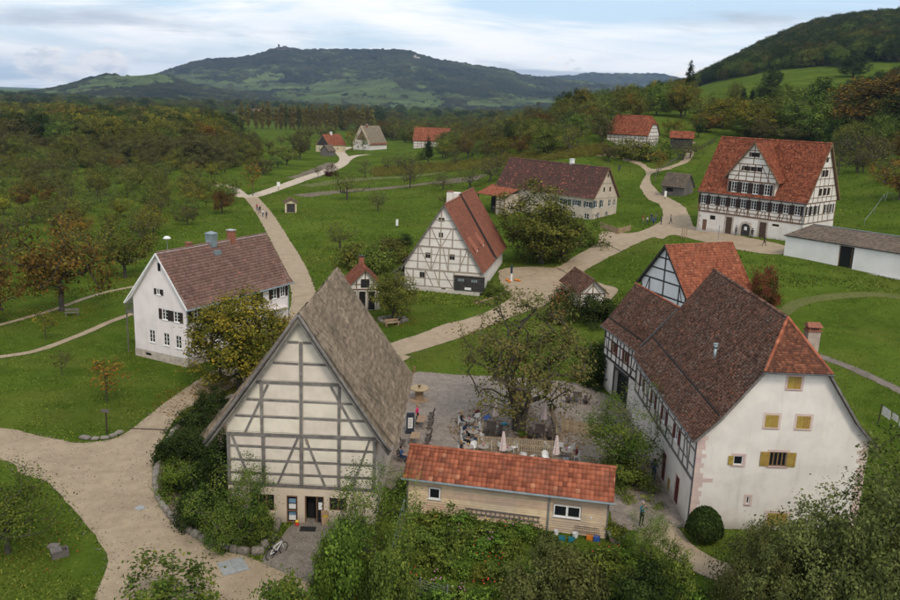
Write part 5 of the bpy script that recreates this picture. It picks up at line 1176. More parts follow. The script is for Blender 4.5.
def castle():
    c = ray_y(285,48,4700); b = MB(); o = empty('hilltop_castle', 'ruined castle with small tower on the summit of the long hill', 'castle', (c.x,c.y,c.z-12))
    MB().box(-38,-5,0,-30,5,31).build('tower', 'far_stone', o); MB().box(-12,-6,0,10,6,17).add([(-12,-6,17),(10,-6,17),(10,6,17),(-12,6,17),(-12,0,24),(10,0,24)],[(0,1,5,4),(2,3,4,5),(0,3,4),(1,2,5)]).build('hall', 'far_stone', o)
    MB().box(-45,-4,0,40,4,10).build('curtain_wall', 'far_stone', o)
    k = ray_y(414.5,58.5,4600); ob = empty('white_cliff', 'pale bare rock face below the ridge of the long hill', 'cliff', (k.x,k.y,k.z-16))
    r = MB()
    for i in range(14): r.box(-30+i*4.2,-8-(i*7 % 5)*2,0,-30+i*4.2+4.4,10,18+((i*37) % 23)*(1-abs(i-7)/9))
    r.build('rock_face', 'far_rock', ob)
    rs = random.Random(5); n = 0
    spots = [(225+i*2.9+rs.uniform(-1,1), 113+rs.uniform(-1.2,1.6)+i*.06) for i in range(0,27,2)]+[(55,113),(58,113.3),(66,112.6),(150,111),(158,110.5),(372,117.5),(384,118.5),(455,119),(470,118)]
    for px, py in spots:
        p = at(px, py+1.0); s = rs.uniform(.55,.85)
        t = empty('village_house', 'one of the small white houses of the distant village behind the poplars' if 215 < px < 320 else 'small pale house far out on the plain below the hill', 'house', (p.x, p.y, p.z-.3), rs.uniform(-.5,.5)+(1.57 if rs.random() < .5 else 0), 'distant village houses' if 215 < px < 320 else 'scattered far houses')
        w, l, e, r_ = 8*s, 11*s, 7*s, 10.5*s; MB().box(-w/2,-l/2,-6,w/2,l/2,e).add([(-w/2,-l/2,e),(w/2,-l/2,e),(0,-l/2,r_-.3),(-w/2,l/2,e),(w/2,l/2,e),(0,l/2,r_-.3)],[(0,1,2),(3,4,5)]).build('wall', rs.choice(['frame_white','frame_white','plaster_white','plaster_cream']), t)
        MB().add([(-w/2-.5,-l/2-.5,e-.4),(-w/2-.5,l/2+.5,e-.4),(0,l/2+.5,r_),(0,-l/2-.5,r_),(w/2+.5,-l/2-.5,e-.4),(w/2+.5,l/2+.5,e-.4)],[(0,1,2,3),(4,5,2,3)]).build('roof', 'far_roof', t)
pmat('far_stone', (.09,.085,.08), (.07,.066,.06), .1, .9, 0); pmat('far_rock', (.62,.58,.50), (.45,.42,.37), .15, .9, 0); pmat('far_roof', (.22,.10,.07), (.14,.08,.06), .1, .9, 0)
castle()
# ------------------------------------------------------------------ trees and shrubs
def leafmat(name, cols, trans=.14):
    n = len(cols); pmat(name, cols[0], tuple(x*.75 for x in cols[0]), .8, .75, 0, rcol=[(i/(n-1), c) for i, c in enumerate(cols)], orand=.30, trans=trans, spec=0)
leafmat('leaf_green', [(0.026,0.042,0.009),(0.073,0.109,0.021),(0.148,0.198,0.036),(0.274,0.306,0.057)])
leafmat('leaf_dark', [(0.009,0.016,0.004),(0.033,0.052,0.013),(0.076,0.109,0.026)])
leafmat('leaf_olive', [(0.032,0.040,0.009),(0.086,0.099,0.020),(0.167,0.168,0.034),(0.276,0.232,0.044)])
leafmat('leaf_yellow', [(0.032,0.046,0.008),(0.095,0.112,0.018),(0.222,0.196,0.029),(0.448,0.333,0.038)])
leafmat('leaf_russet', [(0.031,0.021,0.007),(0.086,0.051,0.013),(0.180,0.091,0.020),(0.158,0.140,0.033)])
leafmat('leaf_orange', [(0.066,0.033,0.007),(0.186,0.085,0.015),(0.197,0.139,0.026),(0.418,0.194,0.031)])
leafmat('leaf_brown', [(0.036,0.033,0.012),(0.090,0.080,0.031),(0.114,0.116,0.034),(0.215,0.178,0.058)])
leafmat('leaf_poplar', [(0.095,0.076,0.018),(0.276,0.219,0.047),(0.274,0.254,0.062)])
leafmat('leaf_sage', [(0.029,0.036,0.011),(0.076,0.088,0.026),(0.149,0.160,0.049),(0.133,0.134,0.037)])
leafmat('leaf_purple', [(0.019,0.006,0.005),(0.067,0.019,0.015),(0.083,0.044,0.022)])
leafmat('leaf_bright', [(0.027,0.047,0.008),(0.095,0.155,0.023),(0.202,0.300,0.046)])
pmat('bark', (.085,.070,.056), (.050,.042,.035), 5, .95, .6, 18, .02, c3=(.10,.105,.07), s3=2, k3=.4)
def make_tree(seed, H, R, th, ntips=70, per=30, leaf=.27, tr=.16, spread=.42, hollow=.45, zpow=1., flat=1., lean=0, droop=0, kind='round', trunkless=False, lump=.35, rexp=.5, stems=1):
    rs = np.random.RandomState(seed); c = np.array([lean, 0, (H+th)/2]); hz = (H-th)/2
    lob = rs.randn(9, 3); lob /= np.linalg.norm(lob, axis=1)[:,None]; la = rs.rand(9)*lump-.12*lump
    d = rs.randn(ntips, 3); d /= np.linalg.norm(d, axis=1)[:,None]
    if trunkless: d[:,2] = np.abs(d[:,2])*1.0-.15
    rad = rs.rand(ntips)**hollow*(1+(np.maximum(0, d@lob.T)**3*la).sum(1)-.15*lump)
    tg = d*rad[:,None]*np.array([R, R, hz])+c
    if trunkless: tg = d*rad[:,None]*np.array([R, R, H*.9])+np.array([0,0,.12*H])
    if kind == 'column': tg[:,:2] *= (.35+.65*np.sin(pi*np.clip((tg[:,2:]-th)/(H-th), .02, .98))**.5)
    if kind == 'cone': tg[:,:2] *= (1.15*(1-np.clip((tg[:,2:]-th)/(H-th), 0, .97)))
    tg[:,2] = np.maximum(tg[:,2], .25 if trunkless else th*.75)
    nodes = []; par = []; top = th+.45*(H-th) if not trunkless else .3*H; k = 6
    for i in range(k+1):
        t = i/k; nodes.append(np.array([lean*t*.5+.12*tr*rs.randn()*4*t, .12*tr*rs.randn()*4*t, -.3+(top+.3)*t])); par.append(i-1)
    if stems > 1:
        nodes = [np.array([0,0,-.3])]; par = [-1]; k = 0
        for q in range(stems):
            an = 6.283*q/stems+.5*rs.rand(); rr = R*(.22+.22*rs.rand()); last = 0; hh = top*(.9+.5*rs.rand())
            for i in range(1, 7):
                t = i/6; nodes.append(np.array([cos(an)*(.28*min(t*6,1)+rr*t**1.3), sin(an)*(.28*min(t*6,1)+rr*t**1.3), hh*t])+rs.randn(3)*.06); par.append(last); last = len(nodes)-1
        k = 0
    order = np.argsort(np.linalg.norm(tg-np.array([0,0,th]), axis=1)); tips = []
    for ti in order:
        p = tg[ti]; A = np.array(nodes); v = p-A; dist = np.linalg.norm(v, axis=1)
        cost = dist+np.where(A[:,2] > p[2]-.15*dist, .8*dist, 0)+np.where(((np.arange(len(A)) <= k) | (stems > 1)) & (A[:,2] < th*.8), 50, 0)*(not trunkless)
        j = int(np.argmin(cost)); a = A[j]; m = max(1, min(4, int(dist[j]/.9))); last = j; up = .16*dist[j]
        for q in range(1, m+1):
            t = q/m; w = a+(p-a)*t+np.array([0,0,up*sin(pi*t)*.6])+rs.randn(3)*.05*dist[j]*(t < 1); nodes.append(w); par.append(last); last = len(nodes)-1
        tips.append(last)
    A = np.array(nodes); par = np.array(par); cnt = np.zeros(len(A))
    for t in tips: cnt[t] += 1
    for i in range(len(A)-1, 0, -1): cnt[par[i]] += cnt[i]
    r = tr*(np.maximum(cnt, .6)/cnt[0])**rexp; r = np.maximum(r, .010)
    if not trunkless: r[0] *= 1.5; 
    mb = MB()
    V = []; F = []; b = 0
    for i in range(1, len(A)):
        j = par[i]; n = 6 if r[i] > .06 else 4 if r[i] > .025 else 3; t = A[i]-A[j]; l = np.linalg.norm(t)
        if l < 1e-4: continue
        t = t/l; u = np.cross(t, [.3,.9,.2]); u /= np.linalg.norm(u)+1e-9; w = np.cross(t, u); an = np.arange(n)*2*pi/n
        ring = np.cos(an)[:,None]*u+np.sin(an)[:,None]*w; r0 = min(r[j], r[i]*1.6) if j > 0 else r[j]
        V += [A[j]-t*r[i]*.4+ring*r0, A[i]+ring*r[i]]; F += [(b+q, b+(q+1) % n, b+n+(q+1) % n, b+n+q) for q in range(n)]; b += 2*n
    tm = npmesh('trunk', np.concatenate(V), np.array(F))
    tm.polygons.foreach_set('use_smooth', [True]*len(tm.polygons))
    # leaves in clumps round the twig ends
    P = []; C = []
    tipsA = np.array(tips); cr = rs.rand(len(tips))
    for q, t in enumerate(tips):
        m = max(3, int(per*(.6+.8*rs.rand()))); s = spread*(.7+.6*rs.rand()); g = rs.randn(m, 3)*s*np.array([1,1,.72*flat]); f = rs.rand(m, 1)*.55
        P.append(A[t]+(A[par[t]]-A[t])*f+g-np.array([0,0,1])*droop*np.abs(g[:,:1])); C.append(np.clip(cr[q]*.55+rs.rand(m)*.5-.02, 0, 1))
    P = np.concatenate(P); C = np.concatenate(C); n = len(P); P[:,2] = np.maximum(P[:,2], .06)
    out = P-np.array([lean,0,th+.3*(H-th)]); out /= np.linalg.norm(out, axis=1)[:,None]+1e-6
    N_ = rs.randn(n, 3)*.6+out*.75+np.array([0,0,.5]); N_ /= np.linalg.norm(N_, axis=1)[:,None]
    a = np.cross(N_, rs.randn(n, 3)); a /= np.linalg.norm(a, axis=1)[:,None]; b_ = np.cross(N_, a); sz = leaf*(.6+.8*rs.rand(n))[:,None]
    V = np.stack([P-a*sz*.55, P-b_*sz*.32+N_*sz*.06, P+a*sz*.55, P+b_*sz*.32+N_*sz*.06], 1).reshape(-1, 3)
    V[:,2] = np.maximum(V[:,2], .02)
    cm = npmesh('crown', V, np.arange(4*n).reshape(-1, 4), C)
    return tm, cm
PROTO = {}
def proto(key, **k):
    PROTO[key] = make_tree(**k); PROTO[key][0].materials.append(MAT['bark']); PROTO[key][1].materials.append(MAT['leaf_green']); PROTO[key] += ((k['H'], k['R']),)
for i in range(6): proto('orchard%d' % i, seed=10+i, H=6.4, R=3.5+.35*(i % 3), th=1.5, ntips=85, per=42, leaf=.25, tr=.20, spread=.42, hollow=.42, lump=.8)
for i in range(3): proto('sparse%d' % i, seed=30+i, H=6.2, R=3.5, th=1.4, ntips=110, per=13, leaf=.22, tr=.19, spread=.5, hollow=.45, lump=.8)
for i in range(4): proto('broad%d' % i, seed=50+i, H=11, R=4.6, th=2.0, ntips=170, per=60, leaf=.31, tr=.30, spread=.56, hollow=.40, lump=.6)
for i in range(3): proto('bush%d' % i, seed=70+i, H=3, R=2.0, th=.2, ntips=70, per=34, leaf=.19, tr=.06, spread=.30, trunkless=True, hollow=.4, lump=.6)
for i in range(2): proto('fir%d' % i, seed=80+i, H=12, R=2.9, th=1.0, ntips=150, per=26, leaf=.33, tr=.22, spread=.42, kind='cone', hollow=.5, lump=.3)
for i in range(3): proto('poplar%d' % i, seed=90+i, H=22, R=1.9, th=1.2, ntips=170, per=30, leaf=.60, tr=.28, spread=.5, kind='column', hollow=.6, lump=.3)
for i in range(3): proto('young%d' % i, seed=100+i, H=4, R=1.3, th=1.4, ntips=30, per=16, leaf=.20, tr=.06, spread=.28, lump=.5)
def tree(name, label, key, pos, height, width, leaf, rz=0, group=None, cat='tree', protos=PROTO):
    tm, cm, (H, R) = protos[key]; o = empty(name, label, cat, pos, rz, group)
    o.scale = (width/(2*R), width/(2*R), height/H)
    t = link(bpy.data.objects.new('trunk', tm), o)
    c = bpy.data.objects.new('crown' if cat == 'tree' else 'foliage', cm); link(c, o); c.material_slots[0].link = 'OBJECT'; c.material_slots[0].material = MAT[leaf]
    return o
def ptree(name, label, key, px, py, top, hw, leaf, group=None, cat='tree', rz=None, sink=0):
    """tree standing where pixel (px,py) meets the ground, its top at image row top, its half width hw pixels"""
    b = at(px, py); d = ray(px+0, top); t = b.y/d.y; z = CAMH+d.z*t; dist = (b-CAMP).length
    return tree(name, label, key, (b.x, b.y, b.z-sink), max(.8, z-b.z+sink), 2*hw*dist/FPX, leaf, (px*1.7 % 6.28) if rz is None else rz, group, cat)
# named trees of the foreground and middle ground
ptree('apple_tree', 'russet apple tree beside the narrow path, nearest large one left of the white house', 'orchard0', 62,311,226,38,'leaf_russet')
ptree('apple_tree', 'olive apple tree behind the white house gable with a clear trunk', 'orchard1', 125,278,226,29,'leaf_olive')
ptree('apple_tree', 'orange-brown apple tree at the left picture edge above the narrow path', 'orchard2', -4,322,258,30,'leaf_russet')
ptree('sapling', 'thin young sapling with few yellow leaves on the left lawn', 'young0', 46,340,311,10,'leaf_yellow')
ptree('sapling', 'small orange-leaved young tree on the lawn below the white house', 'young1', 107,402,360,17,'leaf_orange')
ptree('sapling', 'thin nearly bare sapling on the lawn left of the white house plinth', 'young2', 62,375,350,9,'leaf_brown')
PT_MAPLE = ('maple_tree', 'round golden-green tree in front of the white house', 'maple', 240,388,287,44,'leaf_yellow')
ptree('maple_tree', 'small low tree with orange tips behind the golden-green tree', 'bush0', 285,340,312,16,'leaf_orange')
ptree('linden_tree', 'small olive-brown tree ringed by stones near the bake house', 'broad1', 393,320,270,21,'leaf_olive')
PT_WALNUT = ('walnut_tree', 'broad dark olive tree before the long beige farmhouse', 'maple2', 541,263,194,37,'leaf_olive')
ptree('round_bush', 'green bush beside the gravel road below the beige farmhouse', 'bush1', 580,247,216,20,'leaf_green', cat='bush')
ptree('low_tree', 'low spreading tree with dark twigs on the meadow left of the timbered farmhouse', 'sparse0', 340,250,222,17,'leaf_olive')
for i, (px, py, top, hw, lf, key) in enumerate([(352,268,238,22,'leaf_olive','bush0'),(376,272,240,24,'leaf_green','bush2'),(398,262,236,16,'leaf_olive','bush1'),(405,245,232,10,'leaf_dark','bush0'),(388,250,234,14,'leaf_brown','bush2')]):
    ptree('hedge_bush', ['olive bush nearest the bake house','green bush behind the bake house','olive bush touching the timbered farmhouse lean-to','small dark bush behind the farmhouse lean-to','brownish bush at the back of the hedge by the farmhouse'][i], key, px, py, top, hw, lf, 'hedge left of the timbered farmhouse', 'bush')
for i, (px, py, top, hw, lf, key) in enumerate([(410,188,152,13,'leaf_brown','sparse1'),(428,164,136,8,'leaf_dark','fir0'),(421,160,150,7,'leaf_green','bush0'),(347,200,172,17,'leaf_olive','sparse2'),(378,211,190,12,'leaf_brown','sparse0'),(365,178,158,8,'leaf_brown','sparse1'),(388,170,156,9,'leaf_olive','sparse2'),(398,168,154,8,'leaf_brown','sparse0'),(330,176,163,6.5,'leaf_purple','bush1'),(318,178,166,4,'leaf_brown','young0'),(253,196,163,9,'leaf_orange','young1'),(443,190,172,14,'leaf_brown','sparse1'),(470,188,165,16,'leaf_olive','sparse2'),(490,182,158,16,'leaf_brown','sparse0'),(455,165,147,9,'leaf_brown','sparse1'),(497,172,150,13,'leaf_olive','sparse2'),(445,208,190,10,'leaf_olive','sparse0'),(300,160,132,12,'leaf_brown','orchard3'),(352,152,131,7,'leaf_yellow','young2'),(363,153,135,6,'leaf_olive','young0')]):
    lab = ['bare-looking brown fruit tree in the middle meadow','dark green conifer in front of the far red barn','green bush at the foot of the dark conifer','olive fruit tree with thin crown beside the brown field strip','small brown fruit tree below the field strips','brown fruit tree at the head of the meadow strip','thin olive fruit tree on the green bank','thin brown fruit tree on the green bank','round dark purple shrub at the bend of the far path','thin brown sapling beside the far path','orange young tree where the two far paths meet','brown fruit tree above the timbered farmhouse roof','olive fruit tree just left of the long farmhouse roof','brown fruit tree touching the long farmhouse roof end','brown fruit tree below the far red barn','thin olive fruit tree behind the long farmhouse','small olive fruit tree behind the timbered farmhouse chimney','brown tree left of the cream cottage','yellow young tree before the straw-roofed house','olive young tree before the straw-roofed house'][i]
    ptree('purple_shrub' if i == 8 else 'fruit_tree', lab, key, px, py, top, hw, lf, cat='bush' if i in (2,8) else 'tree')
# around the grand house and on the right-hand slope
for i, (px, py, top, hw, lf, key) in enumerate([(803,142,92,22,'leaf_green','broad3'),(857,172,128,24,'leaf_brown','sparse1'),(899,200,160,20,'leaf_orange','orchard3'),(880,140,72,44,'leaf_russet','broad0'),(852,135,95,26,'leaf_olive','broad1'),(905,150,95,30,'leaf_dark','broad2'),(775,135,100,22,'leaf_olive','broad2'),(748,138,103,20,'leaf_yellow','broad3'),(722,128,95,18,'leaf_yellow','broad0'),(735,105,82,7,'leaf_olive','broad1'),(743,106,87,5,'leaf_dark','fir1'),(751,106,88,4.5,'leaf_dark','fir0'),(765,106,81,11,'leaf_dark','broad3'),(790,112,84,14,'leaf_green','broad0'),(818,118,80,14,'leaf_dark','broad2'),(835,150,112,18,'leaf_dark','bush0'),(820,140,118,20,'leaf_dark','bush1'),(790,142,124,16,'leaf_brown','orchard4'),(706,132,112,13,'leaf_orange','orchard2'),(700,122,98,14,'leaf_olive','orchard0'),(683,160,142,14,'leaf_brown','sparse2'),(658,175,150,9,'leaf_orange','young1'),(640,160,134,17,'leaf_olive','bush2'),(622,158,135,18,'leaf_olive','bush0'),(655,160,138,13,'leaf_green','bush1'),(608,162,142,10,'leaf_brown','orchard1'),(673,138,118,12,'leaf_yellow','orchard5'),(690,158,140,10,'leaf_brown','sparse0'),(838,175,138,12,'leaf_brown','sparse2'),(875,165,132,16,'leaf_brown','orchard2'),(760,143,120,14,'leaf_brown','orchard1'),(772,90,68,8,'leaf_dark','broad1'),(853,77,56,12,'leaf_dark','broad3')]):
    lab = 'tree on the slope behind the timbered inn'
    names = {0:'green tree with dark clear trunk rising behind the timbered inn roof',1:'bare spreading apple tree right of the timbered inn gable',2:'orange apple tree at the right picture edge above the white hall',3:'large dark russet tree on the right slope',4:'olive tree just left of the large russet tree',5:'dark green tree at the right picture edge on the slope',9:'slim olive tree at the foot of the open hill meadow',10:'slim dark conifer left of its twin below the hill meadow',11:'slim dark conifer right of its twin below the hill meadow',21:'small orange tree by the fence at the path fork',20:'bare grey tree beside the small plank barn',27:'brown bare tree above the small plank barn',31:'round dark tree standing alone at the top of the hill meadow',32:'dark tree group at the upper right corner of the hill meadow',22:'olive bush in front of the hillside house',23:'olive bush hiding the left foot of the hillside house',24:'green bush below the hillside house shed'}
    lab = names.get(i, ['yellow','dark green','olive','brown','orange','green','russet'][['leaf_yellow','leaf_dark','leaf_olive','leaf_brown','leaf_orange','leaf_green','leaf_russet'].index(lf)]+' '+('bush' if 'bush' in key else 'tree')+[' behind the ridge of the timbered inn',' beside the hillside house',' right of the timbered inn'][0 if 695 < px < 835 else 1 if px <= 695 else 2]+', '+['tall','small','wide','narrow'][0 if py-top > 33 else 2 if hw > 15 else 1 if hw > 11 else 3])
    ptree('slope_bush' if 'bush' in key else 'slope_tree', lab, key, px, py, top, hw, lf, 'trees on the right slope', 'bush' if 'bush' in key else 'tree')
ptree('poplar_tree', 'single tall dark poplar standing on the skyline left of the wooded hill', 'poplar0', 687,104,61,3.6,'leaf_dark')
# poplar avenue
rs = random.Random(8)
pxs = [242,248.5,256.5,262.5,268.5,276,281,286,290.5,294,298.5,303,307,312,316,320.5,326,331,336,340,345,349.5,353.5,358,363,367.5,372]
for i, px in enumerate(pxs):
    hgt = 103.5+.012*(px-240)*2+rs.uniform(-1.2,1.8); py = 128.5+(px-240)*.02
    ptree('poplar_tree', 'leftmost poplar of the far avenue' if i == 0 else 'rightmost poplar of the far avenue' if i == len(pxs)-1 else 'one of the slim golden poplars in the far avenue', 'poplar%d' % (i % 3), px, py, hgt-.5, 2.2+rs.random()*.5, 'leaf_poplar' if rs.random() < .8 else 'leaf_olive', 'poplars of the far avenue')
# orchards
def inside(px, py, poly):
    ins = False; j = len(poly)-1
    for i in range(len(poly)):
        (xi, yi), (xj, yj) = poly[i], poly[j]
        if (yi > py) != (yj > py) and px < (xj-xi)*(py-yi)/(yj-yi)+xi: ins = not ins
        j = i
    return ins
def orchard(poly, n, dmin, seed, name, label, group, pal, keys, hr=(4.6,7), taken=[], wmul=1.15):
    rs = random.Random(seed); xs = [p[0] for p in poly]; ys = [p[1] for p in poly]; pts = []; tries = 0
    while len(pts) < n and tries < n*14:
        tries += 1; px, py = rs.uniform(min(xs), max(xs)), rs.uniform(min(ys), max(ys))
        if not inside(px, py, poly): continue
        b = at(px, py); x, y, z = b
        if any((x-a)**2+(y-c)**2 < dmin**2 for a, c in taken): continue
        taken.append((x, y)); pts.append((x, y, z, px, py))
    cnt = {}
    for x, y, z, px, py in pts:
        lf = rs.choices([p[0] for p in pal], [p[1] for p in pal])[0]; key = rs.choice(keys); h = rs.uniform(*hr); 
        word = {'leaf_olive':'olive','leaf_russet':'russet','leaf_brown':'greyish brown','leaf_yellow':'yellowish','leaf_orange':'orange','leaf_green':'green','leaf_dark':'dark green'}[lf]
        d = 'nearer' if py > 215 else 'middle' if py > 178 else 'far'
        side = 'left' if px < 80 else 'middle' if px < 165 else 'right'
        lab = (label % (word, ('thin-crowned ' if 'sparse' in key else ''), d, side)) if label.count('%s') == 4 else label % (word, ('thin-crowned ' if 'sparse' in key else ''))
        tree(name, lab, key, (x, y, z-.05), h, h*wmul*rs.uniform(.85,1.25), lf, rs.random()*6.28, group)
PALO = [('leaf_olive',7),('leaf_russet',1.1),('leaf_brown',3),('leaf_yellow',2),('leaf_orange',.5),('leaf_green',4)]
OK_ = ['orchard%d' % i for i in range(6)]+['sparse0','sparse1','sparse2']
orchard([(-14,300),(30,298),(60,285),(112,262),(150,240),(180,228),(225,214),(236,198),(212,186),(228,172),(250,158),(-14,160)], 135, 7.6, 4, 'apple_tree', '%s %sapple tree of the big orchard, %s part, %s rows', 'trees of the big orchard', PALO, OK_, (4.0,6.0))
orchard([(262,185),(232,170),(250,152),(310,138),(300,158)], 12, 10, 14, 'fruit_tree', '%s %sfruit tree on the meadow beyond the far path', 'fruit trees beyond the far path', PALO, OK_, (4.5,7))
orchard([(436,160),(470,158),(520,158),(598,152),(612,128),(596,114),(560,117),(500,133),(445,143)], 95, 6.5, 5, 'orchard_tree', '%s %sorchard tree on the rise behind the long farmhouse', 'orchard on the rise', [('leaf_olive',5),('leaf_russet',2),('leaf_brown',4),('leaf_green',3),('leaf_yellow',2),('leaf_dark',1)], OK_+['broad0','broad2'], (5.5,9))
orchard([(300,140),(408,140),(408,131),(300,131)], 16, 12, 6, 'fruit_tree', '%s %sfruit tree behind the far cottages', 'trees behind the far cottages', PALO, OK_, (6,9))
orchard([(838,180),(898,185),(898,150),(845,150)], 8, 8, 16, 'orchard_tree', '%s %sorchard tree on the bank right of the timbered inn', 'orchard right of the inn', [('leaf_brown',4),('leaf_olive',2)], ['sparse0','sparse1','sparse2','orchard2'], (4.5,6.5))
orchard([(690,140),(705,120),(760,114),(830,113),(880,118),(900,150),(840,150),(838,140)], 26, 9, 7, 'slope_tree', '%s %stree in the wood edge on the right slope', 'wood edge on the right slope', [('leaf_olive',4),('leaf_green',3),('leaf_dark',3),('leaf_russet',2),('leaf_yellow',2)], ['broad0','broad1','broad2','broad3','orchard1'], (5.5,8.5), wmul=.95)
orchard([(596,128),(690,120),(690,104),(600,106)], 26, 10, 8, 'slope_tree', '%s %stree on the hillside behind the half-hipped house', 'trees behind the hillside house', [('leaf_olive',4),('leaf_green',4),('leaf_dark',2),('leaf_orange',1.5),('leaf_yellow',2)], ['broad0','broad1','broad2','broad3','orchard1'], (7,12), wmul=.85)

# woods that read as one mass: instanced trees, one object each
def wood_protos():
    c = bpy.data.collections.new('wood_prototypes'); out = []
    for i, (key, lf) in enumerate([('broad0','leaf_olive'),('broad1','leaf_green'),('broad2','leaf_dark'),('broad3','leaf_yellow'),('broad0','leaf_orange'),('broad1','leaf_russet'),('fir0','leaf_dark'),('broad2','leaf_brown'),('orchard1','leaf_brown'),('orchard2','leaf_olive')]):
        tm, cm, _ = PROTO[key]; bm = bmesh.new(); bm.from_mesh(cm); nf = len(bm.faces); bm.from_mesh(tm)
        me = bpy.data.meshes.new('wood_tree'); bm.to_mesh(me); bm.free(); me.materials.append(MAT[lf]); me.materials.append(MAT['bark'])
        me.polygons.foreach_set('material_index', [0]*nf+[1]*(len(me.polygons)-nf))
        o = bpy.data.objects.new('wood_tree_%02d' % i, me); c.objects.link(o)
    return c
WP = wood_protos()
def scatter(name, label, pts, idx, scl, cat='wood'):
    me = bpy.data.meshes.new(name); me.from_pydata([tuple(p) for p in pts], [], []); n = len(pts); rs = np.random.RandomState(n)
    a = me.attributes.new('idx', 'INT', 'POINT'); a.data.foreach_set('value', np.asarray(idx, np.int32))
    a = me.attributes.new('scl', 'FLOAT_VECTOR', 'POINT'); a.data.foreach_set('vector', np.asarray(scl, np.float32).ravel())
    a = me.attributes.new('rot', 'FLOAT_VECTOR', 'POINT'); r = np.zeros((n,3), np.float32); r[:,2] = rs.rand(n)*6.28; a.data.foreach_set('vector', r.ravel())
    o = obj(name, me); tag(o, label, cat, kind='stuff')
    ng = bpy.data.node_groups.new(name, 'GeometryNodeTree'); ng.interface.new_socket('Geometry', in_out='INPUT', socket_type='NodeSocketGeometry'); ng.interface.new_socket('Geometry', in_out='OUTPUT', socket_type='NodeSocketGeometry')
    A = lambda t: ng.nodes.new(t); gi, go, ip, ci = A('NodeGroupInput'), A('NodeGroupOutput'), A('GeometryNodeInstanceOnPoints'), A('GeometryNodeCollectionInfo')
    ci.inputs['Collection'].default_value = WP; ci.inputs['Separate Children'].default_value = True; ci.inputs['Reset Children'].default_value = True
    def na(t, nm): q = A('GeometryNodeInputNamedAttribute'); q.data_type = t; q.inputs[0].default_value = nm; return next(s for s in q.outputs if s.enabled and s.name == 'Attribute')
    er = A('FunctionNodeEulerToRotation'); lk = ng.links.new
    lk(na('FLOAT_VECTOR','rot'), er.inputs[0]); lk(er.outputs[0], ip.inputs['Rotation']); lk(na('FLOAT_VECTOR','scl'), ip.inputs['Scale']); lk(na('INT','idx'), ip.inputs['Instance Index'])
    ip.inputs['Pick Instance'].default_value = True; lk(gi.outputs[0], ip.inputs['Points']); lk(ci.outputs[0], ip.inputs['Instance']); lk(ip.outputs[0], go.inputs[0])
    o.modifiers.new('scatter', 'NODES').node_group = ng
    return o
def wood(name, label, poly_uy, n, dens_idx, smin, smax, seed, wide=1.0, zoff=-.2):
    """n trees in a polygon given as (x/y, y)"""
    rs = np.random.RandomState(seed); u = np.array([p[0] for p in poly_uy]); y = np.array([p[1] for p in poly_uy]); m = n*4
    Y = np.sqrt(rs.rand(m)*(y.max()**2-y.min()**2)+y.min()**2); U = u.min()+rs.rand(m)*(u.max()-u.min()); k = inpoly(U, Y, poly_uy); U, Y = U[k][:n], Y[k][:n]; X = U*Y
    far = np.clip((Y-1500)/1500, 0, 1); Z = T(X, Y)*(1-far)-5*far+zoff
    f = .5+.5*fbm2(X/60, Y/90, seed, 2); w = np.array([d[1] for d in dens_idx], float); ids = np.array([d[0] for d in dens_idx])
    r = np.clip(rs.rand(len(U))*.7+f*.3, 0, .999); idx = ids[np.searchsorted(np.cumsum(w)/w.sum(), r)]
    s = smin+(smax-smin)*rs.rand(len(U)); sc = np.stack([s*wide, s*wide, s*(.9+.25*rs.rand(len(U)))], -1)
    return scatter(name, label, np.stack([X,Y,Z], -1), idx, sc)
def U_(px): d = ray(px, 130); return d.x/d.y
AUT = [(5,1.5),(4,2.2),(7,1.5),(0,3.5),(3,2),(1,3),(2,3),(6,1)]
wood('left_wood', 'dense autumn wood in brown, orange and dark green behind the orchard', [(U_(-60),330),(U_(30),345),(U_(110),350),(U_(180),370),(U_(228),400),(U_(236),560),(U_(200),720),(U_(-60),760)], 2100, AUT, .85, 1.35, 3, 1.15)
wood('scrub_belt', 'brown and olive scrub between orchard and wood', [(U_(-60),270),(U_(60),285),(U_(150),290),(U_(235),300),(U_(262),360),(U_(240),430),(U_(228),400),(U_(100),345),(U_(-60),330)], 300, [(8,3),(9,4),(7,1.5),(0,2),(3,1),(1,1)], .5, .95, 5)
wood('valley_trees', 'scattered trees and hedges on the far plain below the hills', [(U_(-120),900),(U_(212),900),(U_(216),1500),(U_(330),1500),(U_(334),900),(U_(620),900),(U_(620),2300),(U_(-120),2300)], 1500, [(0,3),(1,3),(2,3),(7,2),(3,1)], .8, 1.5, 6, 1.3)
wood('village_trees', 'trees between the houses of the distant village', [(U_(214),930),(U_(332),930),(U_(332),1400),(U_(214),1400)], 130, [(0,3),(1,3),(2,3),(7,2)], .6, 1.0, 16, 1.2)
wood('plain_trees', 'trees behind the poplar avenue and far cottages', [(U_(340),745),(U_(380),745),(U_(385),560),(U_(470),480),(U_(560),420),(U_(600),560),(U_(560),900),(U_(340),900)], 420, [(0,3),(7,3),(3,1.5),(1,2),(5,1)], .55, 1.0, 7)
wood('ridge_wood', 'green and yellow trees along the rise in front of the distant hills', [(U_(560),330),(U_(610),350),(U_(680),400),(U_(684),520),(U_(640),620),(U_(560),440)], 300, [(0,3),(1,3),(2,2),(3,2),(4,1)], .6, 1.05, 8)
wood('hill_wood', 'dark deciduous wood covering the steep hill on the right', [(U_(690),860),(U_(740),700),(U_(830),610),(U_(1010),570),(U_(1010),1120),(U_(680),1120)], 4000, [(1,4),(2,5),(0,3),(7,2),(5,1),(6,1)], .9, 1.35, 9, 1.1)
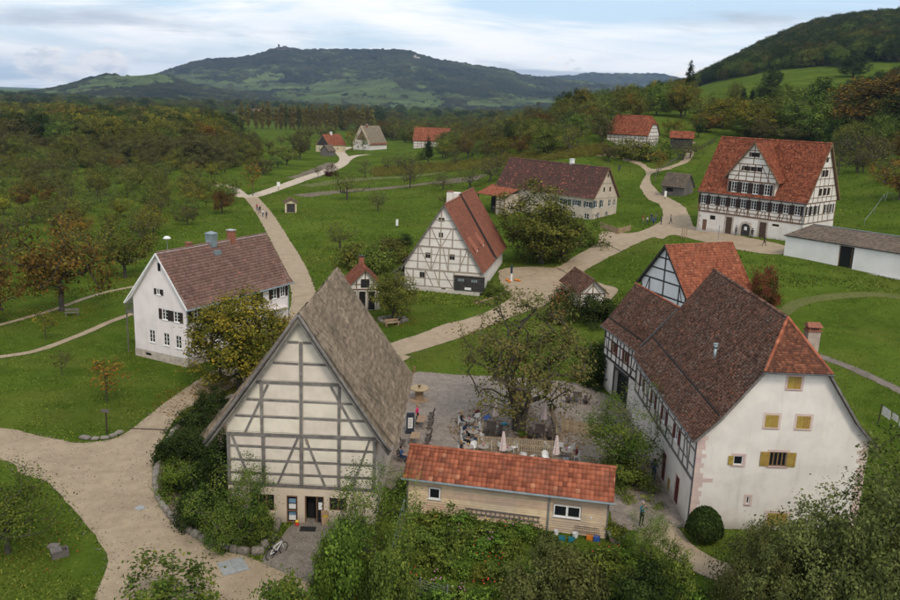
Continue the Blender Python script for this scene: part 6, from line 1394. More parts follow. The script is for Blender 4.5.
wood('wood_edge', 'row of lighter trees along the upper edge of the hill meadow', [(U_(690),830),(U_(740),675),(U_(830),592),(U_(830),612),(U_(740),705),(U_(690),865)], 130, [(1,4),(2,3),(0,3)], .8, 1.2, 10)
wood('slope_wood', 'dark autumn wood at the right picture edge above the inn', [(U_(838),215),(U_(1000),200),(U_(1000),520),(U_(890),520),(U_(850),420),(U_(835),300)], 230, [(5,2),(0,3),(2,3),(1,2),(7,2)], .6, 1.0, 11)
# ------------------------------------------------------------------ planting close to the camera (finer leaves)
for i in range(3): proto('nbush%d' % i, seed=200+i, H=3, R=2.0, th=.2, ntips=130, per=64, leaf=.165, tr=.05, spread=.27, trunkless=True, hollow=.42, lump=.9)
for i in range(2): proto('herb%d' % i, seed=210+i, H=1.4, R=1.0, th=.1, ntips=46, per=26, leaf=.16, tr=.02, spread=.17, trunkless=True, hollow=.5, lump=.7)
leafmat('leaf_lime', [(0.032,0.060,0.011),(0.067,0.105,0.018),(0.106,0.135,0.023),(0.196,0.194,0.033)])
proto('sage0', seed=221, H=6, R=4.0, th=.4, ntips=300, per=74, leaf=.165, tr=.10, spread=.36, trunkless=True, hollow=.40, lump=1.0)
proto('sage1', seed=225, H=6, R=4.0, th=.4, ntips=300, per=74, leaf=.165, tr=.10, spread=.36, trunkless=True, hollow=.40, lump=1.0)
proto('pear', seed=231, H=10, R=5.2, th=2.5, ntips=300, per=40, leaf=.19, tr=.40, spread=.40, hollow=.50, lump=.6, rexp=.52, stems=6)
proto('near_tree', seed=235, H=6, R=2.6, th=1.0, ntips=150, per=70, leaf=.13, tr=.13, spread=.34, hollow=.42, lump=.9)
proto('near_apple', seed=237, H=5, R=3.0, th=1.3, ntips=150, per=42, leaf=.13, tr=.15, spread=.36, hollow=.45, lump=.7)
proto('maple', seed=241, H=11, R=4.6, th=.9, ntips=300, per=85, leaf=.25, tr=.30, spread=.44, hollow=.36, lump=.45)
proto('maple2', seed=243, H=11, R=4.6, th=1.5, ntips=260, per=70, leaf=.30, tr=.34, spread=.46, hollow=.38, lump=.6)
def yew():
    rs = np.random.RandomState(5); n = 16000; d = rs.randn(n, 3); d /= np.linalg.norm(d, axis=1)[:,None]; d[:,2] = np.abs(d[:,2])*1.25-.25
    k = np.maximum(np.abs(d[:,:2]).max(1)**.0, 1); P = d*np.array([1.15,1.15,1.35])*(1-.10*rs.rand(n)[:,None]+.03*rs.randn(n)[:,None]); P[:,2] += .95; P[:,2] = np.clip(P[:,2], .05, 2.3+.06*rs.randn(n))
    N_ = d+rs.randn(n, 3)*.5; N_ /= np.linalg.norm(N_, axis=1)[:,None]; a = np.cross(N_, rs.randn(n, 3)); a /= np.linalg.norm(a, axis=1)[:,None]; b = np.cross(N_, a); s = .075*(.6+.8*rs.rand(n))[:,None]
    cm = npmesh('foliage', np.stack([P-a*s,P-b*s*.6,P+a*s,P+b*s*.6],1).reshape(-1,3), np.arange(4*n).reshape(-1,4), rs.rand(n))
    tm = MB().tube([(0,0,-.2),(0,0,1.6)], [.14,.05], 7).mesh('stem'); tm.materials.append(MAT['bark']); cm.materials.append(MAT['leaf_dark'])
    b = at(703,541); o = empty('clipped_yew', 'dark clipped round evergreen at the foot of the white farmhouse gable', 'bush', b); link(bpy.data.objects.new('trunk', tm), o); link(bpy.data.objects.new('foliage', cm), o)
yew()

leafmat('leaf_pear', [(.072,.080,.024),(.115,.118,.036),(.150,.128,.040),(.215,.130,.045)])
ptree('pear_tree', 'large spreading pear tree with russet leaves in the middle of the cafe courtyard', 'pear', 519,430,302,66,'leaf_pear')
ptree('courtyard_tree', 'low olive-green tree between wooden kitchen and white farmhouse', 'near_tree', 622,474,404,38,'leaf_lime')
ptree('apple_tree', 'yellow-leaved apple tree on the lawn in the lower left corner', 'near_apple', 8,553,474,46,'leaf_lime')
ptree('willow_shrub', 'tall grey-green willow shrub, highest of those before the white farmhouse gable', 'sage0', 862,628,474,64,'leaf_sage', cat='bush')
ptree('willow_shrub', 'grey-green willow shrub in front of the lower ochre shutter', 'sage1', 788,612,503,48,'leaf_sage', cat='bush', rz=2.)
ptree('willow_shrub', 'grey-green willow shrub in the lower right corner of the picture', 'sage1', 915,615,486,46,'leaf_sage', cat='bush', rz=4.)
ptree('willow_shrub', 'low grey-green willow shrub beside the end of the curved gravel path', 'sage0', 745,618,540,30,'leaf_sage', cat='bush', rz=1.)
ptree('elder_tree', 'light olive small tree leaning on the right corner of the thatched barn', 'near_tree', 374,570,482,36,'leaf_lime', rz=1.)
BL = [('round dark green bush right of the shop entrance','nbush0',343,590,508,27,'leaf_bright'),('low green bush at the edge of the entrance paving','nbush1',326,598,540,13,'leaf_bright'),('green bush under the small tree beside the wire fence','nbush2',388,608,536,22,'leaf_green'),
 ('dark upright shrub farthest back beside the barn eave','nbush1',214,408,388,15,'leaf_dark'),('dark shrub second from the back of the stone-edged bed','nbush0',197,428,402,19,'leaf_dark'),('dark spreading shrub at the outer curve of the bed','nbush2',178,458,428,22,'leaf_dark'),('dark shrub against the barn corner post','nbush1',214,462,428,20,'leaf_dark'),('green fern-like shrub at the bed edge','nbush0',179,492,458,19,'leaf_bright'),('dark tall shrub in the middle of the bed','nbush2',207,498,450,22,'leaf_dark'),('dark low shrub near the front of the bed','nbush0',202,526,486,20,'leaf_dark'),('yellow-green shrub with golden top before the shop window','near_tree',240,545,473,30,'leaf_lime'),('green low shrub at the front edge of the bed','nbush1',225,542,508,18,'leaf_green'),('leafy green shrub beside the shop window sill','nbush2',262,540,500,15,'leaf_green'),
 ('dark bush left of the little roadside shed','nbush2',559,322,283,17,'leaf_rose'),('round dark bush before the timbered gable of the shed','nbush0',600,322,292,21,'leaf_dark'),('dark bush at the corner of the timbered wing','nbush1',593,386,352,14,'leaf_dark'),('dark bush tucked under the eave of the timbered wing','nbush2',598,372,338,13,'leaf_dark'),('green flowering undergrowth below the courtyard tree','nbush0',626,486,458,24,'leaf_green'),('red-berried bush behind the orange-roofed barn','nbush1',764,306,268,13,'leaf_red'),('small green bush at the corner of the timbered farmhouse','nbush0',497,297,278,10,'leaf_green'),
 ('olive sprigs rising into the picture at the bottom edge','nbush1',168,640,578,44,'leaf_lime'),('leafy sprigs at the bottom edge before the entrance paving','nbush2',288,640,566,30,'leaf_lime'),('leafy sprigs at the lower left edge','nbush0',60,640,590,20,'leaf_green'),
 ('tall-stemmed young shrub beside the curved gravel path','near_tree',650,566,518,16,'leaf_green'),('green shrub with pale leaves at the bend of the curved path','nbush1',672,590,548,18,'leaf_green'),('dark green shrub in the flower bed nearest the picture edge','nbush0',640,618,560,30,'leaf_dark'),('grey-green shrub right of the vegetable bed','nbush2',575,610,548,32,'leaf_sage'),('grey-green shrub at the front of the vegetable bed','nbush1',535,616,562,28,'leaf_sage'),('grey shrub before the double window of the kitchen','nbush0',548,560,532,14,'leaf_sage')]
leafmat('leaf_rose', [(0.017,0.029,0.006),(0.047,0.069,0.017),(0.092,0.101,0.025),(0.547,0.147,0.109)]); leafmat('leaf_red', [(0.025,0.033,0.009),(0.079,0.069,0.020),(0.254,0.067,0.037),(0.182,0.088,0.033)])
for lab, key, px, py, top, hw, lf in BL: ptree('shrub', lab, key, px, py, top, hw, lf, cat='bush')
def garden():
    rs = random.Random(12); i = 0
    spots = [(416,530),(430,528),(444,531),(458,530),(472,533),(487,535),(502,536),(518,539),(533,541),(420,545),(438,548),(456,550),(474,552),(492,553),(510,555),(424,566),(444,570),(462,574),(482,578),(502,580),(520,582),(412,590),(436,596),(460,600),(484,606),(508,608),(612,556),(626,560),(600,566),(612,580),(632,585),(655,588),(690,600),(665,604),(645,602)]
    for px, py in spots:
        lf = rs.choice(['leaf_bright','leaf_bright','leaf_green','leaf_yellow2']); h = rs.uniform(.9,1.6); b = at(px+rs.uniform(-3,3), py+rs.uniform(-2,2)); w = rs.uniform(1.5,2.3); k = (px > 590)
        o = tree('garden_plant', ('leafy plant in the flower bed beside the curved gravel path' if k else 'broad-leaved plant in the kitchen garden below the wooden wall, %s row' % ('back' if py < 543 else 'second' if py < 558 else 'third' if py < 585 else 'front')), 'herb%d' % (i % 2), b, h, w, lf, rs.random()*6.28, 'plants in the kitchen garden' if not k else 'plants in the flower bed', 'plant'); i += 1
        if rs.random() < .45:
            f = MB(); nn = rs.randint(3, 7)
            for q in range(nn):
                a = rs.random()*6.28; r = rs.random()*.8; z = 1.15+rs.random()*.3; x, y = r*cos(a), r*sin(a); s = .05
                f.add([(x-s,y,z),(x,y-s,z),(x+s,y,z),(x,y+s,z),(x,y,z+s),(x,y,z-s*.6)], [(0,1,4),(1,2,4),(2,3,4),(3,0,4),(1,0,5),(2,1,5),(3,2,5),(0,3,5)])
            f.build('blossom', rs.choice(['petal_red','petal_red','petal_yellow','petal_pink']), o)
leafmat('leaf_yellow2', [(0.034,0.051,0.008),(0.113,0.144,0.022),(0.260,0.265,0.049)])
pmat('petal_red', (.55,.03,.02), None, 4, .6, 0); pmat('petal_yellow', (.65,.45,.04), None, 4, .6, 0); pmat('petal_pink', (.55,.2,.42), None, 4, .6, 0)
garden()
def rounded_stone(seed):
    rs = np.random.RandomState(seed); bm = bmesh.new(); bmesh.ops.create_cube(bm, size=2); bmesh.ops.subdivide_edges(bm, edges=bm.edges[:], cuts=1, use_grid_fill=True)
    for v in bm.verts:
        c = v.co; l = c.length; s = max(abs(c.x), abs(c.y), abs(c.z)); v.co = c*(.80+.2*s/l*1.0)/1.0*(1 if l < 1.1 else .92 if l < 1.5 else .84)+Vector(rs.randn(3)*.055)
    me = bpy.data.meshes.new('stone'); bm.to_mesh(me); bm.free(); me.materials.append(MAT['stone']); return me
STONES = [rounded_stone(i) for i in range(6)]
def stone_row(root, pts, hgt, dep, ln, seed, rows=1):
    rs = random.Random(seed); W_ = catmull([Vector((p.x, p.y)) for p in pts], 8, False); inv = root.matrix_basis.inverted(); k = 0
    for r in range(rows):
        acc = rs.uniform(0, .4); tot = 0
        for a, b in zip(W_[:-1], W_[1:]):
            d = (b-a).length; t = (b-a).normalized(); tot += d
            while tot > acc:
                l = rs.uniform(*ln); q = b-t*(tot-acc-l/2); h = hgt*rs.uniform(.8,1.2); z = Tz(q.x, q.y)
                o = link(bpy.data.objects.new('stone', STONES[rs.randrange(6)]), root)
                o.location = Vector((q.x, q.y, z+h*.42+r*hgt*.85))-root.location; o.rotation_euler = (rs.uniform(-.06,.06), rs.uniform(-.06,.06), math.atan2(t.y, t.x)+rs.uniform(-.08,.08)); o.scale = (l*.49, dep*.5*rs.uniform(.85,1.2), h*.52); acc += l+rs.uniform(.0,.05)
def bed():
    px = [(236,397),(208,408),(183,424),(165,447),(157,470),(156,490),(163,508),(180,527),(205,542),(230,551),(252,554),(267,545),(276,531),(279,519)]
    P = [at(*p) for p in px]; r = empty('bed_wall', 'low wall of rough stones curving round the shrub bed beside the thatched barn', 'wall', P[5]); stone_row(r, P, .42, .42, (.5,.95), 3)
    fill('bed_soil', [tuple(p.to_2d()) for p in P]+[tuple(at(245,470).to_2d())], 'soil', .06, 1.0)
    P = [at(*p) for p in ((78,437),(88,439),(100,439),(112,437),(122,432))]; r = empty('kerb_stones', 'short row of flat stones edging the lawn at the road fork', 'stones', P[2]); stone_row(r, P, .22, .5, (.6,1.1), 5)
    c = at(393,321); P = [c+Vector((1.5*cos(a), 1.1*sin(a), 0)) for a in np.linspace(0, 6.1, 9)]; r = empty('tree_ring', 'ring of stones round the small tree near the bake house', 'stones', c); stone_row(r, P, .45, .5, (.5,.8), 6)
    P = [at(*p) for p in ((262,562),(282,571),(303,580),(330,592))]; r = empty('paving_edge', 'row of small edging stones between gravel road and entrance paving', 'stones', P[1]); stone_row(r, P, .10, .18, (.25,.4), 7)
bed()
def scatter_blades():
    rs = np.random.RandomState(3); n = 190000; Y = 37+rs.rand(n)**1.6*75; X = (rs.rand(n)*1.5-.75)*Y; nf = 110000; Yf = 100+rs.rand(nf)*190; Y = np.r_[Y, Yf]; X = np.r_[X, (rs.rand(nf)*1.3-.65)*Yf]; n += nf
    keep = np.ones(n, bool)
    for nm, lp in LOOPS:
        if nm in ('field_strip','worn_strip','bed_soil'): continue
        A = np.array(lp); bb = (X > A[:,0].min()) & (X < A[:,0].max()) & (Y > A[:,1].min()) & (Y < A[:,1].max()) & keep
        i = np.where(bb)[0]; keep[i[inpoly(X[i], Y[i], lp)]] = False
    for loc, yaw, x0, x1, y0, y1 in FOOT:
        dx, dy = X-loc[0], Y-loc[1]; lx = dx*cos(yaw)+dy*sin(yaw); ly = -dx*sin(yaw)+dy*cos(yaw); keep &= ~((lx > x0-.1) & (lx < x1+.1) & (ly > y0-.1) & (ly < y1+.1))
    clump = fbm2(X/2.2, Y/2.2, 5, 3); keep &= rs.rand(n) < .45+.5*clump
    X, Y = X[keep], Y[keep]; sc = np.where(Y > 105, 2.2, 1.)
    EX = []; EY = []
    for nm, lp in LOOPS:   # ragged verges
        if 'road' in nm or 'path' in nm or 'paving' in nm:
            for (x, y) in lp:
                if y < 130:
                    m = 14 if y < 75 else 7; EX += list(x+rs.randn(m)*.20); EY += list(y+rs.randn(m)*.20)
    EX = np.array(EX); EY = np.array(EY); X = np.r_[X, EX]; Y = np.r_[Y, EY]; sc = np.r_[sc, np.full(len(EX), .8)]; n = len(X); Z = T(X, Y)
    V = []; hgt = (.05+.09*rs.rand(n))*sc; w = (.03+.03*rs.rand(n))*np.where(sc > 1.5, 2.6, 1)
    for k in range(2):
        a = rs.rand(n)*6.28; ox, oy = rs.randn(n)*.06, rs.randn(n)*.06; dx, dy = np.cos(a)*w, np.sin(a)*w; bx, by = rs.randn(n)*.06, rs.randn(n)*.06
        V.append(np.stack([np.stack([X+ox-dx, Y+oy-dy, Z], -1), np.stack([X+ox+dx, Y+oy+dy, Z], -1), np.stack([X+ox+bx, Y+oy+by, Z+hgt*(.7+.5*rs.rand(n))], -1)], 1))
    V = np.concatenate(V).reshape(-1, 3); f = np.arange(len(V)).reshape(-1, 3)
    o = obj('grass_tufts', npmesh('grass_tufts', V, f, np.r_[rs.rand(n), rs.rand(n)]), 'blade'); tag(o, 'short rough grass of the lawns and ragged verges', 'grass', kind='stuff')
    # small stones along the gravel edges
    m = 3800; ii = rs.randint(0, len(EX), m); sx, sy = EX[ii]+rs.randn(m)*.15, EY[ii]+rs.randn(m)*.15; z = T(sx, sy)+.03; s = .025+.055*rs.rand(m)**2
    P = np.stack([sx, sy, z], -1); oct_ = np.array([(1,0,0),(0,1,0),(-1,0,0),(0,-1,0),(0,0,.7),(0,0,-.6)]); ang = rs.rand(m)*6.28; R_ = np.stack([np.cos(ang), np.sin(ang)], -1)
    o6 = oct_[None]*(.7+.6*rs.rand(m, 6, 1)); rx = o6[...,0]*R_[:,:1]-o6[...,1]*R_[:,1:]; ry = o6[...,0]*R_[:,1:]+o6[...,1]*R_[:,:1]
    v = P[:,None]+np.stack([rx, ry, o6[...,2]], -1)*s[:,None,None]; ft = np.array([(0,1,4),(1,2,4),(2,3,4),(3,0,4),(1,0,5),(2,1,5),(3,2,5),(0,3,5)]); f = (ft[None]+6*np.arange(m)[:,None,None]).reshape(-1, 3)
    o = obj('verge_pebbles', npmesh('verge_pebbles', v.reshape(-1, 3), f), 'stone'); tag(o, 'loose pebbles along the edges of the gravel roads', 'pebbles', kind='stuff')
    # loose gravel grains on the near roads
    gx = []; gy = []
    for nm, lp in LOOPS:
        if nm == 'gravel_road' or nm == 'gravel_path':
            A = np.array(lp); k = 26000 if nm == 'gravel_road' else 4000; qx = A[:,0].min()+rs.rand(k)*np.ptp(A[:,0]); qy = A[:,1].min()+rs.rand(k)*np.ptp(A[:,1]); c = inpoly(qx, qy, lp) & (qy < 95); gx += list(qx[c]); gy += list(qy[c])
    gx, gy = np.array(gx)[:15000], np.array(gy)[:15000]; m = len(gx); sz = .018+.05*rs.rand(m)**3; P = np.stack([gx, gy, T(gx, gy)+.045], -1); a = rs.rand(m)*6.28; ca, sa = np.cos(a)*sz, np.sin(a)*sz
    v = np.stack([P+np.stack([ca,sa,0*sz],-1), P+np.stack([-sa,ca,0*sz],-1), P-np.stack([ca,sa,0*sz],-1), P-np.stack([-sa,ca,0*sz],-1), P+np.stack([0*sz,0*sz,sz*.8],-1)], 1); ft = np.array([(0,1,4),(1,2,4),(2,3,4),(3,0,4)])
    o = obj('loose_gravel', npmesh('loose_gravel', v.reshape(-1,3), (ft[None]+5*np.arange(m)[:,None,None]).reshape(-1,3), np.repeat(rs.rand(m),4)), 'grain'); tag(o, 'loose stones and crumbs strewn over the gravel roads', 'gravel', kind='stuff')
    # fallen leaves under the trees
    cs = [(240,390,4.5,1500),(519,430,6,2200),(10,553,4,220),(393,321,3,500),(541,263,6,900),(622,474,3,500),(62,311,5,700),(125,278,5,600),(374,584,3,400),(210,400,5,900)]; LX = []; LY = []
    for px, py, r, k in cs: c = at(px, py); a = rs.rand(k)*6.28; q = r*np.sqrt(rs.rand(k)); LX += list(c.x+q*np.cos(a)); LY += list(c.y+q*np.sin(a))
    LX, LY = np.array(LX), np.array(LY); n = len(LX); z = T(LX, LY)+.055+.02*rs.rand(n); P = np.stack([LX, LY, z], -1); a = rs.rand(n)*6.28; s = (.05+.05*rs.rand(n))[:,None]; A = np.stack([np.cos(a), np.sin(a), rs.randn(n)*.2], -1)*s; B = np.stack([-np.sin(a), np.cos(a), rs.randn(n)*.2], -1)*s*.7
    o = obj('fallen_leaves', npmesh('fallen_leaves', np.stack([P-A,P-B,P+A,P+B],1).reshape(-1,3), np.arange(4*n).reshape(-1,4), rs.rand(n)), 'litter'); tag(o, 'yellow and brown leaves fallen under the trees', 'leaves', kind='stuff')
leafmat('blade', [(0.044,0.072,0.009),(0.106,0.160,0.021),(0.192,0.270,0.040),(0.350,0.386,0.080)], .3); leafmat('litter', [(0.084,0.045,0.009),(0.272,0.160,0.028),(0.213,0.118,0.033)], .1)
pmat('grain', (.30,.24,.17), None, 5, .95, 0, rcol=[(0,(.09,.07,.05)),(.5,(.26,.20,.14)),(1,(.52,.45,.36))], spec=0)
scatter_blades()
# vine rows on the slope behind the long farmhouse
def vineyard():
    rs = random.Random(3); P = []
    for k in range(6):
        for i in range(70):
            px = 372+i*3.4+rs.uniform(-1,1); py = 178-.098*(px-372)-k*1.55+1.2*sin(px*.03)
            if 372 < px < 612: b = at(px, py); P.append((b.x, b.y, b.z-.1))
    scatter_b = scatter('vineyard_rows', 'rows of yellowing vines on the slope behind the long farmhouse', P, [10]*len(P), [(rs.uniform(.38,.55),)*2+(rs.uniform(.45,.62),) for _ in P], 'vines')
def add_proto(key, lf):
    tm, cm, _ = PROTO[key]; me = cm.copy(); me.materials.clear(); me.materials.append(MAT[lf]); WP.objects.link(bpy.data.objects.new('wood_tree_%02d' % len(WP.objects), me))
leafmat('leaf_vine', [(0.063,0.064,0.014),(0.165,0.155,0.032),(0.294,0.252,0.050),(0.182,0.199,0.041)])
add_proto('bush0', 'leaf_vine'); vineyard()
ptree(*PT_MAPLE); ptree(*PT_WALNUT)
# ------------------------------------------------------------------ furniture, signs, people
pmat('wood_dark', (.060,.040,.030), (.040,.028,.022), 3, .75, .3, 16, .01, orand=.2); pmat('wood_mid', (.34,.235,.14), (.26,.18,.11), 3, .8, .3, 16, .01, orand=.2); pmat('wood_fence', (.40,.31,.20), (.30,.235,.155), 3, .85, .3, 16, .01, orand=.25)
pmat('cloth_white', (.74,.70,.68), (.66,.62,.60), 3, .9, .2, 20, .01); pmat('cloth_pink', (.66,.55,.53), (.58,.48,.47), 3, .9, .2, 20, .01); pmat('plastic_white', (.72,.72,.71), (.64,.64,.63), 3, .5, 0); pmat('plastic_blue', (.03,.10,.34), (.03,.08,.27), 3, .5, 0); pmat('plastic_teal', (.02,.20,.28), (.02,.15,.22), 3, .5, 0)
pmat('rubber', (.018,.018,.018), None, 3, .8, 0); pmat('metal_grey', (.36,.38,.39), (.28,.30,.31), 3, .4, 0, metal=.6, spec=.5); pmat('pumpkin', (.62,.20,.025), None, 4, .6, 0); pmat('terracotta', (.36,.15,.09), None, 4, .85, 0); pmat('sign_blue', (.035,.045,.065), None, 4, .6, 0)
pmat('stone_top', (.36,.32,.28), (.24,.21,.18), 14, .7, .1)
pmat('hatch_grey', (.30,.31,.30), (.24,.25,.245), 3, .5, .1)
def part(mb, name, mat, parent, **k): return mb.build(name, mat, parent, **k)
def spool():
    b = at(419,400); o = empty('cable_reel_table', 'big wooden cable reel used as a table beside the thatched barn', 'table', b)
    part(MB().lathe([(.86,0),(.86,.07),(.40,.072)], n=20), 'lower_disc', 'wood_mid', o); part(MB().lathe([(.40,.07),(.38,.6),(.40,1.1)], n=18), 'drum', 'wood_mid', o); part(MB().lathe([(.3,1.09),(.88,1.092),(.88,1.17),(.0,1.172)], n=20), 'tabletop', 'wood_mid', o)
    p = empty('plant_pot', 'small dark pot with a plant on the cable reel table', 'pot', (b.x,b.y,b.z+1.172)); part(MB().lathe([(.07,0),(.10,.16),(.06,.165)], n=10), 'pot', 'terracotta', p); c = MB()
    for i in range(9): a = i*.7; c.add([(0,0,.14),(.10*cos(a),.10*sin(a),.28),(.16*cos(a+.3),.16*sin(a+.3),.20)], [(0,1,2)])
    part(c, 'plant', 'leaf_green', p)
spool()
def chair_fold(pos, rz, label, group, mat='wood_dark', first={}):
    o = empty('folding_chair', label, 'chair', pos, rz, group)
    if mat not in first:
        ms = []; s = MB()
        for i in range(5): s.box(-.21,-.20+i*.085,.44,.21,-.13+i*.085,.465)
        ms.append(('seat', s.mesh('seat')))
        b = MB()
        for i in range(4): b.obox((0,.22+.03*i,.58+i*.10), (.21,0,0), (0,.010,0), (0,.010,.036))
        ms.append(('backrest', b.mesh('backrest')))
        for sx in (-1,1): ms.append(('leg', MB().bar((sx*.23,-.24,0),(sx*.23,.20,.47),.04,.03).mesh('leg'))); ms.append(('leg', MB().bar((sx*.195,.26,0),(sx*.195,-.14,.46),.04,.03).mesh('leg'))); ms.append(('back_post', MB().bar((sx*.23,.17,.44),(sx*.23,.34,.95),.04,.03).mesh('back_post')))
        for _, m in ms: m.materials.append(MAT[mat])
        first[mat] = ms
    for nm, m in first[mat]: link(bpy.data.objects.new(nm, m), o)
    return o
def chair_white(pos, rz, label, group, first={}):
    o = empty('garden_chair', label, 'chair', pos, rz, group)
    if not first:
        s = MB().box(-.23,-.22,.42,.23,.22,.455).mesh('seat'); b = MB(); n = 8
        pts = [(-.25*cos(pi*k/n), .02+.24*sin(pi*k/n)**.8) for k in range(n+1)]
        for (x0, y0), (x1, y1) in zip(pts[:-1], pts[1:]):
            h0, h1 = .66+.2*abs(y0)/.26, .66+.2*abs(y1)/.26; b.add([(x0,y0,.45),(x1,y1,.45),(x1*1.1,y1*1.1,h1),(x0*1.1,y0*1.1,h0),(x0*.93,y0*.93,.45),(x1*.93,y1*.93,.45),(x1*1.03,y1*1.03,h1),(x0*1.03,y0*1.03,h0)], [(0,1,2,3),(7,6,5,4),(3,2,6,7),(0,4,5,1),(0,3,7,4),(1,5,6,2)])
        first['p'] = [('seat', s), ('backrest', b.mesh('backrest'))]+[('leg', MB().tube([(sx*.24,sy*.23,0),(sx*.2,sy*.19,.43)], [.022,.028], 6).mesh('leg')) for sx in (-1,1) for sy in (-1,1)]
        for _, m in first['p']: m.materials.append(MAT['plastic_white'])
    for nm, m in first['p']: link(bpy.data.objects.new(nm, m), o)
    return o
def table_round(pos, label, group, flowers=True, mat='stone_top'):
    o = empty('round_table', label, 'table', pos, 0, group); part(MB().lathe([(.30,0),(.30,.03),(.04,.05),(.04,.70)], n=10), 'pedestal', 'metal_grey', o)
    part(MB().lathe([(.0,.685),(.44,.69),(.45,.722),(.0,.722)], n=18), 'tabletop', mat, o)
    if flowers:
        v = empty('flower_vase', 'small vase of flowers on '+label, 'vase', (pos[0],pos[1],pos[2]+.722)); part(MB().lathe([(.045,0),(.06,.08),(.03,.13)], n=8), 'vase', 'terracotta', v); f = MB()
        for i in range(7): a = i*.9; f.add([(0,0,.1),(.09*cos(a),.09*sin(a),.24),(.09*cos(a+.8),.09*sin(a+.8),.22)], [(0,1,2)])
        part(f, 'flowers', random.Random(int(pos[0]*10)).choice(['petal_yellow','pumpkin','petal_pink']), v)
    return o
def table_long(pos, rz, label, group, L_=1.6, W_=.75, mat='wood_dark', benches=True, bmat=None):
    o = empty('beer_table', label, 'table', pos, rz, group); t = MB()
    for i in range(4): t.box(-L_/2,-W_/2+i*W_/4+.005,.71,L_/2,-W_/2+(i+1)*W_/4-.005,.745)
    part(t, 'tabletop', mat, o)
    for sx in (-1,1):
        for sy in (-1,1): part(MB().bar((sx*(L_/2-.2),sy*.3,0),(sx*(L_/2-.2),sy*.22,.71),.06,.05), 'leg', mat, o)
    if benches:
        for sy in (-1,1):
            q = Matrix.Rotation(rz, 3, 'Z')@Vector((0, sy*.78, 0)); b = empty('bench', 'bench %s the %s' % ('behind' if sy > 0 else 'before', label.replace(' with high-backed benches','')), 'bench', (pos[0]+q.x,pos[1]+q.y,pos[2]), rz, group+' benches')
            part(MB().box(-L_/2,-.15,.42,L_/2,.15,.46), 'seat', bmat or mat, b)
            for sx in (-1,1): part(MB().box(sx*(L_/2-.2)-.03,-.13,0,sx*(L_/2-.2)+.03,.13,.42), 'leg', bmat or mat, b)
    return o
def parasol(px, py, label):
    b = at(px, py); o = empty('closed_parasol', label, 'parasol', b, 0, 'closed parasols'); part(MB().lathe([(.28,0),(.28,.06),(.05,.09)], n=12), 'base', 'concrete', o); part(MB().tube([(0,0,.05),(0,0,2.55)], .022, 6), 'pole', 'wood_mid', o)
    n = 14; vs = []; fs = []; prof = [(.06,2.5),(.10,2.2),(.15,1.8),(.20,1.4),(.25,1.0),(.22,.96)]
    for r, z in prof:
        for k in range(n): rr = r*(1+.18*(-1)**k); a = 2*pi*k/n; vs.append((rr*cos(a), rr*sin(a), z))
    for i in range(len(prof)-1): fs += [(i*n+k, i*n+(k+1) % n, (i+1)*n+(k+1) % n, (i+1)*n+k) for k in range(n)]
    part(MB().add(vs, fs), 'canopy', 'cloth_pink', o); part(MB().lathe([(.0,2.64),(.04,2.58),(.03,2.5)], n=8), 'finial', 'iron', o)
    part(MB().tube([(.0,0,1.5),(.0,0,1.54)], .21, 12), 'strap', 'cloth_white', o)
parasol(495,427,'closed pinkish parasol left of the pear tree trunk'); parasol(543,430,'closed pinkish parasol right of the pear tree trunk'); parasol(502,462,'closed parasol among the round tables, left of the railing'); parasol(555,466,'closed parasol among the round tables, right end of the railing')
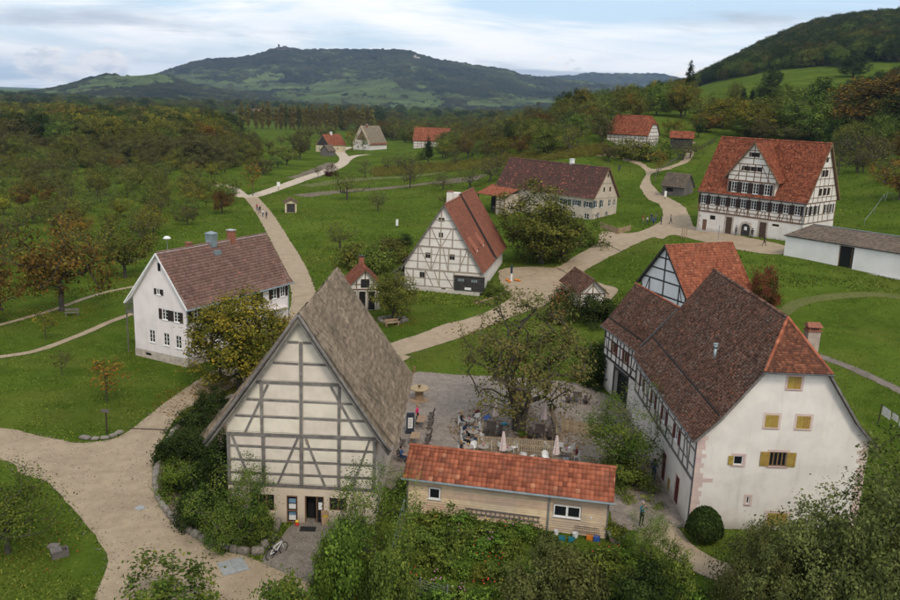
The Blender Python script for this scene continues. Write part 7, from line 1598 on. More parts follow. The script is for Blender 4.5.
# ---- people
def person_proto(pose):
    J = []; E = []; R = []; C = []
    def v(p, r, c, par=None):
        J.append(Vector(p)); R.append(r); C.append(c); i = len(J)-1
        if par is not None: E.append((par, i))
        return i
    sit = pose == 'sit'; z0 = .50 if sit else .95
    pel = v((0,0,z0), .135, 2); w = v((0,.01,z0+.16), .125, 1, pel); ch = v((0,.015,z0+.36), .145, 1, w); nb = v((0,.01,z0+.50), .075, 1, ch); nk = v((0,-.005,z0+.57), .052, 0, nb); hd = v((0,-.02,z0+.67), .088, 0, nk); ht = v((0,-.01,z0+.77), .078, 0, hd); v((0,-.125,z0+.66), .014, 0, hd); v((.092,.0,z0+.67), .014, 0, hd); v((-.092,.0,z0+.67), .014, 0, hd)
    def arm(s, el, wr, hd_dir):
        sh = v((s*.17,.015,z0+.45), .062, 1, ch); e = v(el, .045, 1, sh); r_ = v(wr, .032, 0, e); d = Vector(hd_dir).normalized(); pm = v(Vector(wr)+d*.07, .028, 0, r_)
        side = d.cross(Vector((s,0,.2))).normalized() if abs(d.x) < .9 else d.cross(Vector((0,0,1))).normalized()
        for k, ln in enumerate((.058,.068,.072,.062)): 
            o = side*(.024-.016*k); a = v(Vector(wr)+d*.095+o, .0095, 0, pm); v(Vector(wr)+d*(.095+ln)+o+Vector((0,-.012,-.008)), .008, 0, a)
        t = v(Vector(wr)+d*.045+side*.035, .0105, 0, pm); v(Vector(wr)+d*.085+side*.05, .009, 0, t)
    if pose == 'stand': arm(1,(.24,.05,1.17),(.25,-.04,.92),(0,-.25,-1)); arm(-1,(-.24,.05,1.17),(-.25,-.04,.92),(0,-.25,-1))
    if pose == 'walk': arm(1,(.24,.14,1.18),(.24,.12,.94),(0,-.2,-1)); arm(-1,(-.24,-.03,1.18),(-.23,-.20,.98),(0,-.6,-1))
    if pose == 'photo': arm(1,(.26,-.12,1.25),(.10,-.25,1.52),(-.5,-.2,.6)); arm(-1,(-.26,-.12,1.25),(-.10,-.25,1.52),(.5,-.2,.6))
    if sit: arm(1,(.24,-.05,.74),(.14,-.30,.74),(-.2,-1,0)); arm(-1,(-.24,-.05,.74),(-.14,-.30,.74),(.2,-1,0))
    def leg(s, kn, an, toe):
        h = v((s*.095,0,z0-.05), .098, 2, pel); m = v((Vector((s*.1,0,z0-.05))+Vector(kn))/2, .082, 2, h); k = v(kn, .06, 2, m); c = v((Vector(kn)*.6+Vector(an)*.4), .056, 2, k); a = v(an, .042, 2, c); f = v((an[0],an[1]-.02,an[2]-.05), .042, 3, a); v(toe, .034, 3, f)
    if pose in ('stand','photo'): leg(1,(.11,-.01,.50),(.12,.03,.10),(.14,-.15,.04)); leg(-1,(-.11,-.01,.50),(-.12,.03,.10),(-.14,-.15,.04))
    if pose == 'walk': leg(1,(.10,-.14,.52),(.10,-.22,.12),(.11,-.38,.06)); leg(-1,(-.10,.06,.50),(-.10,.30,.14),(-.10,.16,.04))
    if sit: leg(1,(.12,-.42,.50),(.13,-.40,.10),(.14,-.56,.04)); leg(-1,(-.12,-.42,.50),(-.13,-.40,.10),(-.14,-.56,.04))
    me = bpy.data.meshes.new('body'); me.from_pydata([tuple(j) for j in J], E, []); ob = bpy.data.objects.new('body_build', me); COL.objects.link(ob)
    sk = ob.modifiers.new('skin', 'SKIN'); sk.use_smooth_shade = True
    for i, d in enumerate(me.skin_vertices[0].data): d.radius = (R[i], R[i]*(.80 if C[i] == 1 and R[i] > .1 else 1)); d.use_root = (i == pel)
    ss = ob.modifiers.new('sub', 'SUBSURF'); ss.levels = 1; ss.render_levels = 1
    dg = bpy.context.evaluated_depsgraph_get(); out = bpy.data.meshes.new_from_object(ob.evaluated_get(dg)); out.name = 'body'; bpy.data.objects.remove(ob)
    A = np.array([tuple(j) for j in J]); cls = np.array(C); Rr = np.array(R)
    cen = np.zeros(len(out.polygons)*3, np.float32); out.polygons.foreach_get('center', cen); cen = cen.reshape(-1, 3)
    # class of the nearest bone
    P0 = A[[e[0] for e in E]]; P1 = A[[e[1] for e in E]]; d = P1-P0; best = np.full(len(cen), 1e9); kk = np.zeros(len(cen), int)
    for i, e in enumerate(E):
        t = np.clip(((cen-P0[i])@d[i])/(d[i]@d[i]+1e-9), 0, 1); q = np.linalg.norm(cen-(P0[i]+t[:,None]*d[i]), axis=1)-(R[e[0]]*(1-t)+R[e[1]]*t); c = np.where(t > .5, C[e[1]], C[e[0]]); m = q < best; best[m] = q[m]; kk[m] = c[m]
    out.materials.clear()
    for _ in range(4): out.materials.append(MAT['skin'])
    out.polygons.foreach_set('material_index', kk.astype(np.int32)); out.polygons.foreach_set('use_smooth', [True]*len(out.polygons)); out.update()
    hair = MB(); prof = [(.0,.125),(.06,.112),(.098,.07),(.112,.02),(.108,-.05),(.09,-.09)]; hair.lathe(prof, (0,.022,z0+.72), 12); hm = hair.mesh('hair'); hm.polygons.foreach_set('use_smooth', [True]*len(hm.polygons)); hm.materials.append(MAT['hair_dark'])
    bm = bmesh.new(); bm.from_mesh(hm); bmesh.ops.delete(bm, geom=[f for f in bm.faces if f.calc_center_median().y < -.055 and f.calc_center_median().z < z0+.775], context='FACES'); bm.to_mesh(hm); bm.free()
    eye = MB()
    for sx in (-1,1): eye.lathe([(.0,-.011),(.011,0),(.0,.011)], (sx*.034,-.104,z0+.69), 6)
    eye.box(-.028,-.112,z0+.607,.028,-.098,z0+.617); em = eye.mesh('face'); em.materials.append(MAT['hair_dark'])
    return out, hm, em
pmat('skin', (.50,.29,.20), (.45,.26,.18), 6, .6, 0); pmat('hair_dark', (.030,.020,.014), None, 6, .7, 0); pmat('hair_grey', (.30,.28,.26), None, 6, .8, 0); pmat('hair_blond', (.30,.20,.09), None, 6, .7, 0)
for nm, c in {'w_black':(.015,.015,.017),'w_navy':(.022,.035,.075),'w_blue':(.04,.085,.21),'w_jeans':(.05,.075,.13),'w_red':(.30,.02,.03),'w_pink':(.62,.05,.16),'w_maroon':(.12,.02,.03),'w_grey':(.14,.145,.15),'w_beige':(.35,.28,.20),'w_white':(.62,.62,.60),'w_teal':(.03,.12,.15),'w_olive':(.09,.10,.05),'w_brown':(.10,.06,.04)}.items(): pmat(nm, c, tuple(x*.75 for x in c), 9, .85, .15, 30, .005)
PER = {k: person_proto(k) for k in ('stand','walk','photo','sit')}
def person(label, pose, pos, rz, top, legs, hair='hair_dark', shoe='w_black', s=1.0, group=None):
    b, hm, em = PER[pose]; o = empty('person', label, 'person', pos, rz, group); o.scale = (s,)*3
    bo = link(bpy.data.objects.new('body', b), o)
    for i, m in enumerate(('skin', top, legs, shoe)): bo.material_slots[i].link = 'OBJECT'; bo.material_slots[i].material = MAT[m]
    h = link(bpy.data.objects.new('hair', hm), o); h.material_slots[0].link = 'OBJECT'; h.material_slots[0].material = MAT[hair]
    link(bpy.data.objects.new('face', em), o); return o
def pp(px, py, label, pose, rz, top, legs, **k): return person(label, pose, at(px, py), rz, top, legs, **k)
pp(641,526,'man in dark jacket standing with both hands raised to his face by the kitchen corner','photo',.5,'w_teal','w_black',hair='hair_grey')
pp(653,481,'man in blue clothes walking along the white farmhouse wall','walk',2.7,'w_blue','w_navy')
o = pp(417,424,'person in pink jacket standing at the folding-chair table','stand',1.2,'w_pink','w_black',hair='hair_blond')
for i, (px, py, lab, pose, rz, tp, lg) in enumerate([(643,223,'visitor in red standing at the left of the group on the road','stand',1,'w_red','w_beige'),(647,224,'child-sized visitor in pale pink in the group on the road','stand',2,'cloth_pink','w_jeans'),(651,222,'visitor in navy standing behind the group on the road','stand',.3,'w_navy','w_jeans'),(653,226,'visitor in dark blue at the front of the group on the road','walk',2.4,'w_blue','w_navy'),(655.5,222,'visitor in grey next to the navy one on the road','stand',4,'w_grey','w_jeans'),(661,224.5,'visitor in dark blue standing apart right of the group','stand',1.6,'w_navy','w_navy'),(670.5,224,'single visitor in grey walking toward the timbered inn','walk',1.2,'w_grey','w_black'),(735.5,235.5,'visitor in grey before the left cellar door of the inn','stand',.2,'w_grey','w_black'),(751.5,238.5,'visitor in black beside the arched door of the inn','stand',2.8,'w_black','w_black'),(764,246,'visitor in black walking across the plaza before the inn','walk',.8,'w_black','w_black'),
   (257,211,'walker in red farthest back on the orchard path','walk',.4,'w_red','w_jeans'),(260,213,'walker in dark coat in the middle of the orchard path group','walk',.3,'w_black','w_black'),(263,217,'walker in white top on the orchard path','walk',.4,'w_white','w_jeans'),(266.5,219,'walker in navy nearest on the orchard path','walk',.2,'w_navy','w_black'),(258.5,215,'walker in grey at the left of the orchard path','walk',.5,'w_grey','w_beige')]):
    pp(px, py, lab, pose, rz, tp, lg, group='people on the paths', s=.85 if i == 1 else 1.0)
# ---- cafe
def seat(px, py, face, chair, lab=None, clothes=None, group='cafe chairs', chlab=None, hair='hair_dark'):
    b = at(px, py)
    if chair == 'w': chair_white(b, face, chlab, group)
    else: chair_fold(b, face, chlab, group)
    if clothes: person(lab, 'sit', (b.x, b.y, b.z-.02), face, *clothes, hair=hair, group='seated cafe guests')
G1 = 'chairs by the thatched barn'; G2 = 'white cafe chairs'
for i, (px, py) in enumerate([(431,418),(430,424),(429.5,430)]): seat(px, py, -1.5, 'd', chlab='dark folding chair beside the barn table, %s of three' % ('farthest','middle','nearest')[i], group=G1)
for i, (px, py) in enumerate([(428,440),(427,446)]): seat(px, py, -1.5, 'd', chlab='dark folding chair at the small table nearest the kitchen roof, %s of two' % ('farther','nearer')[i], group=G1)
table_long(at(421,427), 1.5, 'light brown table between the folding chairs', 'tables by the barn', 1.5, .7, 'wood_mid', benches=False); table_long(at(415,444), 1.5, 'light brown table near the kitchen roof', 'tables by the barn', 1.3, .7, 'wood_mid', benches=False)
seat(403,446,1.6,'d',chlab='dark folding chair against the barn wall by the near table',group=G1); seat(401,462,1.2,'d','guest in blue seated alone at the barn corner',('w_blue','w_navy'),chlab='dark chair of the guest in blue at the barn corner',group=G1)
def menu_sign():
    b = at(410,433); o = empty('menu_stand', 'dark upright stand with a white menu sheet beside the barn', 'sign', b, .15); part(MB().box(-.32,-.06,.0,.32,.06,1.75), 'board', 'sign_blue', o); part(MB().box(-.20,-.075,.45,.20,-.062,1.35), 'menu_sheet', 'frame_white', o); part(MB().box(-.4,-.25,0,.4,.25,.05), 'foot', 'iron', o)
    l = MB()
    for i in range(7): l.box(-.15,-.079,.58+i*.1,.15-.05*(i % 3),-.076,.60+i*.1)
    part(l, 'text_lines', 'iron', o); o2 = empty('potted_plant', 'small potted plant on the ground beside the barn wall', 'pot', at(403,419)); part(MB().lathe([(.12,0),(.16,.3),(.13,.31)], n=10), 'pot', 'plastic_white', o2); q = MB()
    for i in range(12): a = i*.55; q.add([(0,0,.28),(.12*cos(a),.12*sin(a),.7),(.05*cos(a+.5),.05*sin(a+.5),.55)], [(0,1,2)])
    part(q, 'leaves', 'leaf_green', o2)
menu_sign()
TB = [((469,428),'round cafe table farthest back left of the pear tree'),((473,440),'round cafe table in the middle left of the pear tree'),((468,455),'round cafe table nearest the kitchen roof, left group'),((483,455),'round cafe table at the left end of the railing'),((507,457),'round cafe table in front of the railing'),((566,459),'round cafe table at the right end of the railing')]
for (p, lab) in TB: table_round(at(*p), lab, 'round cafe tables')
GU = [((461,426),1.4,'w',('w_black','w_jeans'),'guest in black at the far end of the left tables'),((477,421),-2.6,'w',('w_maroon','w_black'),'guest in maroon leaning over the farthest round table'),((464,437),1.2,'w',('w_navy','w_black'),'guest in navy with back to the barn'),((479,433),-1.7,'w',('w_white','w_grey'),'guest in white at the middle round table'),((464,446),1.3,'w',('w_grey','w_black'),'guest in grey near the left parasol'),((480,444),-1.4,'w',('w_white','w_jeans'),'guest in white and jeans beside the railing corner'),((461,456),1.5,'w',('w_black','w_black'),'guest in black nearest the kitchen roof'),((576,461),-1.5,'w',('w_maroon','w_beige'),'guest in dark red and beige at the right end of the railing')]
for p, f, ch, cl, lab in GU: seat(*p, f, ch, lab, cl, G2, 'white chair of '+lab.replace(' at the far end of the left tables',' farthest back'), hair=random.Random(p[0]).choice(['hair_dark','hair_grey','hair_blond']))
for i, (p, f) in enumerate([((473,452),-.5),((478,462),-1.2),((490,449),-2),((500,451),2.2),((514,452),-1),((523,461),2.8),((530,464),-2.5),((545,462),.3),((547,452),1.6),((560,451),3),((571,453),-2.2),((486,464),.6)]):
    chair_white(at(*p), f, ['empty white chair between the left round tables','empty white chair under the left parasol','empty white chair at the railing corner','empty white chair left of the flowered table by the railing','empty white chair right of the flowered table by the railing','empty white chair peeping over the kitchen roof, left one','empty white chair peeping over the kitchen roof, right one','empty white chair beside the right parasol','empty white chair below the right end of the railing','empty white chair behind the right parasol','empty white chair facing the guest in dark red','empty white chair nearest the kitchen ridge on the left'][i], G2)
# dark tables with benches under the tree
for i, (p, rz) in enumerate([((491,434),1.5),((540,437),1.5)]): table_long(at(*p), rz, 'dark slatted table %s of the pear tree' % ('left','right')[i], 'dark tables under the tree', 1.9, .8)
table_long(at(577,402), 1.45, 'dark table with high-backed benches at the far edge of the courtyard', 'dark tables under the tree', 1.5, .8)
for i, (px, f) in enumerate([((568,403),-1.5),((587,404),1.6)]): chair_fold(at(*px), -f, 'dark armchair at the %s end of the table by the courtyard edge' % ('left','right')[i], 'armchairs at the courtyard edge')
b = at(487,424); o = empty('blue_jacket', 'bright blue jacket hung over the dark bench left of the pear tree', 'jacket', (b.x,b.y,b.z+.42)); q = MB(); rs = random.Random(2)
q.add([(x*.11, .22*(y-1)+.0, .25+.16*sin(x*1.3+y)+(.12 if y == 1 else -.12)) for x in range(-3,4) for y in range(3)], [(i*3+j, i*3+j+1, i*3+j+4, i*3+j+3) for i in range(6) for j in range(2)]); part(q, 'cloth', 'plastic_blue', o, smooth=True)
b = at(504,430); o = empty('teal_cushion', 'teal cushion on the dark bench beside the pear trunk', 'cushion', (b.x,b.y,b.z+.46)); part(MB().lathe([(.0,0),(.26,.02),(.30,.09),(.24,.16),(.0,.18)], n=12), 'cushion_body', 'plastic_teal', o, smooth=True)
# picket railing round the tree seats: each picket a part
def picket(name, label, pts, h, gap=.16, mat='wood_fence', w=.07, rails=(.2,.85)):
    P = [at(*p) if not isinstance(p, Vector) else p for p in pts]; o = empty(name, label, 'fence', P[0]); O = P[0]
    pk = MB().box(-w/2,-.012,.06,w/2,.012,h).mesh('picket'); pk.materials.append(MAT[mat]); ps = MB().box(-.05,-.05,0,.05,.05,h+.12).mesh('post'); ps.materials.append(MAT[mat])
    for a, b in zip(P[:-1], P[1:]):
        d = b-a; l = d.to_2d().length; ang = math.atan2(d.y, d.x); n = max(2, int(l/gap))
        for i in range(n+1):
            k = link(bpy.data.objects.new('picket', pk), o); k.location = a+d*i/n-O; k.rotation_euler = (0,0,ang); k.scale = (1,1,1+.05*sin(i*2.1))
        for t in np.linspace(0, 1, max(2, int(l/1.9)+1)): k = link(bpy.data.objects.new('post', ps), o); k.location = a+d*float(t)-O+Vector((-sin(ang),cos(ang),0))*.05; k.rotation_euler = (0,0,ang)
        for r in rails: nv = Vector((-sin(ang),cos(ang),0))*.03; part(MB().bar(a-O+nv+Vector((0,0,r*h)), b-O+nv+Vector((0,0,r*h)), .035, .08), 'rail', mat, o)
    return o
picket('picket_fence', 'light wooden picket railing in front of the pear tree seats', [(478,450),(517,452),(556,455)], 1.15, rails=(.15,.55,.95))
picket('picket_fence', 'short picket railing running back at the left of the tree seats', [(478,449.5),(483,435)], 1.0); picket('picket_fence', 'picket railing running back at the right of the tree seats', [(557,454.5),(556,430),(552,418)], 1.0)
picket('board_screen', 'low light wooden board screen right of the tree seats', [(562,430),(597,437)], 1.05, .2, 'wood_fence', .19)
picket('garden_fence', 'woven brown garden fence beside the long beige farmhouse', [(600,228),(618,234),(630,231)], 1.1, .35, 'wood_mid', .3)
picket('pasture_fence', 'grey rail fence running along the path fork by the plank barn', [(655,182),(657,172),(668,166),(682,158)], 1.1, 2.2, 'board_grey', .12)
picket('pasture_fence', 'grey post fence above the timbered inn', [(700,150),(707,146),(716,141)], 1.2, 2.0, 'board_dark', .2)
def pot(px, py, label, pm, lf, s=1.0):
    b = at(px, py); o = empty('planter', label, 'planter', b); part(MB().lathe([(.30*s,0),(.44*s,.40*s),(.46*s,.42*s),(.40*s,.41*s),(.0,.38*s)], n=16), 'pot', pm, o)
    tm, cm, _ = PROTO['herb0']; c = link(bpy.data.objects.new('plant', cm), o); c.location = (0,0,.35*s); c.scale = (.6*s,)*3; c.material_slots[0].link = 'OBJECT'; c.material_slots[0].material = MAT[lf]
pot(616,541,'pale round planter with yellow flowers at the kitchen corner','concrete','leaf_yellow2',1.25); pot(552,411,'dark flower pot standing on the paving right of the tree','terracotta','leaf_dark',.7)
pot(522,438,'pot plant at the foot of the pear tree trunk','terracotta','leaf_bright',.7)
# things along the kitchen wall
def kit_at(s, d, z=0):
    h = KIT; a = h.yaw; u = Vector((cos(a), sin(a), 0)); v_ = Vector((-sin(a), cos(a), 0)); return h.loc+u*(h.x1+d)+v_*s+Vector((0,0,z))
def kitchen_clutter():
    a = KIT.yaw+pi/2; o = empty('wooden_ladder', 'long grey wooden ladder hung on the wood-clad kitchen wall', 'ladder', kit_at(6.6,.045,.62), a)
    for z in (0,.34): part(MB().box(-2.4,-.05,z-.03,2.4,.0,z+.03), 'side_rail', 'board_grey', o)
    for i in range(16): part(MB().box(-2.3+i*.305,-.045,.03,-2.26+i*.305,-.005,.31), 'rung', 'board_grey', o)
    for i, (s, lab, m, r) in enumerate([(10.1,'white bucket standing at the kitchen wall under the double window','plastic_white',.17),(11.3,'white round basin leaning at the kitchen wall','plastic_white',.2)]):
        o = empty('bucket', lab, 'bucket', kit_at(s,.35)); part(MB().lathe([(r*.75,0),(r,.34),(r*1.04,.35),(r*.93,.34),(r*.7,.03)], n=14), 'bucket_body', m, o)
        part(MB().tube([(-r,0,.33),(-r*.6,0,.45),(r*.6,0,.45),(r,0,.33)], .01, 5), 'bucket_handle', 'iron', o)
    for s, lab, m in ((12.2,'orange-red crate at the kitchen wall','pumpkin'),(12.65,'blue crate nearest the kitchen corner','plastic_blue'),(10.5,'teal crate in the grass before the kitchen wall','plastic_teal'),(11.1,'second teal crate before the kitchen wall','plastic_teal')):
        o = empty('crate', lab, 'crate', kit_at(s, .4 if s > 12 else .95), a); c = MB().box(-.2,-.15,0,.2,.15,.03)
        for z in (.06,.15,.24): c.box(-.2,-.15,z,.2,-.135,z+.06).box(-.2,.135,z,.2,.15,z+.06).box(-.2,-.135,z,-.185,.135,z+.06).box(.185,-.135,z,.2,.135,z+.06)
        for sx in (-.2,.17):
            for sy in (-.15,.12): c.box(sx,sy,.03,sx+.03,sy+.03,.3)
        part(c, 'crate_body', m, o)
    o = empty('wire_rack', 'rusty wire rack standing against the kitchen wall by the corner', 'rack', kit_at(12.0,.14), a); r = MB()
    for i in range(11): r.bar((-.75+i*.15,0,0),(-.75+i*.15,0,.75+.1*sin(i*1.7)),.015)
    for z in (.1,.4,.7): r.bar((-.75,0,z),(.75,0,z),.018)
    part(r, 'wires', 'iron', o); part(MB().box(12.15-12.15-.06,-.01,-.07,.06,.01,.07), 'plate', 'plastic_white', empty('wall_sign', 'small white sign on the kitchen wall right of the window', 'sign', kit_at(12.2,.04,1.35), a))
kitchen_clutter()
def wire_fence():
    P = [at(404,520), at(397,545), at(389,585), at(386,605)]; o = empty('wire_fence', 'thin galvanised wire fence between bushes and kitchen garden', 'fence', P[0]); O = P[0]
    for i, p in enumerate(P): part(MB().tube([p-O, p-O+Vector((0,0,1.5))], .035, 6), 'post', 'metal_grey', o)
    for a, b in zip(P[:-1], P[1:]):
        part(MB().bar(a-O+Vector((0,0,1.45)), b-O+Vector((0,0,1.45)), .05), 'top_rail', 'metal_grey', o); w = MB(); n = int((b-a).length/.25)
        for k in range(7): w.bar(a-O+Vector((0,0,.15+k*.2)), b-O+Vector((0,0,.15+k*.2)), .010)
        for k in range(n): q = a+(b-a)*k/n-O; w.bar(q+Vector((0,0,.1)), q+Vector((0,0,1.4)), .008)
        part(w, 'wire_mesh', 'metal_grey', o)
    part(MB().bar(P[2]-O+Vector((0,0,1.3)), P[2]-O+Vector((.9,-.6,0)), .05), 'brace', 'metal_grey', o)
    Q = [P[3], at(420,597), at(447,605)]; o = empty('wire_fence', 'low wire netting closing the kitchen garden at the bottom edge', 'fence', Q[0]); O = Q[0]
    for p in Q: part(MB().tube([p-O, p-O+Vector((0,0,1.2))], .035, 6), 'post', 'metal_grey', o)
    for a, b in zip(Q[:-1], Q[1:]):
        w = MB(); n = int((b-a).length/.2)
        for k in range(7): w.bar(a-O+Vector((0,0,.1+k*.16)), b-O+Vector((0,0,.1+k*.16)), .010)
        for k in range(n): q = a+(b-a)*k/n-O; w.bar(q+Vector((0,0,.1)), q+Vector((0,0,1.1)), .008)
        part(w, 'wire_mesh', 'metal_grey', o)
wire_fence()
def bicycle():
    b = at(277,556); o = empty('bicycle', 'white and black bicycle parked beside the stone bed wall', 'bicycle', b, .95); R_ = .33
    for x, nm in ((-.52,'rear'),(.52,'front')):
        w = MB(); n = 18; pts = [(x+R_*cos(2*pi*k/n), 0, .34+R_*sin(2*pi*k/n)) for k in range(n+1)]; tw = part(MB().tube(pts, .028, 5, cap=False), 'wheel', 'rubber', o)
        sp = MB()
        for k in range(9): a = 2*pi*k/9; sp.bar((x,0,.34),(x+.31*cos(a),0,.34+.31*sin(a)),.006)
        part(sp, 'spokes', 'metal_grey', tw)
    f = MB(); T_ = lambda p, q, r=.022: f.tube([p, q], r, 6)
    T_((-.52,0,.34),(-.08,0,.32)); T_((-.08,0,.32),(-.2,0,.78)); T_((-.52,0,.34),(-.18,0,.72)); T_((-.18,0,.72),(.36,0,.80)); T_((-.08,0,.32),(.38,0,.72)); T_((.36,0,.86),(.52,0,.34)); part(f, 'frame', 'plastic_white', o)
    h = MB().tube([(.36,0,.84),(.33,0,1.02)], .018, 6).tube([(.20,-.28,1.04),(.33,-.1,1.03),(.33,.1,1.03),(.20,.28,1.04)], .016, 6); part(h, 'handlebar', 'iron', o); part(MB().tube([(-.2,0,.76),(-.22,0,.92)], .016, 6), 'seat_post', 'metal_grey', o); part(MB().lathe([(.0,.0),(.10,.01),(.07,.06),(.0,.07)], (-.24,0,.92), 10), 'saddle', 'rubber', o)
    part(MB().tube([(-.08,-.03,.32),(-.08,.03,.32)], .09, 12).bar((-.08,-.06,.32),(.02,-.08,.2),.02).bar((-.08,.06,.32),(-.18,.08,.44),.02), 'crank', 'iron', o); part(MB().bar((-.08,.05,.3),(-.2,.25,0),.02), 'kickstand', 'iron', o)
    part(MB().box(-.72,-.09,.70,-.36,.09,.73), 'carrier', 'iron', o)
bicycle()
def small_things():
    b = at(233,567); o = empty('manhole_cover', 'light grey square metal hatch in the gravel road', 'hatch', (b.x,b.y,b.z+.036), .55); part(MB().box(-.75,-.75,0,.75,.75,.02), 'frame', 'hatch_grey', o); part(MB().box(-.68,-.68,.021,-.01,.68,.034).box(.01,-.68,.021,.68,.68,.034), 'plates', 'hatch_grey', o)
    b = at(140,508.5); o = empty('drain_cover', 'small round drain cover in the middle of the gravel road', 'drain', (b.x,b.y,b.z+.036)); part(MB().lathe([(.32,0),(.32,.02),(.0,.022)], n=16), 'lid', 'hatch_grey', o)
    for i, (p, q) in enumerate([((130,429),(181,431)),((557,268),(568,274)),((602,242),(622,252))]):
        a, c = at(*p), at(*q); o = empty('drain_channel', ['narrow dark wooden drain channel across the road fork','narrow drain channel across the gravel road by the shed','narrow drain channel across the road near the garden fence'][i], 'drain', (a.x,a.y,a.z+.045)); d = c-a; part(MB().bar((0,0,.0), (d.x,d.y,d.z), .16, .05), 'side_board', 'wood_dark', o)
    b = at(305,527); o = empty('door_mat', 'dark door mat before the shop entrance', 'mat', (b.x+.25,b.y-.35,b.z+.05)); part(MB().box(-.5,-.3,0,.5,.3,.015), 'mat_body', 'rubber', o)
    b = at(297,526); o = empty('yellow_ball_toy', 'small yellow ball on a red toy beside the display case', 'toy', (b.x,b.y,b.z+.05)); part(MB().lathe([(.0,.16),(.08,.18),(.12,.26),(.08,.34),(.0,.36)], n=12), 'ball', 'petal_yellow', o, smooth=True); part(MB().lathe([(.12,0),(.14,.1),(.05,.16)], n=10), 'toy_base', 'petal_red', o)
    b = at(325,524); o = empty('sandwich_board', 'small wooden sandwich board right of the shop door', 'sign', (b.x,b.y,b.z+.05), .3); 
    for sg in (-1,1): part(MB().obox((0,sg*.14,.45), (.25,0,0), (0,.012,0), (0,-sg*.12,.45)), 'panel', 'wood_mid', o)
    part(MB().obox((0,-.150,.5), (.14,0,0), (0,.003,0), (0,-.03,.16)), 'poster', 'petal_yellow', o)
    b = at(60,556); o = empty('wooden_trough', 'small weathered wooden box lying on the lower left lawn', 'box', b, .6); part(MB().box(-.45,-.3,0,.45,.3,.06).box(-.45,-.3,.06,-.39,.3,.42).box(.39,-.3,.06,.45,.3,.42).box(-.39,-.3,.06,.39,-.24,.42).box(-.39,.24,.06,.39,.3,.42), 'box_body', 'board_grey', o); part(MB().box(-.48,-.33,.421,.1,.33,.46), 'lid', 'board_grey', o)
    b = at(54,547); o = empty('flat_stone', 'pale flat stone beside the wooden box on the lawn', 'stone', b); k = link(bpy.data.objects.new('stone', STONES[1]), o); k.scale = (.35,.25,.1); k.location = (0,0,.06)
    b = at(107,434); o = empty('sign_post', 'wooden sign post with small board on the lawn corner at the road fork', 'sign', b); part(MB().tube([(0,0,-.2),(.02,0,2.0)], .06, 7), 'post', 'wood_dark', o); part(MB().box(-.32,-.09,1.85,.32,-.05,2.1), 'board', 'board_grey', o)
    b = at(168,262); o = empty('lamp_post', 'mushroom-shaped white lamp on a thin pole behind the white house', 'lamp', b); tp = CAMH+ray(168,239).z*b.y/ray(168,239).y-b.z; part(MB().tube([(0,0,-.2),(0,0,tp)], .07, 8), 'pole', 'metal_grey', o); part(MB().lathe([(.05,tp-.1),(.62,tp+.05),(.60,tp+.18),(.35,tp+.42),(.0,tp+.5)], n=18), 'lamp_shade', 'plastic_white', o, smooth=True)
    for i, (px, py) in enumerate([(72,316)]):
        b = at(px, py); o = empty('park_bench', ['grey bench beside the upper narrow path','grey bench between the two narrow paths','low post bench by the thin sapling'][i], 'bench', b, .3); part(MB().box(-.8,-.2,.42,.8,.2,.47), 'seat', 'board_grey', o); part(MB().box(-.8,.22,.6,.8,.26,.9), 'backrest', 'board_grey', o)
        for sx in (-.65,.65): part(MB().box(sx-.05,-.18,0,sx+.05,.26,.42), 'leg', 'board_grey', o)
    for i, (px, py) in enumerate([(580,247),(392,326)]):
        b = at(px, py); o = empty('park_bench', ['pale wooden bench before the green roadside bush','brown bench in front of the stone-ringed tree'][i], 'bench', b, .5); part(MB().box(-.9,-.2,.42,.9,.2,.47), 'seat', 'wood_mid', o); part(MB().box(-.9,.2,.6,.9,.24,.85), 'backrest', 'wood_mid', o)
        for sx in (-.75,.75): part(MB().box(sx-.05,-.18,0,sx+.05,.24,.6), 'leg', 'wood_mid', o)
    b = at(511,282); o = empty('information_pillar', 'slim white and dark pillar at the farmhouse corner', 'sign', b); part(MB().tube([(0,0,0),(0,0,1.3)], .17, 10), 'lower_column', 'plastic_white', o); part(MB().tube([(0,0,1.302),(0,0,2.5)], .17, 10), 'upper_column', 'sign_blue', o)
    for i, (px, py) in enumerate([(507,281),(509.5,282.5),(516,281),(519,281.5)]):
        b = at(px, py); o = empty('pumpkin', ['orange pumpkin leftmost at the foot of the pillar','orange pumpkin touching the pillar foot','orange pumpkin right of the pillar','orange pumpkin rightmost of the row by the pillar'][i], 'pumpkin', b); k = MB(); n = 14; pr = [(.02,.0),(.2,.05),(.28,.17),(.2,.3),(.03,.33)]; vs = [(r*(1+.08*(-1)**j)*cos(2*pi*j/n), r*(1+.08*(-1)**j)*sin(2*pi*j/n), z) for r, z in pr for j in range(n)]; part(k.add(vs, [(i*n+j, i*n+(j+1) % n, (i+1)*n+(j+1) % n, (i+1)*n+j) for i in range(4) for j in range(n)]), 'fruit', 'pumpkin', o, smooth=True); part(MB().tube([(0,0,.31),(.03,0,.42)], .025, 5), 'stalk', 'wood_mid', o)
    # washing line on the right lawn
    a, c = at(878,424), at(912,448); o = empty('washing_line', 'washing line with thin post on the right lawn', 'washing line', a); d = c-a
    part(MB().tube([(0,0,-.2),(.05,0,1.85)], .05, 6), 'post', 'wood_dark', o); part(MB().tube([(d.x,d.y,d.z-.2),(d.x,d.y,d.z+1.85)], .05, 6), 'post', 'wood_dark', o); part(MB().bar((.05,0,1.78),(d.x,d.y,d.z+1.78),.015), 'line', 'iron', o)
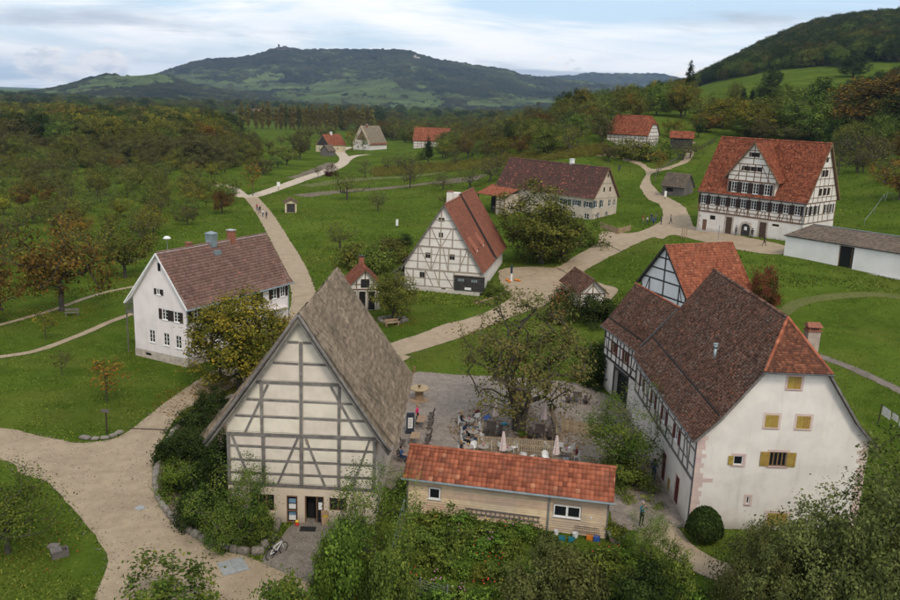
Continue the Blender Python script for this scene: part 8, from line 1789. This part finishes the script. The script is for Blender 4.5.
    for i, (t0, t1, h) in enumerate([(.05,.30,.8),(.34,.52,.6),(.56,.78,.95),(.82,.95,.6)]):
        p, q = a+d*t0+Vector((.05,0,1.77)), a+d*t1+Vector((0,0,1.77)); g = empty('hung_sheet', ['large white sheet nearest the post of the washing line','short white cloth second on the washing line','long white cloth third on the washing line','small white cloth last on the washing line'][i], 'laundry', p); n = 8; nv = Vector((-d.y,d.x,0)).normalized(); vs = []
        for k in range(n+1):
            for z in (0,-h*.5,-h): vs.append((q-p)*k/n+Vector((0,0,z))+nv*.05*sin(k*1.9+z*2)*(1 if z else 0))
        vs += [Vector(w)+nv*.006 for w in vs]; m = 3*(n+1); fs = [(k*3+j, k*3+j+1, k*3+j+4, k*3+j+3) for k in range(n) for j in range(2)]; part(MB().add(vs, fs+[tuple(i+m for i in f[::-1]) for f in fs]), 'cloth', 'cloth_white', g, smooth=True)
    for i, px in enumerate((681.5,683.5,686)):
        b = at(px, 238.5); o = empty('wooden_post', ['left of three slim posts on the plaza edge','middle of three slim posts on the plaza edge','right of three slim posts on the plaza edge'][i], 'post', b, 0, 'posts on the plaza edge'); part(MB().tube([(0,0,-.2),(0,0,2.0)], .07, 7), 'post_body', 'wood_mid', o); part(MB().lathe([(.08,2.0),(.05,2.08),(.0,2.1)], n=7), 'post_cap', 'wood_mid', o)
    b = at(718,240); o = empty('lamp_post', 'slim grey pole lamp on the plaza before the inn', 'lamp', b); part(MB().tube([(0,0,-.2),(0,0,2.2)], .06, 7), 'pole', 'metal_grey', o); part(MB().lathe([(.09,2.2),(.1,2.45),(.0,2.5)], n=10), 'lamp_head', 'metal_grey', o)
    P = [at(864,226), at(874,213), at(884,199)]; o = empty('hand_rail', 'thin pale metal handrail climbing the bank right of the inn', 'railing', P[0]); part(MB().tube([p-P[0]+Vector((0,0,1)) for p in P], .035, 6), 'rail', 'metal_grey', o)
    for p in P: part(MB().tube([p-P[0]-Vector((0,0,.2)), p-P[0]+Vector((0,0,1))], .03, 6), 'post', 'metal_grey', o)
    b = at(888,201); o = empty('swing_frame', 'pale metal frame at the top of the handrail on the bank', 'frame', b); part(MB().tube([(-.6,0,0),(-.3,0,1.6),(.6,0,1.6),(1.4,0,0)], .04, 6), 'frame_bar', 'metal_grey', o)
    # hay cart before the porch
    b = at(499,212); o = empty('farm_cart', 'grey wooden farm cart parked under the red porch roof', 'cart', b, radians(-48)); part(MB().box(-1.5,-.6,.65,1.5,.6,.75), 'bed', 'board_grey', o)
    for sy in (-1,1): part(MB().obox((0,sy*.72,.98), (1.5,0,0), (0,.03,0), (0,sy*.1,.25)), 'side_panel', 'board_grey', o)
    for x in (-1.0,1.0):
        for sy in (-1,1):
            n = 14; pts = [(x+.45*cos(2*pi*k/n), sy*.75, .45+.45*sin(2*pi*k/n)) for k in range(n+1)]; w = part(MB().tube(pts, .045, 5, cap=False), 'wheel', 'wood_dark', o); s = MB()
            for k in range(8): s.bar((x,sy*.75,.45),(x+.44*cos(k*pi/4),sy*.75,.45+.44*sin(k*pi/4)),.04)
            part(s, 'spokes', 'wood_dark', w)
    part(MB().bar((1.5,0,.6),(3.0,0,.35),.08), 'drawbar', 'wood_dark', o)
    b = at(289,190); o = empty('information_board', 'small white board beside the far path', 'sign', (b.x-3,b.y,b.z)); part(MB().box(-.06,-.06,-.2,.06,.06,1.2), 'post', 'wood_dark', o); part(MB().box(-.45,-.08,.9,.45,-.062,2.2), 'panel', 'frame_white', o)
    for i, (px, py) in enumerate([(397,228),(665,199),(619,172)]):
        b = at(px, py); o = empty('information_board', ['narrow white board on the meadow behind the farmhouse hedge','small white board beside the plank barn','dark board on a post in the meadow above the beige farmhouse'][i], 'sign', b); part(MB().box(-.05,-.05,-.2,.05,.05,1.0), 'post', 'wood_dark', o); part(MB().box(-.25,-.07,.5,.25,-.052,1.8), 'panel', 'frame_white' if i < 2 else 'sign_blue', o)
    a, c = at(476,304), at(495,298); o = empty('wooden_beam', 'pale squared beam lying on the grass before the boarded bay', 'beam', a); d = c-a; part(MB().bar((0,0,.12),(d.x,d.y,d.z+.12),.22,.22), 'log', 'wood_mid', o)
    b = at(414,372.5); o = empty('stone_bollard', 'small brown bollard at the lawn edge behind the cable reel', 'bollard', b); part(MB().lathe([(.14,-.1),(.13,.55),(.09,.66),(.0,.7)], n=10), 'bollard_body', 'wood_brown', o)
    a, c = at(262,600), at(262,575)
small_things()

# things that share a description are told apart by their order in the picture
def number_labels():
    sets = {}
    for o in SC.objects:
        if o.parent is None and o.get('label') and o.get('kind') is None: sets.setdefault(o['label'], []).append(o)
    W1 = 'first second third fourth fifth sixth seventh eighth ninth tenth eleventh twelfth thirteenth fourteenth fifteenth sixteenth seventeenth eighteenth nineteenth twentieth'.split()
    W1 += ['twenty-'+w for w in W1[:9]]
    for lab, os_ in sets.items():
        n = len(os_)
        if n < 2 or n > len(W1): continue
        px, py = project(np.array([tuple(o.location) for o in os_])); od = np.argsort(px)
        for k, i in enumerate(od):
            w = 'leftmost' if k == 0 else 'rightmost' if k == n-1 else W1[k]+' from left'
            os_[i]['label'] = lab.replace('one of the ', '')+', '+w
number_labels()
